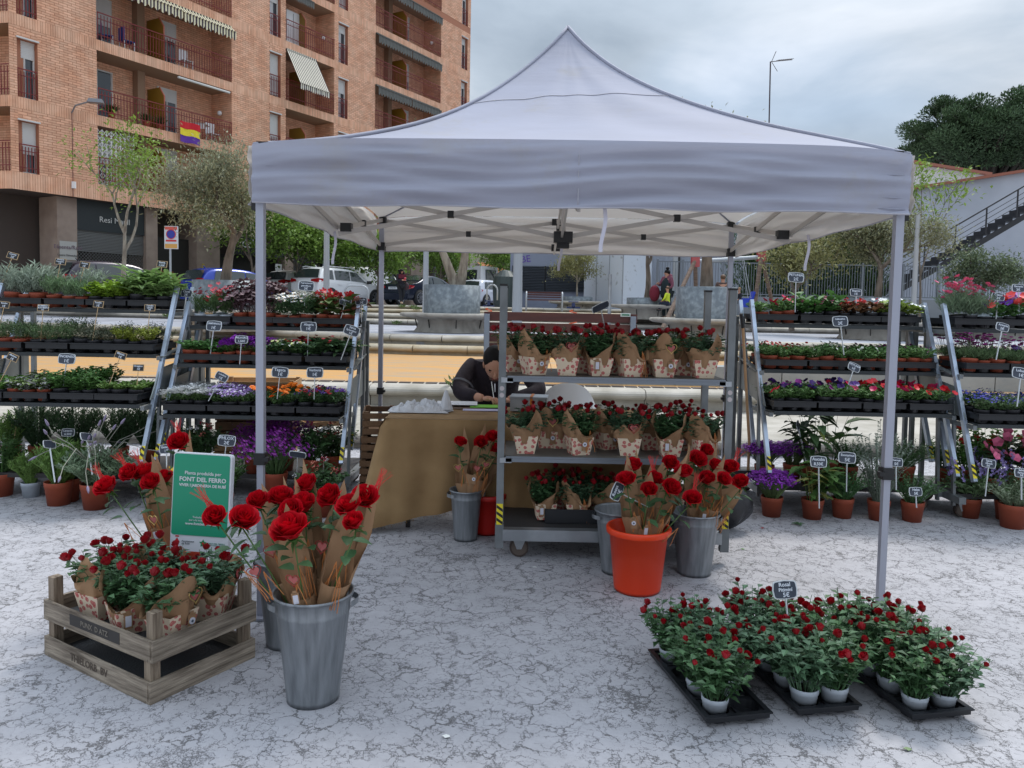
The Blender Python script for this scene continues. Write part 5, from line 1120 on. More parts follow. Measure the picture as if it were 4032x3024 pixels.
f = hc+TL @ Vector((0, -.103, -.018)); w = MB(); w.smooth = True; w.tube([f+TL @ Vector((0, .008, .03)), f+TL @ Vector((0, -.022, -.012)), f+TL @ Vector((0, .0, -.02))], [.009, .014, .012], 8); w.build('nose', Mskin, man)
for s in (1, -1):
    w = MB(); ell(w, hc+TL @ Vector((s*.088, .01, -.01)), (.012, .024, .034), 10, TL); w.build('ear', Mskin, man)
    w = MB(); w.box(f+TL @ Vector((s*.03, .012, .04)), (.036, .012, .009), TL); w.build('eyebrow', Mhairb, man)
    w = MB(); w.box(f+TL @ Vector((s*.03, .014, .022)), (.024, .01, .006), TL); w.build('eye', Mhairb, man)
w = MB(); w.box(f+TL @ Vector((0, .008, -.045)), (.045, .01, .01), TL); w.build('mouth', mat('lips', (1, 1, 1)), man)
w = MB(); ell(w, hc+TL @ Vector((0, -.055, -.085)), (.05, .04, .028), 12, TL); w.build('beard', mat('stubble', srgb(92, 66, 56), .8), man)
def hand(c, dirv, side, parent):
    w = MB(); w.smooth = True; d = Vector(dirv).normalized(); x = d.cross(UP).normalized()
    ell(w, c, (.042, .042, .02), 12)
    for i in range(4):
        q = c+x*(i-1.5)*.019*side+d*.03; l = (.05, .058, .055, .043)[i]
        w.smooth = True; w.tube([q, q+d*l*.6+UP*.008, q+d*l-UP*.018, q+d*l*.9-UP*.03], [.0095, .009, .0085, .007], 7)
    q = c-x*.035*side; w.tube([q, q+d*.035-x*.012*side, q+d*.06], [.011, .0105, .008], 7); w.build('hand', Mskin, parent)
hand(ha_l+Vector((.03, -.01, 0)), (.8, -.5, -.1), 1, man); hand(ha_r+Vector((-.02, -.01, 0)), (-.8, -.5, -.1), -1, man)
pen = thing('pen', 'slim pen held upright in the writing man\'s hand', 'pen', (0, 0, 0)); w = MB(); q = ha_l+Vector((.08, -.03, -.02)); w.tube([q, q+Vector((-.025, .02, .15))], .004, 6); w.build('barrel', Mwhite, pen)
w = MB(); w.smooth = True; w.lathe([(.085, 0), (.092, .03), (.082, .055)], 20, neck+Vector((0, .0, -.07))); w.build('collar', Mjk, man)
w = MB(); d_ = (el_l-sh_l).normalized(); c_ = sh_l.lerp(el_l, .72); w.smooth = True; w.tube([c_, c_+d_*.02], .098, 18, False); w.build('sleeve_band', mat('grey_band', srgb(70, 72, 80), .6), man)
w = MB(); w.bar(chest+Vector((-.005, -.16, .03)), chest+Vector((.0, -.19, -.1)), .008, .004); w.build('zip', Mchrome, man)
# ---------------------------------------------------------------- gazebo
TC = Vector((.315, 5.0, 0)); HW = 1.477; RT = R(-1.2)
tent = thing('gazebo', 'large white pop-up market gazebo with aluminium legs over the stall', 'gazebo', TC, RT)
Mfab = mat('white_canvas', (.38, .39, .475), .75, col2=(.345, .35, .42), scale=1.2, trans=.18, bump=.35, bscale=5, stretch=(1, 1, 4))
Malu = mat('aluminium_leg', srgb(164, 166, 178), .4, .4); Mtruss = mat('truss_grey', srgb(186, 180, 174), .5, .25); Mblkj = mat('black_joint', (.012, .012, .013), .5)
ZE, ZP, ZV = 2.238, 3.275, 1.945
def dirty(m):   # add stains on top of the canvas colour
    n = m.node_tree.nodes; l = m.node_tree.links; b = n['Principled BSDF']; src = b.inputs['Base Color'].links[0].from_socket
    tcn = n.new('ShaderNodeTexCoord'); nz = n.new('ShaderNodeTexNoise'); nz.inputs['Scale'].default_value = 2.2; nz.inputs['Detail'].default_value = 8; nz.inputs['Roughness'].default_value = .7; l.new(tcn.outputs['Object'], nz.inputs[0])
    r_ = n.new('ShaderNodeValToRGB'); r_.color_ramp.elements[0].position = .55; r_.color_ramp.elements[1].position = .8; l.new(nz.outputs[0], r_.inputs[0])
    x = n.new('ShaderNodeMixRGB'); x.inputs[2].default_value = (.36, .34, .33, 1); l.new(r_.outputs[0], x.inputs[0]); l.new(src, x.inputs[1]); l.new(x.outputs[0], b.inputs['Base Color'])
dirty(Mfab)
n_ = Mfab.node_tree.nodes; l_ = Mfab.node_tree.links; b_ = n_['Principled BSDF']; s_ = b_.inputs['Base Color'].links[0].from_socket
x_ = n_.new('ShaderNodeMixRGB'); g_ = n_.new('ShaderNodeNewGeometry'); l_.new(g_.outputs['Backfacing'], x_.inputs[0]); l_.new(s_, x_.inputs[1]); x_.inputs[2].default_value = (.66, .62, .58, 1)  # inner face warmer and paler: bounced and transmitted light put into its colour
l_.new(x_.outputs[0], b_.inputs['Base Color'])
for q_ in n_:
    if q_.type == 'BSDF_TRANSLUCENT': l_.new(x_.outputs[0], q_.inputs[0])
def gprof(t): return .25*t+.75*t**2.6
def roof_pt(side, u, v):
    # side 0 front,1 right,2 back,3 left ; u -1..1 along the eave, v 0 eave..1 peak
    r_ = HW+.002; rr = (1-v); x = u*rr*r_; y = -rr*r_
    sag = -.03*math.sin(math.pi*min(1, v*1.3))*(1-u*u)*rr + .012*math.sin(u*9+v*5+side)*rr*(1-rr)
    wr_ = .007*math.sin(14*math.atan2(u, .3+rr)+3*side)*min(1, v*3)*rr
    z = ZE+(ZP-ZE)*gprof(v)+sag+wr_+.012*(1-u*u)*(1-v)**3
    z -= .03*abs(u)**10*(1-v)**6
    a = side*math.pi/2; xw = x*math.cos(a)-y*math.sin(a)
    z += (.012+.045*(1+math.tanh(xw*1.6))+.035*(1-u*u))*math.sin(math.pi*min(1, v*1.05))
    a = side*math.pi/2; c_, s_ = math.cos(a), math.sin(a)
    return Vector((x*c_-y*s_, x*s_+y*c_, z))
for sd_ in range(4):
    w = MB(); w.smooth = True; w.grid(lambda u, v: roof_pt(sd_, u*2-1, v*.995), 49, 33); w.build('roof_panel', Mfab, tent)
    w = MB(); w.smooth = True
    def vf(u, v):
        uu = u*2-1; p = roof_pt(sd_, uu, 0); fold = (.010*math.sin(v*13+2.2*math.sin(uu*3+sd_))+.008*math.sin(v*21+uu*5+sd_*2)+.006*math.sin(uu*14+v*4)+.006*math.sin(v*34+3*math.sin(uu*6)))*min(1, v*5)*(1-.6*abs(uu)**6)
        a = sd_*math.pi/2; nrm = Vector((math.sin(a), -math.cos(a), 0)); return Vector((p.x, p.y, p.z+(ZV-p.z)*v+.004*math.sin(uu*11)*v))+nrm*(fold+.024)
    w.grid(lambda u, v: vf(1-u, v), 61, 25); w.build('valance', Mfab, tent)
    w = MB(); w.smooth = True
    w.tube([vf(i/30, .992) for i in range(31)], .004, 4); w.build('hem_seam', mat('hem_grey', (.42, .41, .45), .8), tent)
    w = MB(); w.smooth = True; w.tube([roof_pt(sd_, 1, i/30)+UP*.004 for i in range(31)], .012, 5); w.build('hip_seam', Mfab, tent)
    w = MB(); w.smooth = True; w.tube([roof_pt(sd_, i/15-1, .62)+UP*.002 for i in range(31)], .003, 4); w.build('cap_seam', mat('hem_grey', (1, 1, 1)), tent)
LG = HW-.022
for sx in (-1, 1):
    for sy in (-1, 1):
        w = MB(); x, y = sx*LG, sy*LG
        w.box2((x-.018, y-.018, .75), (x+.018, y+.018, 2.215)); w.box2((x-.015, y-.015, .015), (x+.015, y+.015, .76)); lg = w.build('leg', Malu, tent)
        w = MB(); w.box((x, y, .765), (.052, .052, .055)); w.box((x+.03*-sx, y-.02, .765), (.03, .03, .02)); w.build('leg_clamp', Mblkj, lg)
        w = MB(); w.box((x-sx*.012, y-sy*.012, 2.2), (.055, .055, .06)); w.box((x+sx*.022*(sy < 0), y+.01*(sy < 0), 1.98 if sy > 0 else 1.945), (.06, .06, .065) if sy > 0 else (.034, .05, .05)); w.build('bracket', Mblkj, lg)
        w = MB(); w.box((x+sx*.02, y+sy*.0, .008), (.10, .10, .012)); w.build('foot_plate', Malu, lg)
def truss(p, q, zs=(1.99, 2.2)):
    for i in range(2):
        pass
    lo, hi = zs; w = MB(); p, q = Vector(p), Vector(q); m = (p+q)/2; n_ = (q-p).cross(UP).normalized()*.009
    w.bar(p+UP*lo+n_, q+UP*hi+n_, .014, .028); w.bar(p+UP*hi-n_, q+UP*lo-n_, .014, .028); b_ = w.build('truss_bar', Mtruss, tent)
    w = MB(); w.box(m+UP*(lo+hi)/2, (.04, .04, .045)); w.build('pivot', Mblkj, b_)
cor = [(-LG, -LG), (LG, -LG), (LG, LG), (-LG, LG)]
for i in range(4):
    a, b = Vector((*cor[i], 0)), Vector((*cor[(i+1) % 4], 0)); m = (a+b)/2
    truss(a, m); truss(b, m); truss(m, Vector((0, 0, 0)), (1.95, 2.22))
    m = m*.965; w = MB(); w.box(m+UP*1.99, (.07, .06, .055)); w.box(m+UP*2.2, (.07, .06, .05)); w.build('truss_joint', Mblkj, tent)
w = MB(); w.box((0, 0, 1.95), (.12, .1, .07)); w.box((0, 0, 1.9), (.08, .05, .04)); w.build('centre_hub', Mblkj, tent)
w = MB(); w.tube([(0, 0, 1.9), (0, 0, 2.6)], .016, 8); w.tube([(0, 0, 2.6), (0, 0, ZP-.015)], .013, 8); w.build('centre_pole', Mtruss, tent)
for (x, y) in ((.12, -HW), (-.0, 0.4), (1.5, -.2), (-1.5, .05)):
    w = MB(); w.smooth = True; w.grid(lambda u, v: Vector((x+(u-.5)*.018+.01*math.sin(v*5), y+.01, ZV+.03-.22*v)), 2, 8); w.build('tie_strap', mat('strap_white', (.55, .53, .6), .8), tent)
w = MB(); w.smooth = True; w.tube([(0, -HW-.03, ZE-.01-.03*i) for i in range(10)], .0022, 4); w.build('valance_seam', mat('hem_grey', (1, 1, 1)), tent)
for sx in (-1, 1):
    w = MB()
    for k_ in range(5): w.smooth = True; w.tube([(sx*(HW-.012-.002*k_), -HW-.018, ZV+.02+.05*k_), (sx*(HW-.07), -HW-.024, ZV+.022+.05*k_), (sx*(HW-.14-.03*(k_ % 2)), -HW-.017, ZV+.025+.05*k_)], [.002, .0035, .001], 5)
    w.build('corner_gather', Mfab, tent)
# ---------------------------------------------------------------- table, cloth and things on it
tab = thing('trestle_table', 'trestle table hidden under the brown hessian cloth', 'table', (0, 0, 0))
TX0, TX1, TY0, TY1, TZ = -.83, .98, 5.02, 5.70, .745
w = MB(); w.box2((TX0+.03, TY0+.03, TZ-.04), (TX1-.03, TY1-.03, TZ-.008)); w.build('tabletop', mat('table_white', srgb(180, 178, 170), .6), tab)
for x in (TX0+.15, TX1-.15):
    for y in (TY0+.1, TY1-.1): w = MB(); w.bar((x, y, 0), (x, y, TZ-.03), .03); w.build('leg', Mblackp, tab)
def hess():
    m = bpy.data.materials.new('hessian'); m.use_nodes = True; n = m.node_tree.nodes; l = m.node_tree.links; b = n['Principled BSDF']; b.inputs['Roughness'].default_value = .9
    tcn = n.new('ShaderNodeTexCoord')
    wv = []
    for dr_ in ('X', 'Z'):
        x = n.new('ShaderNodeTexWave'); x.bands_direction = dr_; x.inputs['Scale'].default_value = 90; x.inputs['Distortion'].default_value = 1.5; x.inputs['Detail'].default_value = 2; l.new(tcn.outputs['Object'], x.inputs[0]); wv.append(x.outputs[1])
    nz = n.new('ShaderNodeTexNoise'); nz.inputs['Scale'].default_value = 3; nz.inputs['Detail'].default_value = 8; l.new(tcn.outputs['Object'], nz.inputs[0])
    r_ = n.new('ShaderNodeValToRGB'); r_.color_ramp.elements[0].position = .3; r_.color_ramp.elements[1].position = .7; r_.color_ramp.elements[0].color = (*srgb(128, 98, 62), 1); r_.color_ramp.elements[1].color = (*srgb(168, 136, 94), 1); l.new(nz.outputs[0], r_.inputs[0])
    a = n.new('ShaderNodeMath'); a.operation = 'ADD'; l.new(wv[0], a.inputs[0]); l.new(wv[1], a.inputs[1])
    mr = n.new('ShaderNodeMapRange'); l.new(a.outputs[0], mr.inputs[0]); mr.inputs[2].default_value = 2; mr.inputs[3].default_value = .82; mr.inputs[4].default_value = 1.12
    h = n.new('ShaderNodeHueSaturation'); l.new(r_.outputs[0], h.inputs['Color']); l.new(mr.outputs[0], h.inputs['Value']); l.new(h.outputs[0], b.inputs['Base Color'])
    bp = n.new('ShaderNodeBump'); bp.inputs['Strength'].default_value = .4; bp.inputs['Distance'].default_value = .003; l.new(a.outputs[0], bp.inputs['Height']); l.new(bp.outputs[0], b.inputs['Normal']); return m
Mhess = hess()
w = MB(); w.smooth = True
def cl(s, v):   # perimeter drape: s in 0..1 along left-back -> left-front -> right-front ; v 0..1 top to hem
    L1, L2 = TY1-TY0, TX1-TX0; T = L1+L2+.16; d = s*T; r_ = .05
    if d < L1: x, y, nx, ny = TX0, TY1-d, -1, 0; left = 1
    elif d < L1+.16: a = (d-L1)/.16*math.pi/2; x, y = TX0+r_-r_*math.cos(a), TY0+r_-r_*math.sin(a); nx, ny = -math.cos(a), -math.sin(a); left = 1-a/1.6
    else: x, y, nx, ny = TX0+(d-L1-.16)+r_, TY0, 0, -1; left = 0
    c_ = max(0, 1-abs(d-L1-.08)/.35)
    hem = .15 if d > L1+.3 else .15-.12*c_-.0
    if d > L1+.16: hem = .04+.13*min(1, (d-L1-.1)/.55)
    if d < L1: hem = .34-.3*(d/L1)**2
    out = (.025+.10*c_*v+.035*v*math.sin(d*11+1.0)*(1 if d > L1 else .6)+.015*v*math.sin(d*27+v*2)+.05*v*left)
    z = TZ+.004-(TZ-hem)*v if v > .02 else TZ+.004
    rd = min(1, v*14); out = out*rd
    return Vector((x+nx*out, y+ny*out, z))
w.grid(cl, 140, 26)
w.grid(lambda u, v: Vector((TX0+(TX1-TX0)*u, TY0+(TY1-TY0)*v, TZ+.005+.003*math.sin(u*17)*math.sin(v*9))), 30, 12)
clo = w.build('tablecloth', Mhess); tag(clo, 'brown hessian cloth draped over the writing table down to the ground', 'tablecloth')
fr_ = MB()
for i in range(420):
    s_ = rnd.random(); p = cl(s_, 1.0); fr_.leaf(p, Vector((rnd.uniform(-.5, .5), rnd.uniform(-.3, .1), -1)), UP, rnd.uniform(.012, .03), .003)
fr_.build('frayed_edge', Mhess, clo)
Mbag = mat('thin_white_plastic', (.72, .73, .76), .4, trans=.2, bump=.6, bscale=25)
pb = MB(); c = at(1660, 1617, 5.35)
for k in range(5):
    ox, oy, s_ = [(-.07, 0, .12), (.04, .02, .12), (.1, -.02, .09), (-.14, -.03, .08), (.13, .05, .08)][k]
    pb.grid(lambda u, v: Vector((c.x+ox+(u-.5)*s_*2*(1+.15*math.sin(v*9+k)), c.y+oy+(v-.5)*s_*1.6, TZ+.012+.13*s_/.17*math.sin(math.pi*u)**.6*math.sin(math.pi*v)**.6*max(.05, .35+.9*abs(mnoise.noise(Vector((u*3, v*3, k))))+.35*abs(mnoise.noise(Vector((u*8, v*8, k))))))), 34, 30)
pb.grid(lambda u, v: Vector((c.x+.17+.05*math.cos(u*6.28)*(1-v*.8), c.y+.05*math.sin(u*6.28)*(1-v*.8), TZ+.03+.13*v)), 12, 6)
o = pb.build('plastic_bags', Mbag); tag(o, 'heap of crumpled white plastic bags on the left of the hessian table', 'plastic bags')
Mpap = mat('paper_white', (.7, .71, .74), .8)
def paper(px, py, sx, sy, rz, m, lab, z=.0, name='paper_sheet', cat='paper'):
    P = G(px, py, TZ+.01); w = MB(); w.box((0, 0, .002+z), (sx, sy, .003)); o = w.build(name, m); o.location = (P.x, P.y, TZ+.009); o.rotation_euler = (0, 0, rz); tag(o, lab, cat)
paper(1800, 1597, .3, .21, .05, Mpap, 'stack of white paper sheets beside the plastic bags', .018); paper(1838, 1603, .28, .2, .1, mat('clip_brown', srgb(92, 66, 44), .6), 'brown clipboard under the paper sheets', 0, 'clipboard', 'clipboard')
paper(1915, 1603, .24, .16, .05, mat('green_card', srgb(120, 190, 60), .6), 'bright green folder under the writing man\'s hand', .006, 'folder', 'folder'); paper(1905, 1614, .3, .1, .03, mat('lilac_paper', srgb(190, 186, 214), .7), 'pale lilac sheet at the table edge below the green folder', -.001)
tin = thing('cash_box', 'grey metal cash box with an orange ribbon on the table behind the trolley post', 'cash box', (at(2085, 1560, 5.5).x, 5.5, TZ+.009), -.1)
w = MB(); w.box((0, 0, .05), (.26, .18, .09)); w.build('box_body', Mgalv, tin); w = MB(); w.box((0, 0, .103), (.27, .19, .012)); w.build('lid', Mgalv, tin); w = MB(); w.box((.02, -.093, .07), (.02, .004, .08)); w.box((.02, 0, .111), (.02, .19, .003)); w.build('ribbon', mat('orange_ribbon', srgb(206, 120, 40), .6), tin)
def plastic_chair(loc, rz, lab):
    t = thing('plastic_chair', lab, 'chair', loc, rz, 'white plastic garden chairs')
    w = MB(); w.smooth = True; w.grid(lambda u, v: Vector(((u-.5)*.52*(1-.0*v), .2+.10*v-.06*math.cos((u-.5)*3), .43+v*(.42*math.sqrt(max(.0, 1-(abs(u-.5)*1.9)**2.6))+.02))), 25, 8); w.build('backrest', Mwhite, t)
    w = MB(); w.box((0, 0, .42), (.44, .44, .03)); w.build('seat', Mwhite, t)
    for i in (-1, 1):
        for j in (-1, 1): w = MB(); w.bar((i*.2, j*.2, 0), (i*.19, j*.18, .41), .035); w.build('leg', Mwhite, t)
P = at(2238, 1540, 6.35); plastic_chair((P.x, 6.15, 0), 0, 'empty white plastic chair with rounded back behind the table')
plastic_chair((hc.x-.03, 6.45, 0), 0, 'white plastic chair on which the writing man sits')
# ---------------------------------------------------------------- florist buckets
Mzinc = mat('zinc_bucket', srgb(150, 154, 158), .45, .45, col2=srgb(112, 116, 120), scale=7, stretch=(5, 5, .5), bump=.12, lo=.3, hi=.7)
def bucket(loc, r0, r1, h, m, lab, handles=True, rz=0, grp=None, rim=.008):
    t = thing('bucket', lab, 'bucket', loc, rz, grp)
    w = MB(); w.smooth = True; w.lathe([(.001, .012), (r0*.97, .012), (r0, 0), (r0+(r1-r0)*.02, .02), (r0+(r1-r0)*.82, h*.82), (r0+(r1-r0)*.83+.003, h*.835), (r0+(r1-r0)*.84, h*.85), (r1, h), (r1+rim, h+.002), (r1+rim, h-.01), (r1-.006, h-.006), (r0*.95, .03)], 40); w.build('bucket_wall', m, t)
    if handles:
        for s in (1, -1):
            w = MB(); w.smooth = True; w.grid(lambda u, v: Vector((s*(r1*.96+.03*math.sin(math.pi*u)), (u-.5)*.12, h*.9+.0+(v-.5)*.022+.0*u)), 9, 2); w.grid(lambda u, v: Vector((s*(r1*.96+.026*math.sin(math.pi*u)), (u-.5)*.11, h*.9+(v-.5)*.02)), 9, 2); w.build('handle', m, t)
    return t
def orange(loc, r0, r1, h, lab, m):
    t = thing('bucket', lab, 'bucket', loc)
    w = MB(); w.smooth = True; w.lathe([(.001, .01), (r0*.96, .01), (r0, .004), (r0+.003, .02), (r1-.004, h-.035), (r1+.012, h-.034), (r1+.014, h-.028), (r1+.015, h-.006), (r1+.010, h), (r1-.003, h-.002), (r0, .03)], 44); w.build('bucket_wall', m, t); return t
Morg = mat('orange_plastic', srgb(226, 62, 14), .38, col2=srgb(218, 54, 12), scale=3); Mredp = mat('red_plastic', srgb(176, 24, 16), .45)
B1 = G(1233, 2745); bucket((B1.x, B1.y, 0), .098, .143, .415, Mzinc, 'large zinc bucket full of wrapped roses in the left foreground', rz=.25)
B1b = G(1105, 2530); bucket((B1b.x+.03, B1b.y, 0), .09, .13, .385, Mzinc, 'zinc bucket half hidden behind the large foreground bucket', rz=3.0)
B2 = G(2508, 2320); orange((B2.x, B2.y, 0), .122, .158, .345, 'bright orange plastic bucket full of wrapped roses', Morg)
B3 = G(2732, 2255); bucket((B3.x, B3.y, 0), .095, .130, .355, Mzinc, 'zinc bucket of roses to the right of the orange bucket', rz=.1)
B3b = Vector((at(2440, 2000, 4.32).x, 4.32, 0)); bucket(B3b, .095, .135, .36, Mzinc, 'zinc bucket mostly hidden behind the orange bucket', rz=.15)
B4 = G(1833, 2122); bucket((B4.x, B4.y, 0), .075, .100, .325, Mzinc, 'small zinc bucket of roses in front of the hessian table', rz=.3)
B4b = Vector((at(1905, 2050, 5.0).x+.02, 5.02, 0)); orange(B4b, .09, .115, .27, 'small red plastic bucket behind the zinc bucket by the table', Mredp)
B5 = Vector((at(705, 2180, 3.62).x-.02, 3.62, 0)); orange(B5, .11, .15, .34, 'orange red bucket of roses behind the green sign', mat('orange_red_plastic', srgb(214, 66, 26), .4))
# ---------------------------------------------------------------- big roses
Mpetal = mat('red_petal', srgb(186, 6, 26), .62, isl=.3, trans=.16, spec=.2); Mrleaf = mat('rose_leaf', (.055, .125, .05), .5, isl=.3, trans=.15); Mstem = mat('rose_stem', (.07, .14, .03), .6)
Mkraft = mat('kraft_paper', srgb(166, 130, 96), .8, col2=srgb(152, 116, 84), scale=3, stretch=(1, 1, .4), bump=.6, bscale=16, obr=.08); Mtie = mat('orange_raffia', srgb(190, 120, 66), .7)
Mredg = mat('red_dried_grass', srgb(206, 46, 44), .7); Mtag = mat('kraft_tag', srgb(150, 116, 84), .8); Mtagw = mat('tag_label', srgb(205, 205, 215), .6)
def rose_mesh(seed, r=.037, opn=1.0):
    q = random.Random(seed); w = MB(); w.smooth = True
    rings = [(3, .13, 1.0, .0), (3, .30, 1.02, .05), (4, .50, .98, .12), (4, .70, .94, .25), (5, .88, .84, .5), (5, .98, .66, .95)]
    off_ = 0
    for ri, (n, rad, hgt, flare) in enumerate(rings):
        off_ += .5
        for k in range(n):
            a0 = 6.283*k/n+off_+q.uniform(-.15, .15); wd = 6.283/n*1.35; rr = rad*r*opn; hh = r*1.25*hgt+q.uniform(-.05, .05)*r
            tl = q.uniform(-.1, .15)
            def f(u, v):
                a = a0+(u-.5)*wd; edge = 1-.34*abs(u*2-1)**2; R_ = rr*(.25+.75*v**.6)+flare*r*.28*v**3*(1+tl)+.0015*ri*u
                z = -.45*r+(hh+.45*r)*v*edge-flare*r*.25*max(0, v-.75)*4*(.6+tl)
                return Vector((R_*math.cos(a), R_*math.sin(a), z))
            w.grid(f, 7, 6)
    return w.mesh('bloom', [Mpetal])
ROSES = [rose_mesh(s, .034, o_) for s, o_ in ((1, 1), (2, .92), (3, 1.06), (4, .85))]
def sepal_mesh():
    w = MB()
    for k in range(5): a = k*1.257; w.leaf(Vector((0, 0, -.013)), Vector((math.cos(a), math.sin(a), -.25)), UP, .038, .009, .2, .3)
    w.smooth = True; w.lathe([(.001, -.03), (.006, -.026), (.009, -.016), (.014, -.008)], 8); return w.mesh('sepals', [Mstem])
SEP = sepal_mesh()
def sleeve_mesh(seed, L=.56, r1=.05, pk=.17):
    q = random.Random(seed); w = MB(); w.smooth = True; tw = q.uniform(-.3, .3)
    def f(u, v):
        a = (u-.5)*2*math.pi*1.06; ht = L*.66+(L*.34+pk)*max(0, 1-abs(a)/1.7)**1.1
        h = ht*v; R_ = .010+(r1-.010)*min(1, h/L)**.85+.0012*u*4; R_ *= 1+.05*math.sin(3*a+tw*9)*v
        fl = .010*max(0, v-.8)*5*math.sin(a*2+seed)
        return Vector((R_*math.sin(a)+fl, R_*math.cos(a)*.8+fl*.3+.035*v*v*(1 if abs(a) < 1.2 else .2), h))+mnoise.noise_vector(Vector((a*2.2, h*16, seed)))*.006*v
    w.grid(f, 33, 16); return w.mesh('paper_sleeve', [Mkraft])
SLV = [sleeve_mesh(s, L, r_, pk) for s, L, r_, pk in ((1, .50, .062, .15), (2, .46, .058, .18), (3, .52, .066, .12))]
def rl_mesh(seed):
    q = random.Random(seed); w = MB(); w.smooth = True
    for k in range(4): a = q.uniform(0, 6.28); b_ = Vector((0, 0, -.055-.03*k)); w.bigleaf(b_+Vector((math.cos(a), math.sin(a), 0))*.012, Vector((math.cos(a), math.sin(a), q.uniform(-.1, .7))), UP, q.uniform(.06, .095), q.uniform(.038, .055))
    return w.mesh('rose_leaves', [Mrleaf])
RLV = [rl_mesh(5), rl_mesh(6), rl_mesh(7)]
def raffia_mesh(seed, L=.16):
    q = random.Random(seed); w = MB()
    for k in range(4):
        p = Vector((0, 0, 0)); pts = [p]; dx = q.uniform(-.02, .02)
        for i in range(5): p = p+Vector((dx*.3+q.uniform(-.004, .004), q.uniform(-.003, .003), -L*q.uniform(.7, 1.2)/5)); pts.append(p)
        w.tube(pts, .0015, 4)
    return w.mesh('raffia_tie', [Mtie])
RAF = [raffia_mesh(1, .12), raffia_mesh(2, .15)]
def heart_mesh(m1):
    w = MB(); pts = []
    for i in range(25):
        t = 6.283*i/24; pts.append(Vector((.0017*16*math.sin(t)**3, -.002, .0017*(13*math.cos(t)-5*math.cos(2*t)-2*math.cos(3*t)-math.cos(4*t)))))
    w.tube(pts, .0016, 5); w.cur = 1; w.add([Vector((0, 0, 0))]+[Vector((p.x*.7, 0, p.z*.7)) for p in pts[:-1]], [(0, i+1, (i+1) % 24+1) for i in range(24)]); return w.mesh('heart_charm', [m1, mat('heart_print', srgb(178, 96, 92), .7)])
HRT = [heart_mesh(mat('gold_wire', srgb(206, 176, 110), .3, .8)), heart_mesh(mat('red_wire', srgb(150, 34, 34), .4))]
def tag_mesh():
    w = MB(); w.box((0, 0, -.03), (.026, .0015, .052)); w.box((0, 0, 0), (.014, .0015, .012)); w.cur = 1; w.box((0, -.0015, -.03), (.018, .001, .036)); return w.mesh('gift_tag', [Mtag, Mtagw])
TAG = tag_mesh()
def roundtag_mesh():
    w = MB(); w.box((0, 0, -.03), (.03, .0015, .056)); w.box((0, 0, 0), (.014, .0015, .012)); w.cur = 1; w.tube([(0, -.001, -.026), (0, -.003, -.026)], .0115, 16); w.cur = 2; w.tube([(0, -.003, -.026), (0, -.0035, -.026)], .005, 6); return w.mesh('round_gift_tag', [Mtag, Mtagw, mat('emblem_blue', srgb(70, 86, 104), .6)])
RTAG = roundtag_mesh()
def spray_mesh():
    q = random.Random(8); w = MB()
    for k in range(14): w.tube([(0, 0, 0), (q.uniform(-.012, .012), q.uniform(-.012, .012), .08), (q.uniform(-.03, .03), q.uniform(-.03, .03), .16)], [.0012, .0012, .0006], 3)
    return w.mesh('dried_grass', [Mredg])
SPR = spray_mesh()
_k = [0]
def orient(z, roll=0):
    z = z.normalized(); x = Vector((1, 0, 0)); x = (x-z*x.dot(z)).normalized(); y = z.cross(x)
    return (Matrix((x, y, z)).transposed() @ Matrix.Rotation(roll, 3, 'Z')).to_euler()
def wrapped_rose(base, bloom, lab, grp, tilt=.0, sc=1.0, heart=None, tg=None, spray=False, raf=True, sleeve=True, leaves=True, back=.008, slen=None):
    _k[0] += 1; k = _k[0]; base = Vector(base); bloom = Vector(bloom); ax = (bloom-base); L = ax.length; axn = ax.normalized()
    t = thing('wrapped_rose', lab, 'rose', base, 0, grp); t.rotation_euler = orient(axn, 0)
    # local z runs from the bucket to the bloom
    lean = Vector((rnd.uniform(-.45, .45), -.3-rnd.random()*.75, 1.0+tilt))
    q = Matrix.Rotation(0, 3, 'X'); inv = t.rotation_euler.to_matrix().inverted()
    top = Vector((0, 0, L))
    bz = (inv @ lean).normalized()
    sc *= (1, .9, 1.08, .95, 1.03)[k % 5]; put('bloom', ROSES[k % 4], t, top, orient(bz, k*1.3), (sc, sc, sc*(1, 1.2, .95, 1.1)[k % 4])); put('sepals', SEP, t, top-bz*.012*sc, orient(bz, k), sc)
    w = MB(); w.smooth = True; w.tube([(0, 0, 0), (0, .004, L*.6), top-bz*.03*sc], [.0035, .003, .0028], 6); w.build('stem', Mstem, t)
    if sleeve:
        Ls = slen or (L+.10+.03*(k % 3)); s0 = Ls/.66
        inb = inv @ Vector((0, 1, 0)); ang_ = math.atan2(-inb.x, inb.y) if False else rnd.uniform(-.5, .5)
        put('paper_sleeve', SLV[k % 3], t, (0, back, -.02), (0, 0, ang_), (1.0, 1.0, s0))
    if leaves: put('rose_leaves', RLV[k % 3], t, (0, -.012, L-.01), (0, 0, k))
    ph_ = Vector((0, -.062, L*.55))
    if raf: put('raffia_tie', RAF[k % 2], t, (.01, -.062, L*.72))
    if heart is not None: put('heart_charm', HRT[heart], t, (rnd.uniform(-.02, .02), -.066, L*.74), (0, 0, rnd.uniform(-.4, .4)))
    if tg: put('gift_tag', TAG if tg == 1 else RTAG, t, (.0, -.07, L*.66), (0, 0, rnd.uniform(-.3, .3)))
    if spray: put('dried_grass', SPR, t, (.01, .01, L-.03), (rnd.uniform(-.3, .3), rnd.uniform(-.4, .4), 0))
    return t
f5 = lambda x, y: (750+x/1.659, 1850+y/1.659)
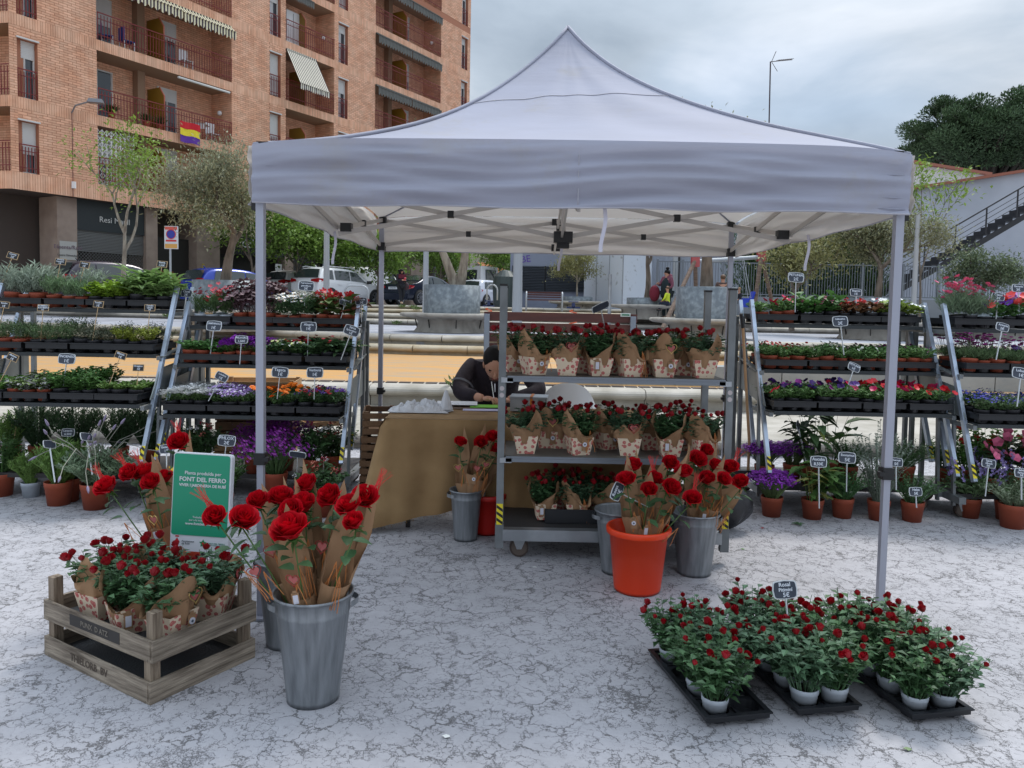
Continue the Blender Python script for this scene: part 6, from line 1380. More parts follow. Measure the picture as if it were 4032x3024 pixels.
L1_ = [(*f5(165, 315), -.10, dict(spray=True, sleeve=False, heart=None)), (*f5(345, 330), -.08, dict(heart=1, raf=True, sleeve=False)), (*f5(445, 215), .06, dict(heart=1)), (*f5(590, 190), .10, dict(tg=1)), (*f5(665, 280), .0, {}), (*f5(655, 400), -.13, dict(sc=1.65, heart=1, tg=1)), (*f5(740, 235), .05, {}), (*f5(765, 105), .13, {}), (*f5(920, 185), .08, dict(heart=1)), (*f5(1040, 245), -.03, {}), (*f5(1072, 350), -.12, dict(raf=True)), (*f5(1140, 190), .06, dict(spray=True))]
def rose_bucket2(B, rb, h, lst, where, grp, sc):
    lst2 = []
    for it in lst:
        o_ = dict(it[3]); s_ = o_.pop('sc', sc); lst2.append((it, s_, o_))
    n = len(lst2); order = sorted(range(n), key=lambda i: lst2[i][0][0]); names = {i: r_ for r_, i in enumerate(order)}
    wds = ['leftmost', 'second from left', 'third from left', 'fourth from left', 'fifth from left', 'sixth from left', 'sixth from right', 'fifth from right', 'fourth from right', 'third from right', 'second from right', 'rightmost']
    for i, (it, s_, o_) in enumerate(lst2):
        px, py, dy = it[0], it[1], it[2]; bl_ = at(px, py, B.y+dy); dx = bl_.x-B.x
        bs = Vector((B.x+max(-.04, min(.04, -dx*.16)), B.y+max(-.03, min(.03, -dy*.1)), h*.22)); r_ = names[i]
        wd = wds[r_] if r_ < (n+1)//2 else wds[len(wds)-(n-r_)]
        wrapped_rose(bs, bl_, 'red rose in brown paper, %s %s' % (wd, where), grp, sc=s_, **o_)
rose_bucket2(Vector((B1.x, B1.y, 0)), .07, .415, L1_, 'in the foreground zinc bucket', 'roses in the foreground zinc bucket', 1.08)
f6 = lambda x, y: (1900+x/2.107, 1700+y/2.107)
L2_ = [(*f6(1250, 290), .05, dict()), (*f6(1195, 405), -.06, dict(tg=2)), (*f6(1380, 490), -.08, dict(tg=1)), (*f6(1430, 395), .08, dict(spray=True)), (*f6(1555, 475), -.08, dict(raf=True)), (*f6(1740, 560), -.11, dict(sleeve=False, spray=True)), (*f6(1555, 268), .12, {}), (*f6(1668, 345), .03, {})]
rose_bucket2(Vector((B2.x, B2.y, 0)), .08, .345, L2_, 'in the orange bucket', 'roses in the orange bucket', 1.08)
L3_ = [(*f6(1850, 165), .1, {}), (*f6(1780, 235), .02, {}), (*f6(1930, 290), .04, {}), (*f6(2055, 305), .06, dict(spray=True)), (*f6(1860, 400), -.05, dict(tg=1)), (*f6(1995, 400), -.08, {}), (*f6(2145, 430), -.02, dict(back=.02))]
rose_bucket2(Vector((B3.x, B3.y, 0)), .07, .355, L3_, 'in the right zinc bucket', 'roses in the right zinc bucket', 1.08)
f7 = lambda x, y: (1400+x/1.843, 1300+y/1.843)
L4_ = [(*f7(760, 818), 0, dict(heart=0)), (*f7(912, 822), -.02, dict(heart=1, tg=2)), (*f7(995, 780), -.03, dict(heart=0, leaves=True)), (*f7(1022, 865), .04, {})]
rose_bucket2(Vector((B4.x, B4.y, 0)), .05, .325, L4_, 'in the small zinc bucket', 'roses in the small zinc bucket', 1.0)
f8 = lambda x, y: (100+x/1.382, 1650+y/1.382)
L5_ = [(*f8(445, 375), -.05, dict(spray=True, sleeve=False)), (*f8(575, 300), .03, dict(spray=True)), (*f8(655, 295), .06, dict(spray=True)), (*f8(688, 352), -.08, dict(heart=0, tg=1)), (*f8(755, 325), .08, {}), (*f8(838, 135), .18, dict(spray=True))]
rose_bucket2(Vector((B5.x, B5.y, 0)), .08, .34, L5_, 'in the bucket behind the green sign', 'roses behind the green sign', 1.12)
# ---------------------------------------------------------------- green sign
sg = thing('green_sign_board', 'green and white board reading Planta produida per Font del Ferro', 'sign', (0, 0, 0))
YS_ = 3.44; tl = at(668, 1783, YS_); tr_ = at(905, 1795, YS_); bl_ = at(668, 2165, YS_); br_ = at(905, 2197, YS_)
SW = (tr_-tl).length; SH = (tl-bl_).length; sg.location = bl_; sg.rotation_euler = (R(-3), R(1.6), R(-4))
def rrect(w, h, r_, y0, y1, cur=0):
    pts = []
    for cx_, cz_, a0 in ((w-r_, r_, -90), (w-r_, h-r_, 0), (r_, h-r_, 90), (r_, r_, 180)):
        for i in range(6): a = R(a0+90*i/5); pts.append((cx_+r_*math.cos(a), cz_+r_*math.sin(a)))
    n_ = len(pts); b = MB(); b.cur = cur
    b.add([Vector((x, y0, z)) for x, z in pts]+[Vector((x, y1, z)) for x, z in pts], [tuple(range(n_)), tuple(reversed(range(n_, 2*n_)))]+[(i+n_, (i+1) % n_+n_, (i+1) % n_, i) for i in range(n_)]); return b
rrect(SW, SH, .015, 0, .03).build('board', mat('foam_white', (.66, .66, .70), .6), sg)
b = rrect(SW-.012, SH*.845-.008, .012, -.0025, -.0005); o = b.build('green_print', mat('sign_green', srgb(28, 142, 108), .45), sg); o.location = (.004, 0, SH*.155+.004)
Msw = mat('sign_print_white', (.62, .64, .65), .5)
for txt, z, s_, bo_ in (('Planta produïda per', .80, .0215, .0003), ('FONT DEL FERRO', .735, .0275, .0007), ('VIVER I JARDINERIA DE RUBÍ', .675, .0172, .0005), ('Treballem junts', .352, .0125, .0001), ('per a la inclusió social', .322, .0125, .0001), ('www.fontdelferro.cat', .285, .0165, .0004)):
    put('lettering', text_mesh(txt, s_, Msw, bold=bo_, ext=.0004), sg, (SW*.52, -.004, SH*z), (R(90), 0, 0))
put('lettering', text_mesh('Ajuntament\nde Rubí', .0125, mat('sign_grey', srgb(90, 96, 104), .5), 'LEFT', ext=.0004), sg, (SW*.20, -.002, SH*.09), (R(90), 0, 0))
put('lettering', text_mesh('FONT DEL FERRO', .0105, mat('sign_teal', srgb(40, 130, 110), .5), 'LEFT', ext=.0004), sg, (SW*.64, -.002, SH*.092), (R(90), 0, 0))
w = MB(); w.bar((SW*.64, -.001, SH*.075), (SW*.93, -.001, SH*.075), .0015); w.build('green_rule', mat('sign_teal', (1, 1, 1)), sg)
w = MB(); w.add([Vector((SW*.12+x*.013, -.0015, SH*.09+z*.02)) for x, z in ((0, -1), (1, 0), (0, 1), (-1, 0))], [(0, 1, 2, 3)]); w.box((SW*.12, -.0015, SH*.09+.026), (.016, .001, .006)); w.build('town_crest', mat('crest_red', srgb(190, 40, 44), .5), sg)
w = MB()
for k in range(5): a = k*1.257+.3; w.leaf(Vector((SW*.57, -.0015, SH*.09)), Vector((math.cos(a), 0, math.sin(a))), Vector((0, -1, 0)), .019, .012, 0)
w.build('flower_logo', mat('logo_green', srgb(30, 130, 80), .5), sg)
w = MB(); w.tube([(SW*.57, -.002, SH*.09), (SW*.57, -.003, SH*.09)], .005, 8); w.build('logo_centre', mat('crest_red', (1, 1, 1)), sg)
w = MB(); w.box((SW/2, .05, -.2), (.02, .012, .6+.0)); w.build('support_stake', Mgalv, sg)
# ---------------------------------------------------------------- wooden crates
def wood_mat(name, a, b_, stretch): return mat(name, a, .8, col2=b_, scale=4, stretch=stretch, bump=.5, bscale=12, obr=.12, lo=.3, hi=.7)
WA, WB = srgb(88, 76, 64), srgb(168, 154, 136)
Mwx = wood_mat('weathered_wood_long', WA, WB, (1.2, 14, 14)); Mwy = wood_mat('weathered_wood_cross', WA, WB, (14, 1.2, 14)); Mwz = wood_mat('weathered_wood_post', srgb(92, 76, 62), srgb(156, 140, 120), (14, 14, 1.2))
Mmesh = mat('dark_mesh_base', (.07, .072, .075), .7, bump=.5, bscale=120)
PF, PL, PR = G(592, 2779), G(158, 2583), G(1005, 2588)
ux = (PR-PF); LX = ux.length; LY = (PL-PF).length; ca = math.atan2(ux.y, ux.x)
def crate(z, lab, dx=0, dy=0, letters=None, rot=0):
    t = thing('wooden_crate', lab, 'crate', (PF.x+dx, PF.y+dy, z), ca+rot, 'stacked weathered bulb crates')
    H_ = .070
    w = MB(); w.box2((0, 0, .012), (LX, .014, .012+H_)); f1 = w.build('plank', Mwx, t)
    w = MB(); w.box2((0, LY-.014, .012), (LX, LY, .012+H_)); w.build('plank', Mwx, t)
    w = MB(); w.box2((-.003, .0145, .012), (.011, LY-.0145, .012+H_)); s_ = w.build('plank', Mwy, t)
    w = MB(); w.box2((LX-.012, .0145, .012), (LX+.002, LY-.0145, .012+H_)); w.build('plank', Mwy, t)
    for y in (.0, LY-.03): w = MB(); w.box2((0, y+.001, 0), (LX, y+.03, .0115)); w.build('bottom_rail', Mwx, t)
    for x in (-.001, LX/2-.02, LX-.03): w = MB(); w.box2((x, .031, .0), (x+.03, LY-.031, .0115)); w.build('bottom_rail', Mwy, t)
    w = MB(); w.box2((.014, .016, .0125), (LX-.014, LY-.016, .016)); w.build('mesh_base', Mmesh, t)
    for x in (.012, LX-.052):
        for y in (.0155, LY-.0555): w = MB(); w.box(((x+x+.04)/2, y+.02, .0915 if z < .1 else .099), (.04, .04, .149 if z < .1 else .164)); w.build('corner_post', Mwz, t)
    if letters:
        for txt, m, sz, pos in letters: put('stencil_lettering', text_mesh(txt, sz, m, 'LEFT', ext=.0005, bold=.0005), t, pos, (R(90), 0, R(-90)))
    return t
Mst = mat('stencil_black', srgb(86, 74, 64), .8); c2 = G
crate(0, 'lower weathered wooden crate on the ground, stencilled side, left foreground', letters=[('THIELORB  BV', Mst, .042, (-.0045, LY*.72, .046))])
cr2 = crate(.155, 'upper weathered wooden crate holding the potted roses, left foreground', .008, .006, letters=[('PUNX  D ATZ', mat('stencil_grey', srgb(120, 112, 102), .8), .03, (-.0065, LY*.62, .047))], rot=.015)
w = MB(); w.box((-.0035, LY*.50, .047), (.002, .34, .045)); w.build('painted_patch', mat('black_patch', srgb(58, 54, 52), .8), cr2)
# ---------------------------------------------------------------- potted mini roses
Mmini = mat('mini_rose_leaf', (.065, .14, .055), .5, isl=.4, trans=.12); Mmini2 = mat('mini_rose_leaf_b', (.09, .17, .09), .5, isl=.4, trans=.12); Mminir = mat('mini_rose_red', srgb(150, 4, 22), .5, isl=.25, trans=.08)
def mini_foliage(seed, r_=.12, h=.20, n=48, m=None, spread=1.0):
    q = random.Random(seed); w = MB(); tips = []
    for i in range(n):
        a = q.uniform(0, 6.28); rr = r_*math.sqrt(q.random())*spread; hh = h*(.55+.5*q.random())*(1-.25*(rr/(r_*spread))**2)
        p0 = Vector((.25*rr*math.cos(a), .25*rr*math.sin(a), 0)); p1 = Vector((rr*math.cos(a), rr*math.sin(a), hh)); mid = p0.lerp(p1, .5)+Vector((0, 0, .1*h))
        w.tube([p0, mid, p1], [.0017, .0014, .001], 3, False)
        for k in range(7):
            f_ = .25+.75*k/7+q.uniform(-.05, .05); p = p0.lerp(mid, f_*2) if f_ < .5 else mid.lerp(p1, f_*2-1); b_ = q.uniform(0, 6.28)
            d = Vector((math.cos(b_), math.sin(b_), q.uniform(-.1, .6)))
            w.leaf(p, d, UP, q.uniform(.026, .044), q.uniform(.017, .026), .2, .15)
            if k % 2: w.leaf(p+d*.008, Vector((d.y, -d.x, d.z)), UP, .025, .015, .2)
        tips.append(p1)
    return w.mesh('foliage', [m or Mmini]), tips
def mini_bloom(seed, r_=.011):
    q = random.Random(seed); w = MB(); w.smooth = True
    for ri, (n, rad, hg) in enumerate(((3, .35, 1.5), (4, .75, 1.35), (5, 1.1, 1.05))):
        for k in range(n):
            a0 = 6.283*k/n+ri*.7; w.grid(lambda u, v: Vector((r_*rad*(.35+.65*v**.6)*math.cos(a0+(u-.5)*6.283/n*1.4), r_*rad*(.35+.65*v**.6)*math.sin(a0+(u-.5)*6.283/n*1.4), r_*hg*v*1.3*(1-.2*abs(u*2-1)**2)-.003)), 4, 4)
    w.smooth = False
    return w.mesh('bloom', [Mminir])
MBL = [mini_bloom(1, .0125), mini_bloom(2, .0155), mini_bloom(3, .010)]
MF = [mini_foliage(s, .12, .18, 46, Mmini if s % 2 else Mmini2) for s in range(1, 5)]
Mbox = None
def print_box_mat():
    m = bpy.data.materials.new('rose_print_wood'); m.use_nodes = True; n = m.node_tree.nodes; l = m.node_tree.links; b = n['Principled BSDF']; b.inputs['Roughness'].default_value = .75
    tcn = n.new('ShaderNodeTexCoord'); oi = n.new('ShaderNodeObjectInfo'); ad = n.new('ShaderNodeVectorMath'); l.new(tcn.outputs['Object'], ad.inputs[0])
    cm = n.new('ShaderNodeVectorMath'); cm.operation = 'SCALE'; cm.inputs[0].default_value = (3, 7, 0); l.new(oi.outputs['Random'], cm.inputs['Scale']); l.new(cm.outputs[0], ad.inputs[1])
    v = n.new('ShaderNodeTexVoronoi'); v.inputs['Scale'].default_value = 44; v.inputs['Randomness'].default_value = .75; l.new(ad.outputs[0], v.inputs[0])
    lt = n.new('ShaderNodeMath'); lt.operation = 'LESS_THAN'; lt.inputs[1].default_value = .42; l.new(v.outputs['Distance'], lt.inputs[0])
    nz = n.new('ShaderNodeTexNoise'); nz.inputs['Scale'].default_value = 240; l.new(tcn.outputs['Object'], nz.inputs[0])
    mul = n.new('ShaderNodeMath'); mul.operation = 'MULTIPLY'; l.new(lt.outputs[0], mul.inputs[0])
    mr = n.new('ShaderNodeMapRange'); mr.inputs[1].default_value = .35; mr.inputs[2].default_value = .65; mr.inputs[3].default_value = .6; mr.inputs[4].default_value = 1; l.new(nz.outputs[0], mr.inputs[0]); l.new(mr.outputs[0], mul.inputs[1])
    x = n.new('ShaderNodeMixRGB'); x.inputs[1].default_value = (*srgb(226, 206, 180), 1); x.inputs[2].default_value = (*srgb(186, 66, 72), 1); l.new(mul.outputs[0], x.inputs[0]); l.new(x.outputs[0], b.inputs['Base Color']); return m
Mbox = print_box_mat()
def box_mesh(wb=.088, wt=.122, h=.092):
    w = MB(); th = .004; a, b_ = wb/2, wt/2
    for k in range(4):
        Rk = Matrix.Rotation(k*math.pi/2, 3, 'Z')
        P = [Vector((-a, -a, 0)), Vector((a, -a, 0)), Vector((b_, -b_, h)), Vector((-b_, -b_, h))]; Q = [Vector((-a+th, -a+th, 0)), Vector((a-th, -a+th, 0)), Vector((b_-th, -b_+th, h)), Vector((-b_+th, -b_+th, h))]
        w.add([Rk @ p for p in P+Q], [(0, 1, 2, 3), (7, 6, 5, 4), (3, 2, 6, 7), (0, 4, 5, 1)])
    w.quad((-a, -a, .003), (a, -a, .003), (a, a, .003), (-a, a, .003)); return w.mesh('printed_box', [Mbox])
BOXM = box_mesh()
def wrap_mesh(seed):
    q = random.Random(seed); w = MB(); w.smooth = True; ph = [q.uniform(0, 6.28) for _ in range(4)]; b0 = .05
    def f(u, v):
        a = u*6.283; sq = 1/max(abs(math.cos(a)), abs(math.sin(a)))**.75
        ht = .115+.045*math.sin(a*2+ph[0])+.03*math.sin(a*3+ph[1])+.018*math.sin(a*5+ph[2])
        R_ = b0*sq*(.98+.65*v+.18*v*math.sin(a*4+ph[3])+.12*v*v*math.sin(a*7+ph[2]))+.003*math.sin(v*14+a*3)*v
        return Vector((R_*math.cos(a), R_*math.sin(a), .055+ht*v*(1-.08*v)))+mnoise.noise_vector(Vector((math.cos(a)*2.5, math.sin(a)*2.5+seed, v*3)))*.014*v
    w.grid(f, 48, 10, True); return w.mesh('paper_wrap', [Mkraft])
WRP = [wrap_mesh(s) for s in range(1, 7)]
PR_ = []
for s in range(6):
    q = random.Random(50+s); t = thing('potted_rose', 'x', 'potted rose', (0, 0, 0)); put('printed_box', BOXM, t); put('paper_wrap', WRP[s], t, None, (0, 0, q.uniform(0, 6)))
    me, tips = MF[s % 4]; put('foliage', me, t, (0, 0, .07), (0, 0, s))
    up_ = sorted(tips, key=lambda p: -p.z)[:18]; Rz = Matrix.Rotation(s, 3, 'Z')
    for i, p in enumerate(q.sample(up_, 9)): put('bloom', MBL[i % 3], t, Rz @ p+Vector((0, 0, .072)), (q.uniform(-.4, .4), q.uniform(-.4, .4), i))
    if s % 2 == 0: put('gift_tag', TAG if s % 4 else RTAG, t, (q.uniform(-.03, .03), -.066, .085), (0, 0, q.uniform(-.3, .3)))
    put('raffia_tie', RAF[s % 2], t, (.035, -.07, .13)) if s % 3 == 0 else None
    if s % 3 == 1: put('heart_charm', HRT[s % 2], t, (.02, -.085, .15))
    remember(t); PR_.append(t)
used_pr = set()
def place_pr(i, loc, rz, lab, grp, sc=1.0):
    if i not in used_pr:
        used_pr.add(i); o = PR_[i]; o.location = loc; o.rotation_euler = (0, 0, rz); o['label'] = lab; o['group'] = grp; o.scale = (sc,)*3; return o
    return dup(PR_[i], loc, rz, lab, grp, sc)
# ---------------------------------------------------------------- central trolley
TX, TYF, TYB, ZT = (-.055, 1.28), 4.48, 5.05, (.183, .622, 1.096)
Mpost = mat('dull_galvanised', srgb(112, 116, 118), .5, .6, col2=srgb(134, 138, 140), scale=6, bump=.06)
tro = thing('flower_trolley', 'tall galvanised steel flower trolley with three levels under the gazebo', 'trolley', (0, 0, 0))
for x in TX:
    for y in (TYF, TYB):
        zt_ = 1.62; sx_ = 1 if x < 0 else -1
        w = MB(); w.box2((x-.021, y, .17), (x+.021, y+.004, zt_)); w.box2((x-.021, y+.0045, .17), (x-.017, y+.035, zt_)); w.box2((x+.017, y+.0045, .17), (x+.021, y+.035, zt_)); po_ = w.build('post', Mpost, tro)
        w = MB(); w.box((x, y+.016, zt_+.004), (.046, .042, .012)); w.build('post_cap', Mblkj, po_)
        w = MB(); w.box((x, y+.017, .14), (.05, .045, .14)); w.build('post_socket', Mpost, po_)
        if y == TYF:
            w = MB()
            for k_ in range(3): w.add([Vector((x-.018+.0*k_, y-.0015, .235+.038*k_)), Vector((x+.018, y-.0015, .21+.038*k_)), Vector((x+.018, y-.0015, .228+.038*k_)), Vector((x-.018, y-.0015, .253+.038*k_))], [(0, 1, 2, 3)])
            w.build('black_stripe', Mblkj, po_); w = MB(); w.box((x, y-.0005, .27), (.037, .001, .13)); w.build('yellow_marking', mat('hazard_yellow', srgb(226, 206, 40), .5), po_)
            w = MB(); w.tube([(x, y-.0005, 1.02), (x, y-.002, 1.02)], .014, 14); w.tube([(x, y-.0005, .98), (x, y-.002, .98)], .014, 14); w.build('warning_sticker', mat('sticker', srgb(190, 180, 180), .5), po_)
        for k_ in range(14): w = MB(); w.box((x+sx_*.0215, y+.02, .3+k_*.075), (.001, .012, .03)); w.build('slot', Mblkj, po_) if y == TYF or k_ > 8 else None
for zi, z in enumerate(ZT[1:]):
    w = MB(); w.box2((TX[0]+.025, TYF+.02, z-.012), (TX[1]-.025, TYB+.01, z)); sh_ = w.build('shelf', mat('shelf_board', srgb(104, 100, 94), .6, .2), tro)
    w = MB(); w.box2((TX[0]+.03, TYF-.012, z-.034), (TX[1]-.03, TYF+.018, z-.013)); w.box2((TX[0]+.03, TYF-.012, z-.012), (TX[1]-.03, TYF-.009, z+.0)); w.build('shelf_edge', mat('edge_steel', srgb(126, 132, 140), .4, .6), sh_)
    for x in TX: w = MB(); w.box((x+(.03 if x < 0 else -.03), TYF-.002, z-.025), (.07, .02, .03)); w.build('shelf_hook', Mgalv, sh_)
w = MB(); w.box2((TX[0]+.025, TYF+.05, ZT[0]-.02), (TX[1]-.025, TYB, ZT[0])); w.build('deck', mat('deck_board', (.035, .033, .033), .6), tro)
w = MB(); w.box2((TX[0]+.02, TYF-.015, ZT[0]-.065), (TX[1]-.02, TYF+.045, ZT[0]+.002)); w.box2((TX[0]+.02, TYB+.003, ZT[0]-.065), (TX[1]-.02, TYB+.04, ZT[0]+.002)); w.build('deck_frame', Mgalv, tro)
def caster(x, y, r_, par):
    w = MB(); w.smooth = True; w.tube([(x-.016, y, r_), (x+.016, y, r_)], r_, 20); w.smooth = False; cw = w.build('wheel', mat('brown_rubber', srgb(70, 58, 52), .7), par)
    w = MB(); w.tube([(x-.02, y, r_), (x+.02, y, r_)], r_*.18, 8); w.build('hub', Mgalv, cw)
    w = MB(); w.add([Vector((x+s*.022, y+a, z)) for s in (-1, 1) for a, z in ((-.045, .125), (.045, .125), (.014, r_-.01), (-.014, r_-.01))], [(0, 1, 2, 3), (7, 6, 5, 4)]); w.box((x, y, .127), (.07, .1, .006)); w.build('caster_fork', Mgalv, par)
# wheels seen side-on like in the photo
def caster_side(x, y, r_, par):
    w = MB(); w.tube([(x, y-.016, r_), (x, y+.016, r_)], r_, 22); cw = w.build('wheel', mat('brown_rubber', (1, 1, 1)), par)
    w = MB(); w.tube([(x, y-.019, r_), (x, y-.016, r_)], r_*.8, 20); w.build('wheel_face', mat('brown_wheel_face', srgb(96, 84, 76), .7), cw); w = MB(); w.tube([(x, y-.026, r_), (x, y-.019, r_)], .008, 8); w.build('bolt', Mgalv, cw)
    w = MB(); w.add([Vector((x+a, y+s*.022, z)) for s in (-1, 1) for a, z in ((-.045, .125), (.045, .125), (.014, r_-.01), (-.014, r_-.01))], [(3, 2, 1, 0), (4, 5, 6, 7)]); w.box((x, y, .127), (.1, .07, .006)); w.build('caster_fork', Mgalv, par)
caster_side(TX[0]+.12, TYF+.07, .058, tro); caster_side(TX[1]-.12, TYF+.07, .058, tro); caster_side(TX[0]+.12, TYB-.05, .058, tro); caster_side(TX[1]-.12, TYB-.05, .058, tro)
grp = 'potted red roses in printed wooden boxes on the trolley'
W6 = ['leftmost', 'second from left', 'third from left', 'third from right', 'second from right', 'rightmost']
r_i = 0
for z, yy, pxs, rowname in ((ZT[2], 4.59, (2102, 2232, 2358, 2479, 2610, 2766), 'front row of the top shelf'), (ZT[2], 4.76, (2020, 2296, 2417, 2541, 2680), 'back row of the top shelf'),
                            (ZT[1], 4.59, (2074, 2284, 2484, 2643, 2768), 'front row of the middle shelf'), (ZT[1], 4.79, (2160, 2215, 2394, 2565, 2720), 'back row of the middle shelf')):
    for i, px in enumerate(pxs):
        X = at(px, 1500, yy).x; nm = (W6 if len(pxs) == 6 else ['leftmost', 'second from left', 'middle', 'second from right', 'rightmost'])[i]
        place_pr(r_i % 6, (X, yy+rnd.uniform(-.01, .01), z+.001), rnd.uniform(-.2, .2)+(.0 if r_i % 3 else .35), 'boxed red rose, %s in the %s' % (nm, rowname), grp, 1.17); r_i += 1
btr = thing('black_tray', 'large black plastic tray on the lowest level of the trolley', 'tray', ((TX[0]+TX[1])/2+.1, 4.82, ZT[0]+.001))
Mbt = mat('black_plastic', (.012, .013, .016), .42, spec=.5)
w = MB(); w.box((0, -.2, .045), (.98, .008, .085)); w.box((0, .2, .045), (.98, .008, .085)); w.box((-.49, 0, .045), (.008, .39, .085)); w.box((.49, 0, .045), (.008, .39, .085)); w.box((0, 0, .004), (.97, .39, .006)); w.build('tray_body', Mbt, btr)
for i, (px, yy) in enumerate(((2144, 4.70), (2270, 4.70), (2400, 4.72), (2190, 4.88), (2310, 4.88), (2540, 4.74), (2640, 4.84))):
    X = at(px, 2000, yy).x; place_pr((i+2) % 6, (X, yy, ZT[0]+.012), rnd.uniform(-.3, .3), 'boxed red rose in the trolley\'s black tray, %s' % ['front left', 'front, second from left', 'front, third from left', 'back left', 'back, second from left', 'front right beside the posts', 'back right'][i], 'potted red roses on the bottom level of the trolley', 1.1)
# potted roses on the crate
dxu = Vector((math.cos(ca), math.sin(ca), 0)); dyu = Vector((-math.sin(ca), math.cos(ca), 0))
for i, (u_, v_, rz_, lab) in enumerate(((.27, .72, .1, 'left front potted rose on the crate with round tag and gold heart'), (.24, .42, -.25, 'middle front potted rose on the crate with white tag'), (.34, .15, .15, 'right front potted rose on the crate in a wide open paper wrap'), (.80, .20, .5, 'rightmost potted rose on the crate in a darker printed box'), (.62, .78, .5, 'back left potted rose on the crate'), (.60, .50, .1, 'back middle potted rose on the crate behind the front boxes'), (.86, .50, .1, 'back right potted rose on the crate below the green sign'))):
    p = Vector((PF.x, PF.y, 0))+dxu*(u_*LX)+dyu*(v_*LY); place_pr([0, 2, 4, 1, 3, 5, 2][i], (p.x, p.y, .173), rz_+ca, lab, 'potted red roses on the wooden crates', 1.2 if i < 6 else .9)
# ---------------------------------------------------------------- trays of mini roses on the ground, right
Mwpot = mat('white_pot', srgb(196, 204, 212), .5, col2=srgb(180, 188, 196), scale=10)
def pot_mesh(rt, rb, h, m, rim=True, n=24):
    w = MB(); w.smooth = True
    w.lathe([(.001, .002), (rb*.95, .002), (rb, .0), (rb+(rt-rb)*.78, h*.78), (rt*.985, h*.79), (rt, h*.98), (rt, h), (rt-.004, h), (rt-.006, h*.86)], n); w.smooth = False
    w.cur = 1; w.lathe([(rt-.006, h*.87), (.001, h*.9)], n); return w.mesh('pot', [m, Msoil])
WPOT = pot_mesh(.050, .038, .08, Mwpot)
def tray_mesh(w_, d_, nx_, ny_, h=.045, rh=.024):
    b = MB(); rc = min(w_/nx_, d_/ny_)*.43; th = .006
    # rim
    for s in (-1, 1):
        b.box((0, s*(d_/2-.006), h-rh/2), (w_, .012, rh)); b.box((s*(w_/2-.006), 0, h-rh/2), (.012, d_-.0245, rh)); b.box((0, s*(d_/2+.004), h-.003), (w_+.016, .008, .006)); b.box((s*(w_/2+.004), 0, h-.003), (.008, d_-.0, .006))
    b.smooth = False
    for i in range(nx_):
        for j in range(ny_):
            cx_ = -w_/2+w_*(i+.5)/nx_; cy_ = -d_/2+d_*(j+.5)/ny_; n_ = 16; hw_, hd_ = w_/nx_/2-.0005, d_/ny_/2-.0005; hw_ -= .004 if nx_ < 3 else .003; hd_ -= .003
            sq = []; ci = []
            for k in range(n_):
                a = 6.283*k/n_+.3927/2; c_, s_ = math.cos(a), math.sin(a); m_ = max(abs(c_), abs(s_)); sq.append(Vector((cx_+c_/m_*hw_*1.0, cy_+s_/m_*hd_, h-.008))); ci.append(Vector((cx_+c_*rc, cy_+s_*rc, h-.010)))
            bt = [Vector((p.x*.9+cx_*.1, p.y*.9+cy_*.1, .004)) for p in ci]
            b.add(sq+ci+bt, [(k, (k+1) % n_, n_+(k+1) % n_, n_+k) for k in range(n_)]+[(n_+k, n_+(k+1) % n_, 2*n_+(k+1) % n_, 2*n_+k) for k in range(n_)]+[tuple(range(2*n_, 3*n_))])
    return b.mesh('tray_body', [Mbt])
TRM = tray_mesh(.245, .55, 2, 4)
MG = [mini_foliage(s+20, .145, .235, 60, Mmini2 if s % 2 else Mmini) for s in range(4)]
RP = []
for s in range(4):
    q = random.Random(80+s); t = thing('mini_rose_plant', 'x', 'rose plant', (0, 0, 0)); put('pot', WPOT, t); me, tips = MG[s]; put('foliage', me, t, (0, 0, .062), (0, 0, s), (1.12, 1.12, 1.04))
    up_ = sorted(tips, key=lambda p: -p.z)[:34]; Rz = Matrix.Rotation(s, 3, 'Z')
    for i, p in enumerate(q.sample(up_, 9)): put('bloom', MBL[(0, 2, 1, 2)[i % 4]], t, Rz @ Vector((p.x*1.12, p.y*1.12, p.z*1.04))+Vector((0, 0, .064)), (q.uniform(-.5, .5), q.uniform(-.5, .5), i))
    remember(t); RP.append(t)
used_rp = set()
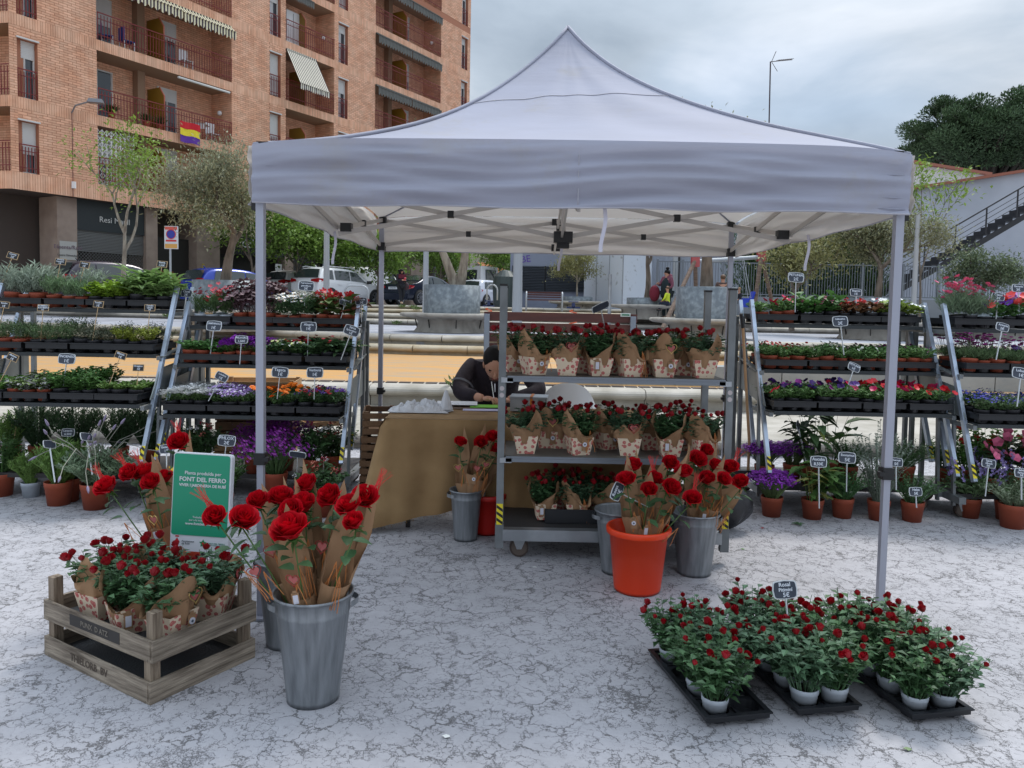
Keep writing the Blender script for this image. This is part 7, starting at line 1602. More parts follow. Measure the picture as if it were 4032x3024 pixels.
for ti, (a, b_, c_, lab, missing, where) in enumerate((((2784, 2872), (3036, 2860), (2630, 2605), 'left black tray of mini roses with empty cells, right foreground', [(1, 0), (0, 2)], 'left tray'), ((3143, 2836), (3411, 2824), (3010, 2580), 'middle black tray of mini roses, right foreground', [], 'middle tray'), ((3592, 2857), (3846, 2843), (3400, 2590), 'right black tray of mini roses, right foreground', [], 'right tray'))):
    pa, pb_, pc = G(*a), G(*b_), G(*c_); d = (pb_-pa); rz = math.atan2(d.y, d.x); dn = Vector((-math.sin(rz), math.cos(rz), 0)); dx_ = Vector((math.cos(rz), math.sin(rz), 0)); c0 = pa+dx_*.1225+dn*.275
    if ti == 0: rz += .08
    if ti: rz += .06
    dn = Vector((-math.sin(rz), math.cos(rz), 0)); dx_ = Vector((math.cos(rz), math.sin(rz), 0)); c0 = pa+dx_*.1225+dn*.275
    t = thing('plant_tray', lab, 'tray', c0, rz, 'black trays of mini roses'); put('tray_body', TRM, t)
    for i in range(2):
        for j in range(4):
            if (i, j) in missing: continue
            p = c0+dx_*(.1225*(i-.5))+dn*(.1375*(j-1.5)); k = (i+2*j+ti) % 4; lb = 'mini red rose in white pot, %s, %s, %s' % (where, ['left column', 'right column'][i], ['front row', 'second row', 'third row', 'back row'][j])
            if k not in used_rp: used_rp.add(k); o = RP[k]; o.location = p+UP*.006; o.rotation_euler = (0, 0, rnd.uniform(0, 6)); o['label'] = lb; o['group'] = 'mini rose plants in white pots'
            else: dup(RP[k], p+UP*.006, rnd.uniform(0, 6), lb, 'mini rose plants in white pots', rnd.uniform(.92, 1.08))
# ---------------------------------------------------------------- display racks
RACKZ = {1: (.745, 1.09, 1.42), 2: (.665, 1.02, 1.305), 3: (.78, 1.065, 1.405), 4: (.735, 1.08, 1.40)}
RACKX = {1: (-3.98, -2.67), 2: (-2.55, -1.26), 3: (1.91, 3.21), 4: (3.30, 4.60)}
RY = {1: (5.50, 5.76, 6.0), 2: (5.60, 5.84, 6.08), 3: (5.56, 5.80, 6.02), 4: (5.40, 5.60, 5.80)}
RN = {1: 'far left herb rack', 2: 'rack left of the table', 3: 'rack right of the trolley', 4: 'far right rack'}
Mrk = mat('bright_galvanised', srgb(190, 202, 220), .3, .5, col2=srgb(150, 160, 172), scale=4, bump=.05)
Msheet = mat('sheet_galvanised', srgb(150, 156, 156), .45, .6, col2=srgb(130, 136, 138), scale=4)
Myel = mat('hazard_yellow', (1, 1, 1))
def rail(p, q, t, haz=True):
    w = MB(); w.bar(p, q, .036, .028, up=(1, 0, 0)); r_ = w.build('rail', Mrk, t)
    if haz:
        d = (Vector(q)-Vector(p)).normalized(); p = Vector(p); nrm = Vector((0, -d.z, d.y)).normalized()
        if nrm.y > 0: nrm = -nrm
        a = p+d*.02+nrm*.0195; x = Vector((1, 0, 0)); w = MB(); w.quad(a-x*.0135, a+x*.0135, a+x*.0135+d*.10, a-x*.0135+d*.10); w.build('yellow_marking', Myel, r_)
        w = MB()
        for k in range(2): b_ = a+nrm*.0008+d*(.012+.045*k); w.quad(b_-x*.0135+d*.022, b_+x*.0135, b_+x*.0135+d*.022, b_-x*.0135+d*.044)
        w.build('black_stripe', Mblkj, r_)
def rack(k):
    x0, x1 = RACKX[k]; zs = RACKZ[k]; ys = RY[k]; t = thing('display_rack', 'stepped galvanised plant rack on casters, %s' % RN[k], 'rack', (0, 0, 0), 0, 'stepped galvanised plant racks')
    yb0 = ys[0]-.05
    for x in (x0-.03, x1+.03):
        rail((x, yb0, .33), (x, ys[2]+.06, zs[2]+.18), t); rail((x+.0, yb0+.34, .37), (x, ys[2]+.36, zs[2]+.18), t)
        for y_ in (ys[2]+.25, ys[2]+.42): w = MB(); w.bar((x, y_, .1), (x, y_+.02, zs[2]+.05), .035, .03); w.build('post', Mpost, t)
        w = MB(); w.bar((x, yb0+.24, .10), (x, yb0+.30, zs[0]+.14), .03, .02); w.build('post', Mpost, t)
        w = MB(); w.bar((x, yb0+.33, zs[1]-.02), (x, ys[2]+.30, zs[1]+.06), .01, .045, up=(1, 0, 0)); w.build('side_brace', Msheet, t)
        w = MB(); w.add([Vector((x+s*.004, y, z)) for s in (-1, 1) for y, z in ((yb0+.14, zs[0]+.02), (ys[2]+.36, zs[0]+.10), (ys[2]+.36, zs[0]+.30), (yb0+.30, zs[0]+.24))], [(3, 2, 1, 0), (4, 5, 6, 7), (0, 1, 5, 4), (2, 3, 7, 6), (1, 2, 6, 5), (3, 0, 4, 7)]); w.build('side_plate', Msheet, t)
        w = MB(); w.box((x, ys[2]+.05, .16), (.05, .75, .05)); w.build('base_side', Mpost, t)
        caster_side(x+(.1 if x < (x0+x1)/2 else -.1), yb0+.30, .055, t); caster_side(x+(.1 if x < (x0+x1)/2 else -.1), ys[2]+.35, .055, t)
    for i in range(3):
        w = MB(); w.box2((x0, ys[i], zs[i]-.014), (x1, ys[i]+.42, zs[i]-.002)); w.box2((x0, ys[i]-.004, zs[i]-.03), (x1, ys[i]-.0005, zs[i]-.002)); w.build('shelf', mat('rack_shelf', srgb(58, 62, 64), .5, .4), t)  # shelf coloured dark, its shade put into the base colour
        for x in (x0-.015, x1+.015): w = MB(); w.box((x, ys[i]+.2, zs[i]-.03), (.028, .4, .03)); w.build('shelf_bracket', Mpost, t)
    w = MB(); w.box2((x0, yb0+.24, .15), (x1, ys[2]+.42, .185)); w.build('deck', mat('deck_board', (1, 1, 1)), t)
for k in RACKX: rack(k)
# ---------------------------------------------------------------- plants: species meshes
Mterr = mat('terracotta_pot', srgb(158, 76, 50), .65, col2=srgb(146, 68, 46), scale=7, obr=.1); Mbpot = mat('black_pot', (.022, .022, .026), .5)
PTER = pot_mesh(.052, .040, .09, Mterr); PBLK = pot_mesh(.052, .040, .09, Mbpot); PWHT = pot_mesh(.055, .042, .09, Mwpot)
LM = {}
def lm(name, c, isl=.35, trans=.2): return mat('leaf_'+name, tuple(min(.34, x*1.65) for x in c), .6, isl=isl, trans=trans)
def petals(w, c, n, r_, m, up=None, wd=.6, cup=.2, double=False):
    w.cur = m; d = (up or UP).normalized(); x = d.orthogonal().normalized(); y = d.cross(x)
    a0 = rnd.uniform(0, 6)
    for k in range(n):
        a = a0+6.283*k/n; v = x*math.cos(a)+y*math.sin(a); s_ = x*-math.sin(a)+y*math.cos(a)
        w.add([c, c+v*r_*.6+s_*r_*wd*.5+d*cup*r_, c+v*r_+d*cup*r_*1.2, c+v*r_*.6-s_*r_*wd*.5+d*cup*r_], [(0, 1, 2, 3)])
def species(kind, seed):
    q = random.Random(seed*97+hash(kind) % 1 if False else seed*97+sum(map(ord, kind))); w = MB(); fl = MB(); tips = []
    def stems(n, r_, h, leafn, ll, lw, upd=.6, hv=.35, droop=.1, big=False, curve=.1, r0=.02, mi=0):
        for i in range(n):
            a = q.uniform(0, 6.28); rr = r_*math.sqrt(q.random()); hh = h*(1-hv*q.random())*(1-.3*(rr/r_)**2); p0 = Vector((math.cos(a)*rr*.3, math.sin(a)*rr*.3, 0)); p1 = Vector((rr*math.cos(a), rr*math.sin(a), hh)); mid = p0.lerp(p1, .5)+UP*h*curve
            for k in range(leafn):
                f_ = .1+.9*(k+q.random())/leafn; p = p0.lerp(mid, f_*2) if f_ < .5 else mid.lerp(p1, f_*2-1); b = q.uniform(0, 6.28); d = Vector((math.cos(b), math.sin(b), q.uniform(upd-.4, upd+.5)))
                w.cur = mi
                (w.bigleaf if big else w.leaf)(p, d, UP, ll*q.uniform(.7, 1.25), lw*q.uniform(.8, 1.15), .2, droop)
            tips.append(p1)
    F = {}
    mats = [lm('mid', (.05, .105, .03))]; fm = []
    if kind == 'lavender': mats = [lm('silver', (.17, .215, .16), .25)]; stems(40, .085, .17, 10, .038, .007, 1.0, .3)
    elif kind == 'lavender_green': mats = [lm('greyg', (.10, .155, .075), .25)]; stems(36, .075, .13, 10, .035, .006, 1.3, .3)
    elif kind == 'parsley': mats = [lm('lime', (.13, .26, .02), .3, .3)]; stems(44, .08, .10, 3, .035, .035, .5, .3)
    elif kind == 'sage': mats = [lm('sage', (.13, .215, .065), .25, .25)]; stems(30, .11, .14, 3, .085, .028, .5, .4, .35, True)
    elif kind == 'rosemary': mats = [lm('rosem', (.055, .09, .035))]; stems(30, .075, .13, 14, .02, .004, .9, .35, r0=.02)
    elif kind == 'thyme': mats = [lm('thyme', (.055, .08, .04))]; stems(44, .075, .12, 12, .012, .007, .4, .4)
    elif kind == 'thyme_gold': mats = [lm('gold', (.16, .185, .025))]; stems(48, .07, .09, 12, .013, .010, .5, .35)
    elif kind == 'thyme_grey': mats = [lm('thg', (.085, .095, .06))]; stems(44, .07, .10, 12, .012, .006, .5, .4)
    elif kind == 'basil': mats = [lm('basil', (.08, .17, .03))]; stems(22, .06, .06, 4, .03, .02, .4, .4, .2)
    elif kind == 'variegated': mats = [lm('varg', (.12, .17, .06)), lm('varw', (.42, .43, .24))]; stems(18, .07, .08, 4, .045, .024, .3, .4, .3, True); stems(12, .075, .08, 3, .045, .022, .3, .4, .3, True, mi=1)
    elif kind == 'mint': mats = [lm('mint', (.055, .12, .03))]; stems(24, .075, .12, 7, .036, .020, .4, .3, .2)
    elif kind == 'oregano': mats = [lm('oreg', (.10, .17, .04))]; stems(30, .06, .045, 5, .022, .017, .4, .3)
    elif kind == 'dianthus': mats = [lm('dian', (.05, .09, .03))]; stems(46, .08, .15, 7, .05, .005, 1.1, .3); fm = [mat('fl_crimson', srgb(176, 24, 48), .6, isl=.2)]; [petals(fl, p+UP*q.uniform(.02, .07), 5, .017, 0, Vector((q.uniform(-.6, .6), -.6, 1))) for p in tips[:14]]
    elif kind == 'heuchera': mats = [lm('heu', (.115, .07, .075), .3, .1), lm('heu2', (.06, .02, .025), .3, .1)]
    elif kind == 'daisy': mats = [lm('daisyl', (.05, .10, .04))]; stems(40, .085, .14, 8, .04, .010, .7, .25); fm = [mat('fl_white', (.75, .76, .76), .6), mat('fl_yellow', srgb(220, 170, 30), .6)]
    elif kind == 'begonia_red': mats = [lm('beg', (.07, .11, .03)), lm('beg2', (.15, .05, .03))]; stems(10, .08, .13, 3, .075, .055, .3, .4, .2, True); stems(5, .08, .13, 2, .065, .05, .3, .3, .2, True, mi=1); fm = [mat('fl_red', srgb(190, 12, 28), .5, isl=.2)]
    elif kind == 'campanula': mats = [lm('camp', (.05, .12, .03))]; stems(34, .08, .07, 4, .025, .022, .4, .3)
    elif kind == 'lobelia': mats = [lm('lobg', (.07, .12, .03))]; stems(30, .07, .08, 6, .018, .007, .7, .3); fm = [mat('fl_violet', srgb(140, 40, 170), .6, isl=.3)]
    elif kind == 'impatiens': mats = [lm('imp', (.05, .105, .03))]; stems(24, .075, .07, 4, .035, .022, .3, .3, .1); fm = [mat('fl_white', (1, 1, 1)), mat('fl_lime', srgb(210, 220, 140), .6)]
    elif kind == 'impatiens_red': mats = [lm('imp', (1, 1, 1)), ]; stems(22, .075, .07, 4, .038, .023, .3, .3, .1); fm = [mat('fl_darkred', srgb(168, 14, 36), .5, isl=.2)]
    elif kind == 'salvia_leaf': mats = [lm('darkg', (.04, .08, .03))]; stems(18, .08, .08, 4, .06, .034, .3, .3, .25, True); fm = [mat('fl_darkred', (1, 1, 1))]
    elif kind in ('alyssum', 'alyssum_lilac'):
        mats = [lm('aly', (.06, .11, .03))]; stems(30, .085, .07, 6, .02, .007, .5, .3); fm = [mat('fl_white', (1, 1, 1)) if kind == 'alyssum' else mat('fl_lilac', srgb(170, 140, 200), .6, isl=.25), mat('fl_white', (1, 1, 1))]
        for p in tips:
            for _ in range(2 if kind == 'alyssum' else 1):
                c = p+Vector((q.uniform(-.02, .02), q.uniform(-.02, .02), .012))
                for j in range(7): petals(fl, c+Vector((q.uniform(-.012, .012), q.uniform(-.012, .012), q.uniform(-.003, .006))), 4, .0065, 0 if q.random() < .8 else 1, Vector((q.uniform(-.4, .4), -.4, 1)), .9)
    elif kind == 'marigold':
        mats = [lm('mari', (.045, .09, .025))]; stems(34, .075, .08, 7, .024, .008, .5, .3); fm = [mat('fl_orange', srgb(238, 120, 10), .6, isl=.15)]
        for p in tips[:7]:
            c = p+UP*.02
            for r_ in (.019, .014, .009): petals(fl, c+UP*(.02-r_)*.5, 8, r_, 0, Vector((q.uniform(-.3, .3), -.55, 1)), .9, .15)
    elif kind == 'verbena':
        mats = [lm('verb', (.05, .095, .035))]; stems(28, .08, .08, 7, .026, .012, .5, .3); fm = [mat('fl_purple', srgb(92, 40, 150), .6, isl=.25), mat('fl_darkred', (1, 1, 1))]
        for i, p in enumerate(tips[:5]):
            for j in range(9): petals(fl, p+Vector((q.uniform(-.018, .018), q.uniform(-.018, .018), q.uniform(.005, .02))), 5, .007, 0 if i % 4 else 1, Vector((q.uniform(-.5, .5), -.4, 1)), .9)
    elif kind.startswith('petunia') or kind.startswith('calib'):
        mats = [lm('pet', (.075, .145, .045))]; stems(26, .085, .08 if kind[0] == 'p' else .075, 5, .034, .015, .4, .35, .15)
        cols = dict(petunia_mix=[(214, 30, 60), (60, 26, 110), (214, 60, 130), (220, 216, 210)], petunia_red=[(196, 14, 34), (206, 40, 60)], petunia_pink=[(208, 34, 110), (180, 20, 80)], petunia_few=[(206, 40, 90), (190, 20, 50)], petunia_purple=[(70, 26, 112), (150, 40, 140)], calib_red=[(178, 14, 30)], calib_white=[(214, 214, 206)], calib_purple=[(104, 20, 90), (60, 20, 80)])[kind]
        fm = [mat('pt_%d_%d_%d' % c_, srgb(*c_), .5, isl=.15) for c_ in cols]; nfl = {'petunia_mix': 4, 'petunia_red': 5, 'petunia_pink': 5, 'petunia_few': 2, 'petunia_purple': 3, 'calib_red': 6, 'calib_white': 3, 'calib_purple': 3}[kind]; fr = .022 if kind[0] == 'p' else .010
        base_c = q.randrange(len(fm))
        for i, p in enumerate(tips[:nfl]): petals(fl, p+UP*.014+Vector((0, -.012, 0)), 6, fr*q.uniform(.8, 1.15), (base_c if q.random() < .7 else q.randrange(len(fm))), Vector((q.uniform(-.4, .4), -.8, .9)), 1.1, .35)
    elif kind in ('cyclamen_leaf', 'begonia_bronze', 'begonia_lime', 'begonia_dark'):
        c_ = dict(cyclamen_leaf=(.05, .12, .03), begonia_bronze=(.10, .05, .025), begonia_lime=(.15, .26, .04), begonia_dark=(.05, .035, .025))[kind]
        mats = [lm(kind, c_)]; stems(14, .075, .08, 3, .05, .042, .35, .3, .15, True)
        if kind == 'cyclamen_leaf': stems(6, .06, .12, 2, .07, .05, .6, .2, .1, True)
        fc = dict(cyclamen_leaf=(222, 110, 160), begonia_bronze=(222, 70, 74), begonia_lime=(225, 225, 222), begonia_dark=(228, 226, 226))[kind]; fm = [mat('bg_%d_%d_%d' % fc, srgb(*fc), .5, isl=.12)]
        for p in tips[:(3 if kind[0] == 'c' else 7)]: petals(fl, p+UP*.02+Vector((0, -.01, 0)), 5, .021 if kind[0] == 'c' else .013, 0, Vector((q.uniform(-.4, .4), -.7, 1)), 1, .3)
    elif kind == 'carnation':
        mats = [lm('carn', (.10, .145, .085), .2)]; stems(50, .08, .16, 6, .055, .005, 1.2, .4); fm = [mat('fl_pink', srgb(214, 96, 130), .6, isl=.25)]
        for p in tips[:11]:
            c = p+UP*q.uniform(.04, .10); w.cur = 0; w.tube([p*.6, c], [.0014, .001], 3, False)
            for r_ in (.018, .012): petals(fl, c, 7, r_, 0, Vector((q.uniform(-.3, .3), -.6, 1)), .8, .3)
    elif kind == 'pansy_pink':
        mats = [lm('pans', (.05, .12, .03))]; stems(26, .09, .12, 5, .035, .02, .4, .3); fm = [mat('fl_coral', srgb(222, 66, 62), .5, isl=.1), mat('fl_palepurple', srgb(190, 140, 200), .5, isl=.2), mat('fl_purple', (1, 1, 1))]
        for i, p in enumerate(tips[:12]): petals(fl, p+UP*.02, 6, .03, [0, 0, 1, 2][i % 4], Vector((q.uniform(-.4, .4), -.8, .8)), 1.1, .25)
    elif kind == 'armeria':
        mats = [lm('arm', (.075, .12, .05))]; stems(56, .07, .06, 4, .045, .004, 1.2, .3); fm = [mat('fl_magenta', srgb(150, 50, 130), .6, isl=.35)]
        for p in tips[:17]:
            c = p*1.1+UP*q.uniform(.05, .10); w.cur = 0; w.tube([p*.5, c], [.001, .001], 3, False)
            for j in range(3): petals(fl, c, 6, .012, 0, Vector((q.uniform(-.5, .5), -.4+.3*j, 1)), .9, .3)
    elif kind == 'lobelia_blue':
        mats = [lm('lobb', (.075, .125, .05))]; stems(32, .085, .09, 6, .026, .010, .5, .35); fm = [mat('fl_blue', srgb(64, 60, 160), .6, isl=.3)]
        for p in tips[:20]:
            for j in range(2): petals(fl, p+Vector((q.uniform(-.02, .02), q.uniform(-.02, .02), q.uniform(0, .02))), 4, .008, 0, Vector((q.uniform(-.5, .5), -.5, 1)), .9)
    if kind == 'heuchera':
        for i in range(34):
            a = q.uniform(0, 6.28); rr = .11*math.sqrt(q.random()); h_ = .03+.19*(1-(rr/.12)**2)*q.uniform(.6, 1); w.cur = 0 if q.random() < .8 else 1
            c = Vector((rr*math.cos(a), rr*math.sin(a), h_)); d = Vector((math.cos(a), math.sin(a), .5)).normalized()*.4+Vector((0, -.4, 1)); d.normalize(); x = d.orthogonal().normalized(); y = d.cross(x); R_ = q.uniform(.028, .042)
            ps = [c]+[c+(x*math.cos(t_*.524)+y*math.sin(t_*.524))*R_*(1 if t_ % 2 else .78)+d*R_*.25*(1 if t_ % 2 else -.2) for t_ in range(12)]
            w.add(ps, [(0, t_+1, (t_+1) % 12+1) for t_ in range(12)]); w.tube([(0, 0, 0), c], .0015, 3, False)
    if kind == 'daisy':
        for p in tips: c = p+Vector((q.uniform(-.015, .015), q.uniform(-.015, .015), q.uniform(.01, .04))); nrm = Vector((q.uniform(-.3, .3), -.35, 1)); petals(fl, c, 8, .017, 0, nrm, .55, .05); petals(fl, c+UP*.002, 5, .005, 1, nrm, 1, .2)
    if kind == 'begonia_red':
        for p in tips[:5]: [petals(fl, p+Vector((q.uniform(-.02, .02), q.uniform(-.03, .0), q.uniform(-.01, .04))), 4, .019, 0, Vector((q.uniform(-.5, .5), -.9, .6)), 1, .3) for _ in range(2)]
    if kind == 'lobelia':
        for p in tips*2:
            for j in range(3): petals(fl, p+Vector((q.uniform(-.02, .02), q.uniform(-.02, .02), q.uniform(0, .03))), 5, .009, 0, Vector((q.uniform(-.5, .5), -.5, 1)), .9)
    if kind == 'impatiens': [petals(fl, p+UP*.01, 5, .014, i % 2, Vector((q.uniform(-.4, .4), -.6, 1)), .9) for i, p in enumerate(tips[:9])]
    if kind == 'impatiens_red': [petals(fl, p+UP*.012, 5, .019, 0, Vector((q.uniform(-.4, .4), -.6, 1)), .9) for p in tips[:9]]
    if kind == 'salvia_leaf': [petals(fl, p+UP*.02, 5, .012, 0, Vector((0, -.4, 1)), .9) for p in tips[:2]]
    return w.mesh('foliage', mats), (fl.mesh('flowers', fm) if fl.v else None)
DESC = dict(lavender='silvery lavender', lavender_green='grey green lavender', parsley='lime green parsley', sage='broad leaved sage', rosemary='rosemary', thyme='dark thyme', thyme_gold='golden lemon thyme', thyme_grey='greyish thyme', basil='basil', variegated='variegated leafy herb', mint='mint', oregano='low oregano', dianthus='crimson pinks', heuchera='purple leaved heuchera', daisy='white daisies', begonia_red='red begonia', campanula='leafy campanula', lobelia='violet flowers', impatiens='white impatiens', impatiens_red='red impatiens', salvia_leaf='dark leaved salvia', alyssum='white alyssum', alyssum_lilac='lilac alyssum', marigold='orange marigolds', verbena='purple verbena', petunia_mix='mixed petunias', petunia_red='red petunias', petunia_pink='magenta petunias', petunia_few='sparse pink petunias', petunia_purple='purple petunias', calib_red='small red calibrachoa', calib_white='small white calibrachoa', calib_purple='dark purple calibrachoa', cyclamen_leaf='pink cyclamen like plant', begonia_bronze='bronze leaved red begonia', begonia_lime='lime leaved white begonia', begonia_dark='dark leaved white begonia', carnation='pink carnations', pansy_pink='coral and purple pansies', armeria='magenta thrift', lobelia_blue='blue lobelia')
_sp = {}; FS = (1.22, 1.22, 1.24)
SHT = tray_mesh(.31, .41, 3, 3, .074, .045)
POTS = {'t': (PTER, 'terracotta pot'), 'b': (PBLK, 'black pot'), 'w': (PWHT, 'white pot')}
def plant(kind, pot, loc, lab, grp, sc=1.0, rz=None, var=0):
    key = (kind, pot, var)
    if key not in _sp:
        if (kind, var) not in _sp: _sp[(kind, var)] = species(kind, var+1)
        fo, fl = _sp[(kind, var)]; t = thing('potted_plant', lab, 'potted plant', loc, rz or 0, grp, sc); put('pot', POTS[pot][0], t); put('foliage', fo, t, (0, 0, .078), None, FS)
        if fl: tag(put('flowers', fl, t, (0, 0, .078), None, FS), kind='stuff')
        remember(t); _sp[key] = t; return t
    return dup(_sp[key], loc, rz or 0, lab, grp, sc)
ORD = ['first tray from the left', 'second tray from the left', 'third tray from the left', 'rightmost tray']; SHN = ['bottom shelf', 'middle shelf', 'top shelf']
LAY = {1: [[('basil', 'b', 'basil', 'b'), ('variegated', 't', 'variegated', 't'), ('mint', 'b', 'mint', 'b'), ('oregano', 'b', 'oregano', 'b')],
           [('rosemary', 't', 'rosemary', 't'), ('rosemary', 'b', 'rosemary', 'b'), ('thyme_grey', 'b', 'thyme', 'b'), ('thyme_gold', 'b', 'thyme', 'b')],
           [('lavender', 't', 'lavender', 't'), ('lavender_green', 't', 'lavender', 't'), ('parsley', 'b', 'parsley', 'b'), ('sage', 'b', 'sage', 'b')]],
       2: [[('alyssum', 'b', 'alyssum', 'b'), ('alyssum_lilac', 'b', 'alyssum_lilac', 'b'), ('marigold', 'b', 'marigold', 'b'), ('verbena', 'b', 'verbena', 'b')],
           [('campanula', 't', 'campanula', 't'), ('lobelia', 't', 'lobelia', 't'), ('impatiens', 'b', 'impatiens_red', 'b'), ('salvia_leaf', 'b', 'salvia_leaf', 'b')],
           [('dianthus', 'w', 'dianthus', 'w'), ('heuchera', 't', 'heuchera', 't'), ('daisy', 't', 'daisy', 't'), ('begonia_red', 't', 'begonia_red', 't')]],
       3: [[('petunia_mix', 'b', 'petunia_purple', 'b'), ('petunia_purple', 'b', 'petunia_mix', 'b'), ('petunia_pink', 'b', 'petunia_red', 'b'), ('petunia_red', 'b', 'petunia_pink', 'b')],
           [('calib_red', 't', 'calib_red', 't'), ('calib_white', 't', 'calib_white', 't'), ('calib_white', 't', 'calib_purple', 't'), ('calib_purple', 't', 'calib_purple', 't')],
           [('petunia_few', 't', 'petunia_few', 't'), ('cyclamen_leaf', 'b', 'cyclamen_leaf', 'b'), ('begonia_bronze', 'b', 'begonia_bronze', 'b'), ('begonia_lime', 'b', 'begonia_dark', 'b')]],
       4: [[('lobelia_blue', 'b', 'lobelia_blue', 'b'), ('lobelia_blue', 'b', 'lobelia_blue', 'b')],
           [('armeria', 't', 'armeria', 't'), ('armeria', 't', 'petunia_purple', 't')],
           [('carnation', 'b', 'carnation', 'b'), ('pansy_pink', 'b', 'pansy_pink', 'b')]]}
SCL = dict(lavender=1.1, sage=1.15, heuchera=1.05, begonia_red=1.1)
tray0 = None
for k, shelves in LAY.items():
    x0, x1 = RACKX[k]
    for si, trays in enumerate(shelves):
        z = RACKZ[k][si]; y0 = RY[k][si]
        for ti, (ka, pa, kb, pb_) in enumerate(trays):
            n4 = 4 if k < 4 else 4; cxx = x0+(x1-x0)*(ti+.5)/n4; jit = rnd.uniform(-.012, .012)
            cy_ = y0+.195+rnd.uniform(-.015, .005); grp = '%s on the %s of the %s' % (DESC[ka], SHN[si], RN[k])
            t = thing('plant_tray', 'black tray, %s, %s, %s' % (['first', 'second', 'third', 'last'][ti]+' from left', SHN[si], RN[k]), 'tray', (cxx+jit, cy_, z), rnd.uniform(-.02, .02), 'black plant trays on the racks'); put('tray_body', SHT, t)
            rows = 2 if si == 2 else 3
            for j in range(rows):
                for i in range(3):
                    kind, pt = (ka, pa) if (j == 0 or ka == kb) else (kb, pb_)
                    if kind == 'heuchera' and i == 1 and j: continue
                    p = Vector((cxx+jit+(i-1)*.1033+rnd.uniform(-.004, .004), cy_-.137+j*.137, z+.006))
                    sc = SCL.get(kind, 1.0)*rnd.uniform(.88, 1.12)
                    if j == rows-1 and rnd.random() < .12: continue
                    if si == 2 and k == 1 and ti < 1: sc *= 1.05
                    lab = '%s in %s, %s, %s, %s, %s' % (DESC[kind], POTS[pt][1], ['front', 'middle', 'back'][j], ['first tray', 'second tray', 'third tray', 'last tray'][ti], SHN[si], {1: 'herb rack', 2: 'rack by table', 3: 'rack by trolley', 4: 'far right rack'}[k])
                    o_ = plant(kind, pt, p, lab, 'pots of '+grp+', '+['front', 'middle', 'back'][j]+' row of '+ORD[ti].split(' tray')[0]+' tray', sc, rnd.uniform(0, 6.28), rnd.randrange(2)); o_.rotation_euler.x = rnd.uniform(-.07, .07); o_.rotation_euler.y = rnd.uniform(-.07, .07)
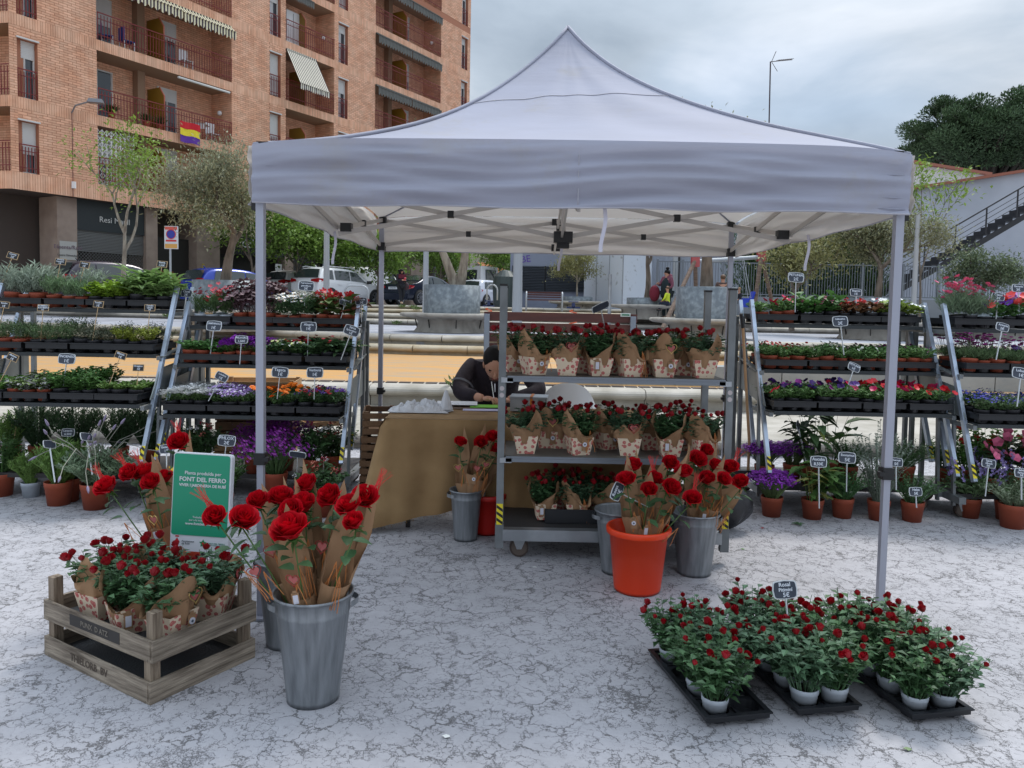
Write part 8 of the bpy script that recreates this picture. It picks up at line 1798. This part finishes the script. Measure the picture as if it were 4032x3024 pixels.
# ---------------------------------------------------------------- larger floor plants
def bigpot(r_, h, m): return pot_mesh(r_, r_*.78, h, m, n=32)
BP = {'T': bigpot(.095, .17, Mterr), 'W': bigpot(.085, .14, Mwpot), 'S': bigpot(.08, .145, Mterr)}
HGT = {'T': .17, 'W': .14, 'S': .145}
def floor_foliage(kind, seed=1):
    q = random.Random(seed); w = MB(); fl = MB(); fm = []
    def st(n, r_, h, ln, ll, lw, upd, hv, dr=.1, big=False, mi=0, curve=.1):
        tp = []
        for i in range(n):
            a = q.uniform(0, 6.28); rr = r_*math.sqrt(q.random()); hh = h*(1-hv*q.random())*(1-.3*(rr/r_)**2); p0 = Vector((math.cos(a)*.03, math.sin(a)*.03, 0)); p1 = Vector((rr*math.cos(a), rr*math.sin(a), hh)); mid = p0.lerp(p1, .5)+UP*h*curve; w.cur = mi; w.tube([p0, mid, p1], [.003, .002, .001], 3, False)
            for k in range(ln):
                f_ = .1+.9*(k+q.random())/ln; p = p0.lerp(mid, f_*2) if f_ < .5 else mid.lerp(p1, f_*2-1); b = q.uniform(0, 6.28); d = Vector((math.cos(b), math.sin(b), q.uniform(upd-.4, upd+.5))); w.cur = mi; (w.bigleaf if big else w.leaf)(p, d, UP, ll*q.uniform(.7, 1.25), lw*q.uniform(.8, 1.15), .2, dr)
            tp.append(p1)
        return tp
    if kind == 'rosemary_big': ms = [lm('rb', (.12, .20, .05))]; st(85, .15, .27, 26, .034, .009, 1.1, .35)
    elif kind == 'rosemary_dark': ms = [lm('rd', (.035, .07, .03))]; st(110, .2, .36, 26, .036, .009, 1.0, .35)
    elif kind == 'lavender_big':
        ms = [lm('lb', (.115, .16, .095), .25), lm('lbs', (.22, .25, .17), .2)]; st(120, .22, .22, 18, .042, .011, .8, .4); fm = [mat('lav_spike', srgb(136, 126, 150), .8)]
        for i in range(20):
            a = q.uniform(-2.6, .9) if i % 3 else q.uniform(0, 6.28); r1 = q.uniform(.15, .30); up_ = q.uniform(.04, .17) if i % 3 else -q.uniform(.0, .18)
            pts = [Vector((0, 0, .1)), Vector((math.cos(a)*r1*.6, math.sin(a)*r1*.6, .24)), Vector((math.cos(a)*r1, math.sin(a)*r1, .22+up_*.6)), Vector((math.cos(a)*r1*1.2+.02, math.sin(a)*r1*1.2, .22+up_))]; w.cur = 1; w.tube(pts, .0022, 4, False)
            d = (pts[3]-pts[2]).normalized(); fl.cur = 0; fl.smooth = True; fl.tube([pts[3], pts[3]+d*.012, pts[3]+d*.03, pts[3]+d*.045], [.003, .007, .006, .002], 6); fl.smooth = False
    elif kind == 'dome_purple':
        ms = [lm('dp', (.09, .13, .05), .3)]; tp = st(140, .14, .17, 5, .03, .005, .8, .15); fm = [mat('fl_deepviolet', srgb(136, 44, 168), .6, isl=.35)]
        for p in tp:
            for j in range(11): petals(fl, p+Vector((q.uniform(-.025, .025), q.uniform(-.025, .025), q.uniform(-.014, .018))), 5, .0072, 0, Vector((q.uniform(-.7, .7), q.uniform(-.8, .2), 1)), .9)
    elif kind == 'aucuba': ms = [lm('auc', (.06, .12, .03)), lm('aucy', (.30, .33, .06))]; st(9, .14, .30, 6, .13, .05, .2, .3, .35, True); st(5, .13, .26, 4, .11, .035, .2, .3, .35, True, 1)
    elif kind == 'aucuba_back': ms = [lm('aucd', (.035, .07, .025)), lm('aucy2', (.16, .19, .05))]; st(10, .18, .42, 6, .14, .05, .2, .3, .35, True); st(4, .15, .35, 3, .11, .03, .2, .3, .35, True, 1)
    elif kind == 'calla': ms = [lm('cal', (.05, .10, .03))]; st(9, .2, .42, 1, .24, .09, .9, .35, .45, True)
    elif kind == 'euonymus': ms = [lm('euo', (.05, .115, .04))]; st(70, .17, .22, 12, .022, .013, .5, .3)
    elif kind == 'silver_bush': ms = [lm('sbr', (.15, .18, .14), .3)]; st(70, .2, .52, 24, .020, .013, .5, .45)
    elif kind == 'hebe': ms = [lm('heb', (.06, .115, .045))]; st(60, .19, .2, 13, .020, .012, .5, .4)
    elif kind == 'salvia_off':
        ms = [lm('sof', (.10, .155, .07))]; tp = st(40, .18, .20, 6, .06, .022, .5, .35, .2); fm = [mat('fl_lilac2', srgb(136, 120, 176), .6, isl=.25)]
        for p in tp[:16]:
            for j in range(8): petals(fl, p*1.15+UP*(.02+.013*j)+Vector((q.uniform(-.01, .01), q.uniform(-.01, .01), 0)), 4, .010, 0, Vector((q.uniform(-1, 1), -.8, .3)), .9)
    elif kind == 'white_edged': ms = [lm('we', (.17, .22, .13), .35)]; st(60, .19, .17, 13, .024, .014, .4, .3)
    elif kind == 'green_shrub': ms = [lm('gs', (.045, .095, .025))]; st(60, .17, .30, 12, .035, .022, .5, .4)
    elif kind == 'dipladenia':
        ms = [lm('dip', (.06, .14, .03))]; tp = st(34, .17, .34, 9, .045, .028, .5, .4); fm = [mat('fl_scarlet', srgb(206, 40, 24), .5)]
        for p in tp[:4]: petals(fl, p+Vector((0, -.03, 0)), 6, .03, 0, Vector((0, -1, .5)), 1, .3)
    elif kind == 'begonia_pink':
        ms = [lm('bgp', (.035, .075, .03)), lm('bgp2', (.13, .05, .03))]; tp = st(14, .17, .26, 4, .09, .07, .3, .3, .2, True); st(6, .15, .26, 2, .08, .06, .3, .2, .2, True, 1); fm = [mat('fl_rose', srgb(216, 104, 140), .5, isl=.2)]
        for p in tp[:9]: petals(fl, p+Vector((0, -.03, .02)), 5, .035, 0, Vector((q.uniform(-.4, .4), -1, .5)), 1.1, .3)
    elif kind == 'phlox_purple':
        ms = [lm('php', (.05, .09, .03))]; tp = st(90, .2, .24, 6, .025, .008, .6, .25); fm = [mat('fl_phlox', srgb(128, 40, 140), .6, isl=.35)]
        for p in tp*2:
            for j in range(4): petals(fl, p+Vector((q.uniform(-.03, .03), q.uniform(-.03, .03), q.uniform(-.03, .03))), 5, .010, 0, Vector((q.uniform(-.5, .5), -.7, .8)), .9)
    elif kind == 'lantana':
        ms = [lm('lan', (.035, .075, .025))]; tp = st(50, .19, .24, 9, .04, .026, .4, .35); fm = [mat('fl_white', (1, 1, 1)), mat('fl_pinkred', srgb(190, 60, 80), .6), mat('fl_salmon', srgb(216, 130, 110), .6)]
        for i, p in enumerate(tp[:9]):
            for j in range(14): petals(fl, p+Vector((q.uniform(-.02, .02), q.uniform(-.025, .01), q.uniform(0, .03))), 5, .007, i % 3, Vector((q.uniform(-.5, .5), -.8, .8)), .9)
    elif kind == 'gazania':
        ms = [lm('gaz', (.04, .08, .03))]; tp = st(30, .12, .15, 5, .06, .014, .7, .3); fm = [mat('fl_yellow', (1, 1, 1))]
        for p in tp[:5]: petals(fl, p+UP*.03, 9, .03, 0, Vector((q.uniform(-.3, .3), -.8, .7)), .5, .15)
    return w.mesh('foliage', ms), (fl.mesh('flowers', fm) if fl.v else None)
_ff = {}
def fplant(kind, pot, px, py, lab, z=0, sc=1.0, grp='larger potted plants around the racks', Y=None, fs=1.0):
    if kind not in _ff: _ff[kind] = floor_foliage(kind, len(_ff)+3)
    p = G(px, py, z) if Y is None else Vector((at(px, py, Y).x, Y, z)); fo, fl = _ff[kind]; t = thing('potted_plant', lab, 'potted plant', (p.x, p.y, z), rnd.uniform(0, 6) if kind != 'lavender_big' else 0, grp, sc)
    put('pot', BP[pot], t); fs *= 1.2; put('foliage', fo, t, (0, 0, HGT[pot]*.88), None, fs)
    if fl: tag(put('flowers', fl, t, (0, 0, HGT[pot]*.88), None, fs), kind='stuff')
fplant('rosemary_big', 'T', 232, 1985, 'rosemary in a terracotta pot with a side-on price stake, left', fs=1.0); fplant('lavender_big', 'T', 378, 2000, 'grey lavender with drooping flower stalks in terracotta, beside the roses', sc=1.08)
fplant('rosemary_big', 'W', 122, 1955, 'small rosemary in a white pot, left', sc=.8); fplant('green_shrub', 'T', 5, 1950, 'plant in a terracotta pot cut by the left edge', sc=1.0); fplant('rosemary_big', 'T', 265, 1965, 'second rosemary in terracotta just behind the first', Y=5.62)
for i, (px, kd, lab) in enumerate(((45, 'rosemary_big', 'rosemary in terracotta on the lowest deck of the herb rack, far left'), (150, 'rosemary_dark', 'tall dark rosemary on the deck of the herb rack'), (300, 'rosemary_dark', 'dark bushy herb in the middle of the herb rack deck'), (470, 'rosemary_dark', 'dark bushy lavender at the right of the herb rack deck'), (590, 'rosemary_dark', 'dark bushy herb at the right end of the herb rack deck'))): fplant(kd, 'S', px, 1750, lab, z=.187, Y=6.05+.04*(i % 2), sc=.92)
fplant('gazania', 'S', 640, 1950, 'yellow gazania behind the green sign', Y=5.3); fplant('green_shrub', 'S', 760, 1950, 'leafy shrub low at the left of the middle left rack', z=.187, Y=5.9, sc=.8); fplant('green_shrub', 'S', 880, 1960, 'leafy shrub in front of the middle left rack', Y=5.4, sc=.9)
fplant('phlox_purple', 'S', 1085, 1900, 'mass of purple phlox under the middle left rack', z=0.1, Y=5.55, sc=1.1); fplant('phlox_purple', 'S', 1120, 1850, 'second clump of purple phlox further back', z=.187, Y=5.95, sc=1.0); fplant('phlox_purple', 'S', 1000, 1850, 'purple phlox beside the tent leg', z=.187, Y=5.85, sc=.9)
fplant('lantana', 'S', 1235, 1900, 'green shrub with white and pink flower heads under the rack', z=.187, Y=5.75, sc=.95); fplant('lantana', 'S', 1310, 1920, 'green shrub with white flower heads at the right end of the rack deck', z=.187, Y=5.9, sc=.95); fplant('lantana', 'S', 1270, 2000, 'green flowering shrub in front of the rack, behind the roses', z=0, Y=5.35, sc=.95); fplant('lantana', 'S', 800, 1800, 'green shrub with a pink head beside the phlox sign', z=.187, Y=5.85, sc=.9)
fplant('dome_purple', 'S', 3037, 2030, 'dome of violet flowers in a terracotta pot, right of the roses'); fplant('dome_purple', 'S', 3010, 1830, 'violet dome plant on the deck behind the other one', z=.187, Y=5.85, sc=.95); fplant('dome_purple', 'S', 3120, 1830, 'third violet dome plant, on the deck of the right rack', z=.187, Y=5.95, sc=.9)
fplant('aucuba', 'S', 3197, 2040, 'spotted aucuba with yellow green leaves in a terracotta pot'); fplant('aucuba_back', 'S', 3190, 1850, 'tall dark aucuba on the deck behind the spotted one', z=.187, Y=5.85); fplant('calla', 'S', 3270, 1840, 'broad leaved calla lily on the deck of the right rack', z=.187, Y=6.0)
fplant('euonymus', 'S', 3315, 2035, 'green euonymus in a terracotta pot', Y=None); fplant('silver_bush', 'S', 3457, 2045, 'tall silvery bush in a terracotta pot by the near right tent leg'); fplant('hebe', 'S', 3590, 2050, 'low spreading green shrub in terracotta, right of the tent leg', sc=1.0)
fplant('euonymus', 'S', 3340, 1850, 'small green shrub on the deck of the right rack', z=.187, Y=5.9, sc=.9); fplant('hebe', 'S', 3560, 1850, 'spreading shrub on the right end of the rack deck', z=.187, Y=5.9)
fplant('salvia_off', 'S', 3815, 2035, 'lilac flowering sage in a terracotta pot, far right'); fplant('salvia_off', 'S', 3960, 2030, 'second lilac flowering sage, partly hidden, far right', Y=5.6); fplant('white_edged', 'T', 3985, 2075, 'white edged bushy plant in a terracotta pot, far right corner')
fplant('dipladenia', 'S', 3810, 1850, 'bright green plant with a scarlet flower between the right racks', z=.187, Y=5.8); fplant('dipladenia', 'S', 3890, 1850, 'bright green plant behind the slanted rail', z=.187, Y=5.9); fplant('begonia_pink', 'S', 3990, 1850, 'large pink begonia on the deck of the far right rack', z=.187, Y=5.75); fplant('green_shrub', 'S', 3720, 1850, 'dark leafy plant in terracotta between the right racks', z=.187, Y=5.95, sc=.85); fplant('begonia_pink', 'S', 3900, 1900, 'pink begonia nearer the slanted rail', z=.187, Y=5.65, sc=.8)
# ---------------------------------------------------------------- chalk price signs
Mchalk = mat('chalk_slate', srgb(48, 54, 66), .6, col2=srgb(62, 68, 80), scale=12); Mchalkb = mat('chalk_black', (.016, .016, .018), .6); Mrimw = mat('sign_rim_white', srgb(206, 210, 212), .5); Mwedge = mat('sign_wood_edge', srgb(190, 160, 120), .7); Mchw = mat('chalk_writing', srgb(214, 220, 228), .8)
def slate_pts(w_, h_, bulge=.06):
    pts = []
    for sx, sy in ((1, 1), (-1, 1), (-1, -1), (1, -1)): pass
    hw_, hh_ = w_/2, h_/2; r_ = min(w_, h_)*.16
    for cx_, cz_, a0 in ((hw_-r_, -hh_+r_, -90), (hw_-r_, hh_-r_, 0), (-hw_+r_, hh_-r_, 90), (-hw_+r_, -hh_+r_, 180)):
        for i in range(4): a = R(a0+90*i/3); pts.append((cx_+r_*math.cos(a), cz_+r_*math.sin(a)))
        # bulging side midpoint
        if a0 == -90: pts.append((hw_*(1+bulge), 0))
        if a0 == 0: pts.append((0, hh_*(1+bulge*2)))
        if a0 == 90: pts.append((-hw_*(1+bulge), 0))
        if a0 == 180: pts.append((0, -hh_*(1+bulge*2)))
    return pts
def plate(pts, y0, y1, m, name, par, sc=1.0):
    b = MB(); n_ = len(pts); b.add([Vector((x*sc, y0, z*sc)) for x, z in pts]+[Vector((x*sc, y1, z*sc)) for x, z in pts], [tuple(range(n_)), tuple(reversed(range(n_, 2*n_)))]+[(i+n_, (i+1) % n_+n_, (i+1) % n_, i) for i in range(n_)]); return b.build(name, m, par)
def sign(px, py, Y, txt, kind='A', w_=.115, h_=.072, tilt=0, yaw=0, stake=.2, pitch=-12, lab='', sx=0, side=False):
    p = at(px, py, Y); t = thing('price_sign', lab, 'price sign', p, 0, 'chalk price signs among the plants')
    t.rotation_euler = (R(pitch), R(tilt), R(yaw))
    if kind == 'A': pts = slate_pts(w_, h_); plate(pts, -.0015, .0025, Mrimw, 'frame', t); plate(pts, -.003, -.0018, Mchalk, 'slate', t, .9)
    else:
        pts = [(w_/2, -h_/2), (w_/2, h_/2), (-w_/2, h_/2), (-w_/2, -h_/2)]; plate(pts, -.0015, .0025, Mwedge, 'frame', t); plate([(x-math.copysign(.004, x), z-math.copysign(.004, z)) for x, z in pts], -.003, -.0018, Mchalkb, 'slate', t)
    L = txt.split('\n'); n_ = len(L); 
    for i, s_ in enumerate(L):
        sz = min(h_*.42 if n_ < 3 else h_*.33, w_*1.55/max(4, len(s_))); 
        if i == n_-1: sz = h_*(.46 if n_ < 3 else .36)
        if '€' in s_ and len(s_) > 3: sz = h_*.40
        put('chalk_lettering', text_mesh(s_, sz, Mchw, bold=.0004, ext=.0003), t, (rnd.uniform(-.003, .003), -.0035, h_*((.23, -.22) if n_ == 2 else (.3, 0, -.3) if n_ == 3 else (0,))[i]), (R(90), 0, 0))
    b = MB(); b.bar((0, .001, -h_/2+.002), (0, .003, -h_/2-stake), .010 if kind == 'A' else .0035, .004); b.build('stake', Mrimw if kind == 'A' else Mwedge, t)
SG = [(50, 1007, 6.1, 'Curry\n2€', 'B', 15, 'chalk sign Curry 2 euro, leftmost above the silvery lavender', .22), (238, 1030, 6.15, 'Cineraria\nCaputxina\n1€', 'B', 5, 'small chalk sign with three lines in front of the dark estate car', .3), (333, 1043, 6.15, 'Incienso\n1€', 'B', 8, 'dark chalk sign seen against the estate car window', .22), (638, 1040, 6.15, 'Stevia\n1,50€', 'B', 3, 'small chalk sign above the broad leaved sage', .2),
      (17, 1200, 5.85, 'Santolina\n1€', 'B', 5, 'chalk sign Santolina at the left edge', .24), (170, 1212, 5.85, 'ROMERO\nRASTRERO\n1€', 'B', 0, 'chalk sign Romero rastrero 1 euro above the rosemary', .24), (388, 1198, 5.85, 'Tomillo\n1€', 'B', 3, 'chalk sign Tomillo 1 euro', .26), (590, 1212, 5.85, 'Tomillo\nLimón\n1€', 'B', 0, 'chalk sign Tomillo Limon 1 euro', .24),
      (50, 1407, 5.55, 'Albahaca\n1€', 'B', 22, 'tilted chalk sign Albahaca 1 euro', .22), (263, 1413, 5.6, 'INCIENSO\n1€', 'A', 2, 'white rimmed chalk sign Incienso 1 euro', .17), (475, 1400, 5.6, 'Menta\n1€', 'B', 17, 'tilted chalk sign Menta 1 euro', .2), (545, 1448, 5.6, 'Oregano\n1€', 'B', 0, 'chalk sign Oregano 1 euro', .14),
      (66, 1662, 6.0, 'Romero\n5€', 'B', 2, 'small chalk sign among the dark rosemary on the deck', .16), (268, 1703, 5.75, 'Lavanda\n6,50€', 'A', 0, 'blue chalk sign Lavanda 6,50 euro behind the rosemary', .12),
      (735, 1155, 6.15, 'Clavel\n2€', 'A', 3, 'small chalk sign left of the crimson pinks', .15), (843, 1283, 5.9, 'CAMPANULA\n1€', 'A', 2, 'chalk sign Campanula 1 euro', .2), (1036, 1182, 6.15, 'Heuchera\n3€', 'A', 8, 'chalk sign just right of the near left tent leg', .14), (1206, 1126, 6.1, 'Argyranthemum\ngrandiflora\n2€', 'A', 3, 'chalk sign above the white daisies', .12), (1360, 1188, 6.1, 'Begonia\n3€', 'A', 12, 'tilted chalk sign in the red begonias', .12), (1423, 1186, 6.15, 'Petunia\n3€', 'A', -2, 'chalk sign between the two slanted rails of the rack', .14),
      (951, 1337, 5.8, 'MILAGRO\n1,50€', 'A', 1, 'small chalk sign above the violet flowers beside the tent leg', .16), (1215, 1287, 5.9, 'Alegría\n1€', 'A', 0, 'chalk sign Alegria 1 euro', .19), (1385, 1302, 5.8, 'Salvia\nSplendens\n1€', 'A', 17, 'tilted chalk sign Salvia Splendens 1 euro by the rail', .2), (873, 1483, 5.6, 'Lobularia\n1€', 'A', 25, 'tilted chalk sign Lobularia 1 euro above the white alyssum', .17), (1103, 1466, 5.62, 'Tageta\n1€', 'A', 4, 'chalk sign Tageta 1 euro above the orange marigolds', .16), (1240, 1467, 5.62, 'Verbena\n1€', 'A', -1, 'chalk sign Verbena 1 euro', .16), (893, 1735, 5.4, 'PHLOX\n2€', 'A', 5, 'chalk sign Phlox 2 euro right of the green board', .16), (655, 1768, 5.1, 'Gazania\n1€', 'A', -6, 'chalk sign just behind the top of the green board', .1),
      (3134, 1092, 6.0, 'PETUNIA\n2€', 'A', 3, 'chalk sign Petunia 2 euro against the fence', .24), (3370, 1152, 6.1, 'Begonia\n1€', 'A', 1, 'small chalk sign above the bronze begonias', .18), (3308, 1265, 5.8, 'Calibrachoa\n2€', 'A', -3, 'chalk sign Calibrachoa 2 euro', .22), (3363, 1446, 5.65, 'PETUNIA\n1€', 'A', 22, 'small tilted chalk sign above the mixed petunias', .17), (3223, 1818, 5.25, 'Aucuba\n8,50€', 'A', 3, 'chalk sign Aucuba 8,50 euro', .28), (3335, 1802, 5.35, 'Euonymus\n5€', 'A', 3, 'chalk sign Euonymus 5 euro', .2), (3528, 1820, 5.25, 'Westringia\n5€', 'A', 3, 'chalk sign half hidden behind the near right tent leg', .16), (3605, 1936, 5.2, 'Hebe\n5€', 'A', 0, 'chalk sign low in the spreading shrub', .08),
      (3930, 1168, 5.85, 'Clavel\n2€', 'A', 8, 'chalk sign among the pink carnations', .16), (4010, 1135, 5.85, 'Geranio\n3€', 'A', 2, 'small chalk sign above the coral pansies at the right edge', .14), (3947, 1288, 5.6, 'Armeria\n2€', 'A', 14, 'tilted chalk sign above the magenta thrift', .22), (4020, 1470, 5.35, 'Lobelia\n1€', 'A', 10, 'chalk sign Lobelia 1 euro at the right edge', .2), (3893, 1825, 5.3, 'Salvia\nofficinalis\n5€', 'A', 8, 'chalk sign Salvia officinalis 5 euro', .2), (4022, 1862, 5.1, 'Salvia\nFarinacea\n5€', 'A', 4, 'chalk sign at the right edge above the white edged plant', .15)]
for px, py, Y, txt, kd, tl_, lab, stk in SG:
    big = txt.startswith(('Tageta', 'Verbena', 'CAMP', 'Aleg', 'INC', 'Salvia\nS', 'PHLOX', 'Aucuba', 'PETUNIA\n2', 'Calib', 'Lobelia', 'Euony', 'Argy'))
    w_ = .118 if big else (.092 if kd == 'A' else .082); w_ = .12 if txt.startswith('Argy') else w_
    sign(px, py, Y, txt, kd, w_, w_*.62, tl_, rnd.uniform(-8, 8), stk, lab=lab)
sign(3090, 2322, 3.05, 'Rosal\nPitiminí\n5€', 'A', .098, .068, -4, 4, .17, lab='chalk sign Rosal Pitimini 5 euro standing in the mini rose trays')
sign(2430, 1935, 3.98, 'Rosas\n4€', 'A', .095, .06, -62, 35, .2, lab='narrow turned chalk sign in the orange bucket')
sign(2365, 1208, 4.66, ' ', 'A', .115, .05, -25, 10, .42, lab='grey sign seen from behind rising from the top trolley shelf', pitch=35)
sign(1172, 1790, 5.3, ' ', 'A', .115, .05, 8, 5, .2, lab='greyed blank chalk sign above the purple phlox', pitch=30)
sign(3142, 1675, 5.75, ' ', 'A', .09, .06, -12, 60, .25, lab='turned chalk sign seen edge-on left of the calla lily')
for px, py, z1, lab in ((185, 1820, 0, 'white price stake seen edge-on in the rosemary pot'), (330, 1790, 0, 'white price stake seen edge-on in the lavender pot')):
    sign(px+10, py-70, 5.35, ' ', 'A', .10, .055, 14, 72, .25, lab=lab, pitch=-25)
# ---------------------------------------------------------------- wooden produce crates behind the racks
Mpine_w = mat('fresh_pine', srgb(186, 150, 108), .75, col2=srgb(160, 124, 86), scale=4, stretch=(2, 2, 8), bump=.2, obr=.1); Mdkw = mat('dark_crate_wood', srgb(112, 84, 58), .8, col2=srgb(86, 62, 44), scale=4, bump=.2, obr=.12)
def slat_crate(loc, sx, sy, sz, lab, m, n=3, rz=0, grp='slatted wooden produce crates'):
    t = thing('slatted_crate', lab, 'crate', loc, rz, grp); hh = sz/n
    for i in range(n):
        z0, z1 = i*hh+.004, (i+1)*hh-.012
        w = MB(); w.box2((-sx/2, -sy/2, z0), (sx/2, -sy/2+.01, z1)); w.build('slat', m, t); w = MB(); w.box2((-sx/2, sy/2-.01, z0), (sx/2, sy/2, z1)); w.build('slat', m, t)
        w = MB(); w.box2((-sx/2, -sy/2+.011, z0), (-sx/2+.01, sy/2-.011, z1)); w.build('slat', m, t); w = MB(); w.box2((sx/2-.01, -sy/2+.011, z0), (sx/2, sy/2-.011, z1)); w.build('slat', m, t)
    for a in (-1, 1):
        for b in (-1, 1): w = MB(); w.box((a*(sx/2-.028), b*(sy/2-.028), sz/2), (.034, .034, sz-.004)); w.build('corner_post', m, t)
    w = MB(); w.box((0, 0, .006), (sx-.024, sy-.024, .006)); w.build('base', m, t); return t
for i, z in enumerate((0, .27, .54)):
    X = at(1010, 1600, 6.95).x; slat_crate((X+.02*i, 6.95, z), .66, .42, .265, ['lowest slatted crate of the stack behind the rack by the table', 'second slatted crate of the stack behind the rack by the table', 'topmost slatted crate of the stack behind the rack, showing above the flowers'][i], Mpine_w if i != 1 else Mdkw, 3, .12)
for i in range(4):
    X = at(1490, 1700, 5.78).x; slat_crate((X, 5.82, i*.178), .24, .40, .174, ['lowest', 'second', 'third', 'topmost'][i]+' dark slatted crate of the stack left of the hessian table', Mdkw, 3, .05*i)
X = at(1245, 1700, 6.7).x; slat_crate((X, 6.75, .42), .3, .3, .12, 'small pale crate end behind the orange marigolds', Mpine_w, 2, .6)
# broom handle, black rubbish, fallen leaves
br_ = thing('broom', 'broom with a wooden handle leaning by the right rack rails', 'broom', (0, 0, 0)); a = at(2925, 1290, 5.75); b = at(2950, 1740, 5.85); w = MB(); w.tube([a, b], .011, 8); w.build('handle', mat('broom_wood', srgb(176, 138, 100), .6), br_)
w = MB(); w.tube([a, at(2918, 1235, 5.72)], .013, 8); w.build('grip', Mblkj, br_); w = MB(); w.box(b+Vector((0, 0, -.25)), (.3, .05, .06)); w.build('brush', Mblkj, br_); w = MB(); w.tube([b, b+Vector((0, 0, -.24))], .011, 6); w.build('lower_handle', mat('broom_wood', (1, 1, 1)), br_)
sk = MB(); sk.smooth = True; c = at(2865, 1880, 5.2)
sk.grid(lambda u, v: Vector((c.x+.16*math.cos(u*6.283)*math.sin(math.pi*v)**.6*(1+.15*math.sin(5*u*6.283+v*7)), c.y+.13*math.sin(u*6.283)*math.sin(math.pi*v)**.6, .19+.36*v+.01*math.sin(u*30))), 28, 12, True)
o = sk.build('rubbish_bag', mat('black_bag', (.015, .015, .018), .3, bump=.8, bscale=18)); o.location = (0, 0, -.19); tag(o, 'black plastic sack with flower wrappings behind the right zinc bucket', 'rubbish bag')
ye = MB(); [petals(ye, Vector((c.x-.06+rnd.uniform(-.06, .06), c.y-.12, .52+rnd.uniform(-.05, .05))), 6, .025, 0, Vector((0, -1, .6))) for _ in range(4)]; o = ye.build('discarded_flowers', mat('fl_yellow', (1, 1, 1))); tag(o, 'few yellow discarded flowers in the black sack', 'flowers')
lf = MB(); p = G(3142, 2067)
for k in range(4): a = k*1.6; lf.bigleaf(p+UP*.006, Vector((math.cos(a), math.sin(a), .25)), UP, .05, .028)
tag(lf.build('fallen_sprig', Mrleaf), 'small green sprig fallen on the ground before the aucuba', 'sprig')
for i, (px, py) in enumerate(((3472, 2630-300), (3470, 2968))):
    pass
for i, (px, py, c_, lab) in enumerate(((3002, 2082, srgb(170, 10, 30), 'tiny red petal on the ground below the violet dome'), (1757, 2905, srgb(225, 225, 220), 'tiny white scrap on the ground at the bottom centre'), (2105, 2237, srgb(215, 215, 212), 'tiny white scrap on the ground in front of the trolley wheel'), (3575, 2955, srgb(120, 140, 100), 'faded green leaf on the ground below the right rose tray'), (2925, 2165, srgb(90, 130, 70), 'small green leaf right of the right zinc bucket'))):
    p = G(px, py); w = MB(); n_ = 7; w.add([p+Vector((math.cos(k)*.014*(1+.3*math.sin(k*3)), math.sin(k)*.010, .004+.002*(k % 2))) for k in [6.283*j/n_ for j in range(n_)]]+[p+UP*.008], [(k, (k+1) % n_, n_) for k in range(n_)]); tag(w.build('ground_scrap', mat('scrap%d' % i, c_, .7)), lab, 'scrap')
# frame for unused prototypes
for pl in (PR_, RP):
    for o in pl:
        if o.get('label') == 'x':
            for ch in list(o.children): bpy.data.objects.remove(ch)
            bpy.data.objects.remove(o)
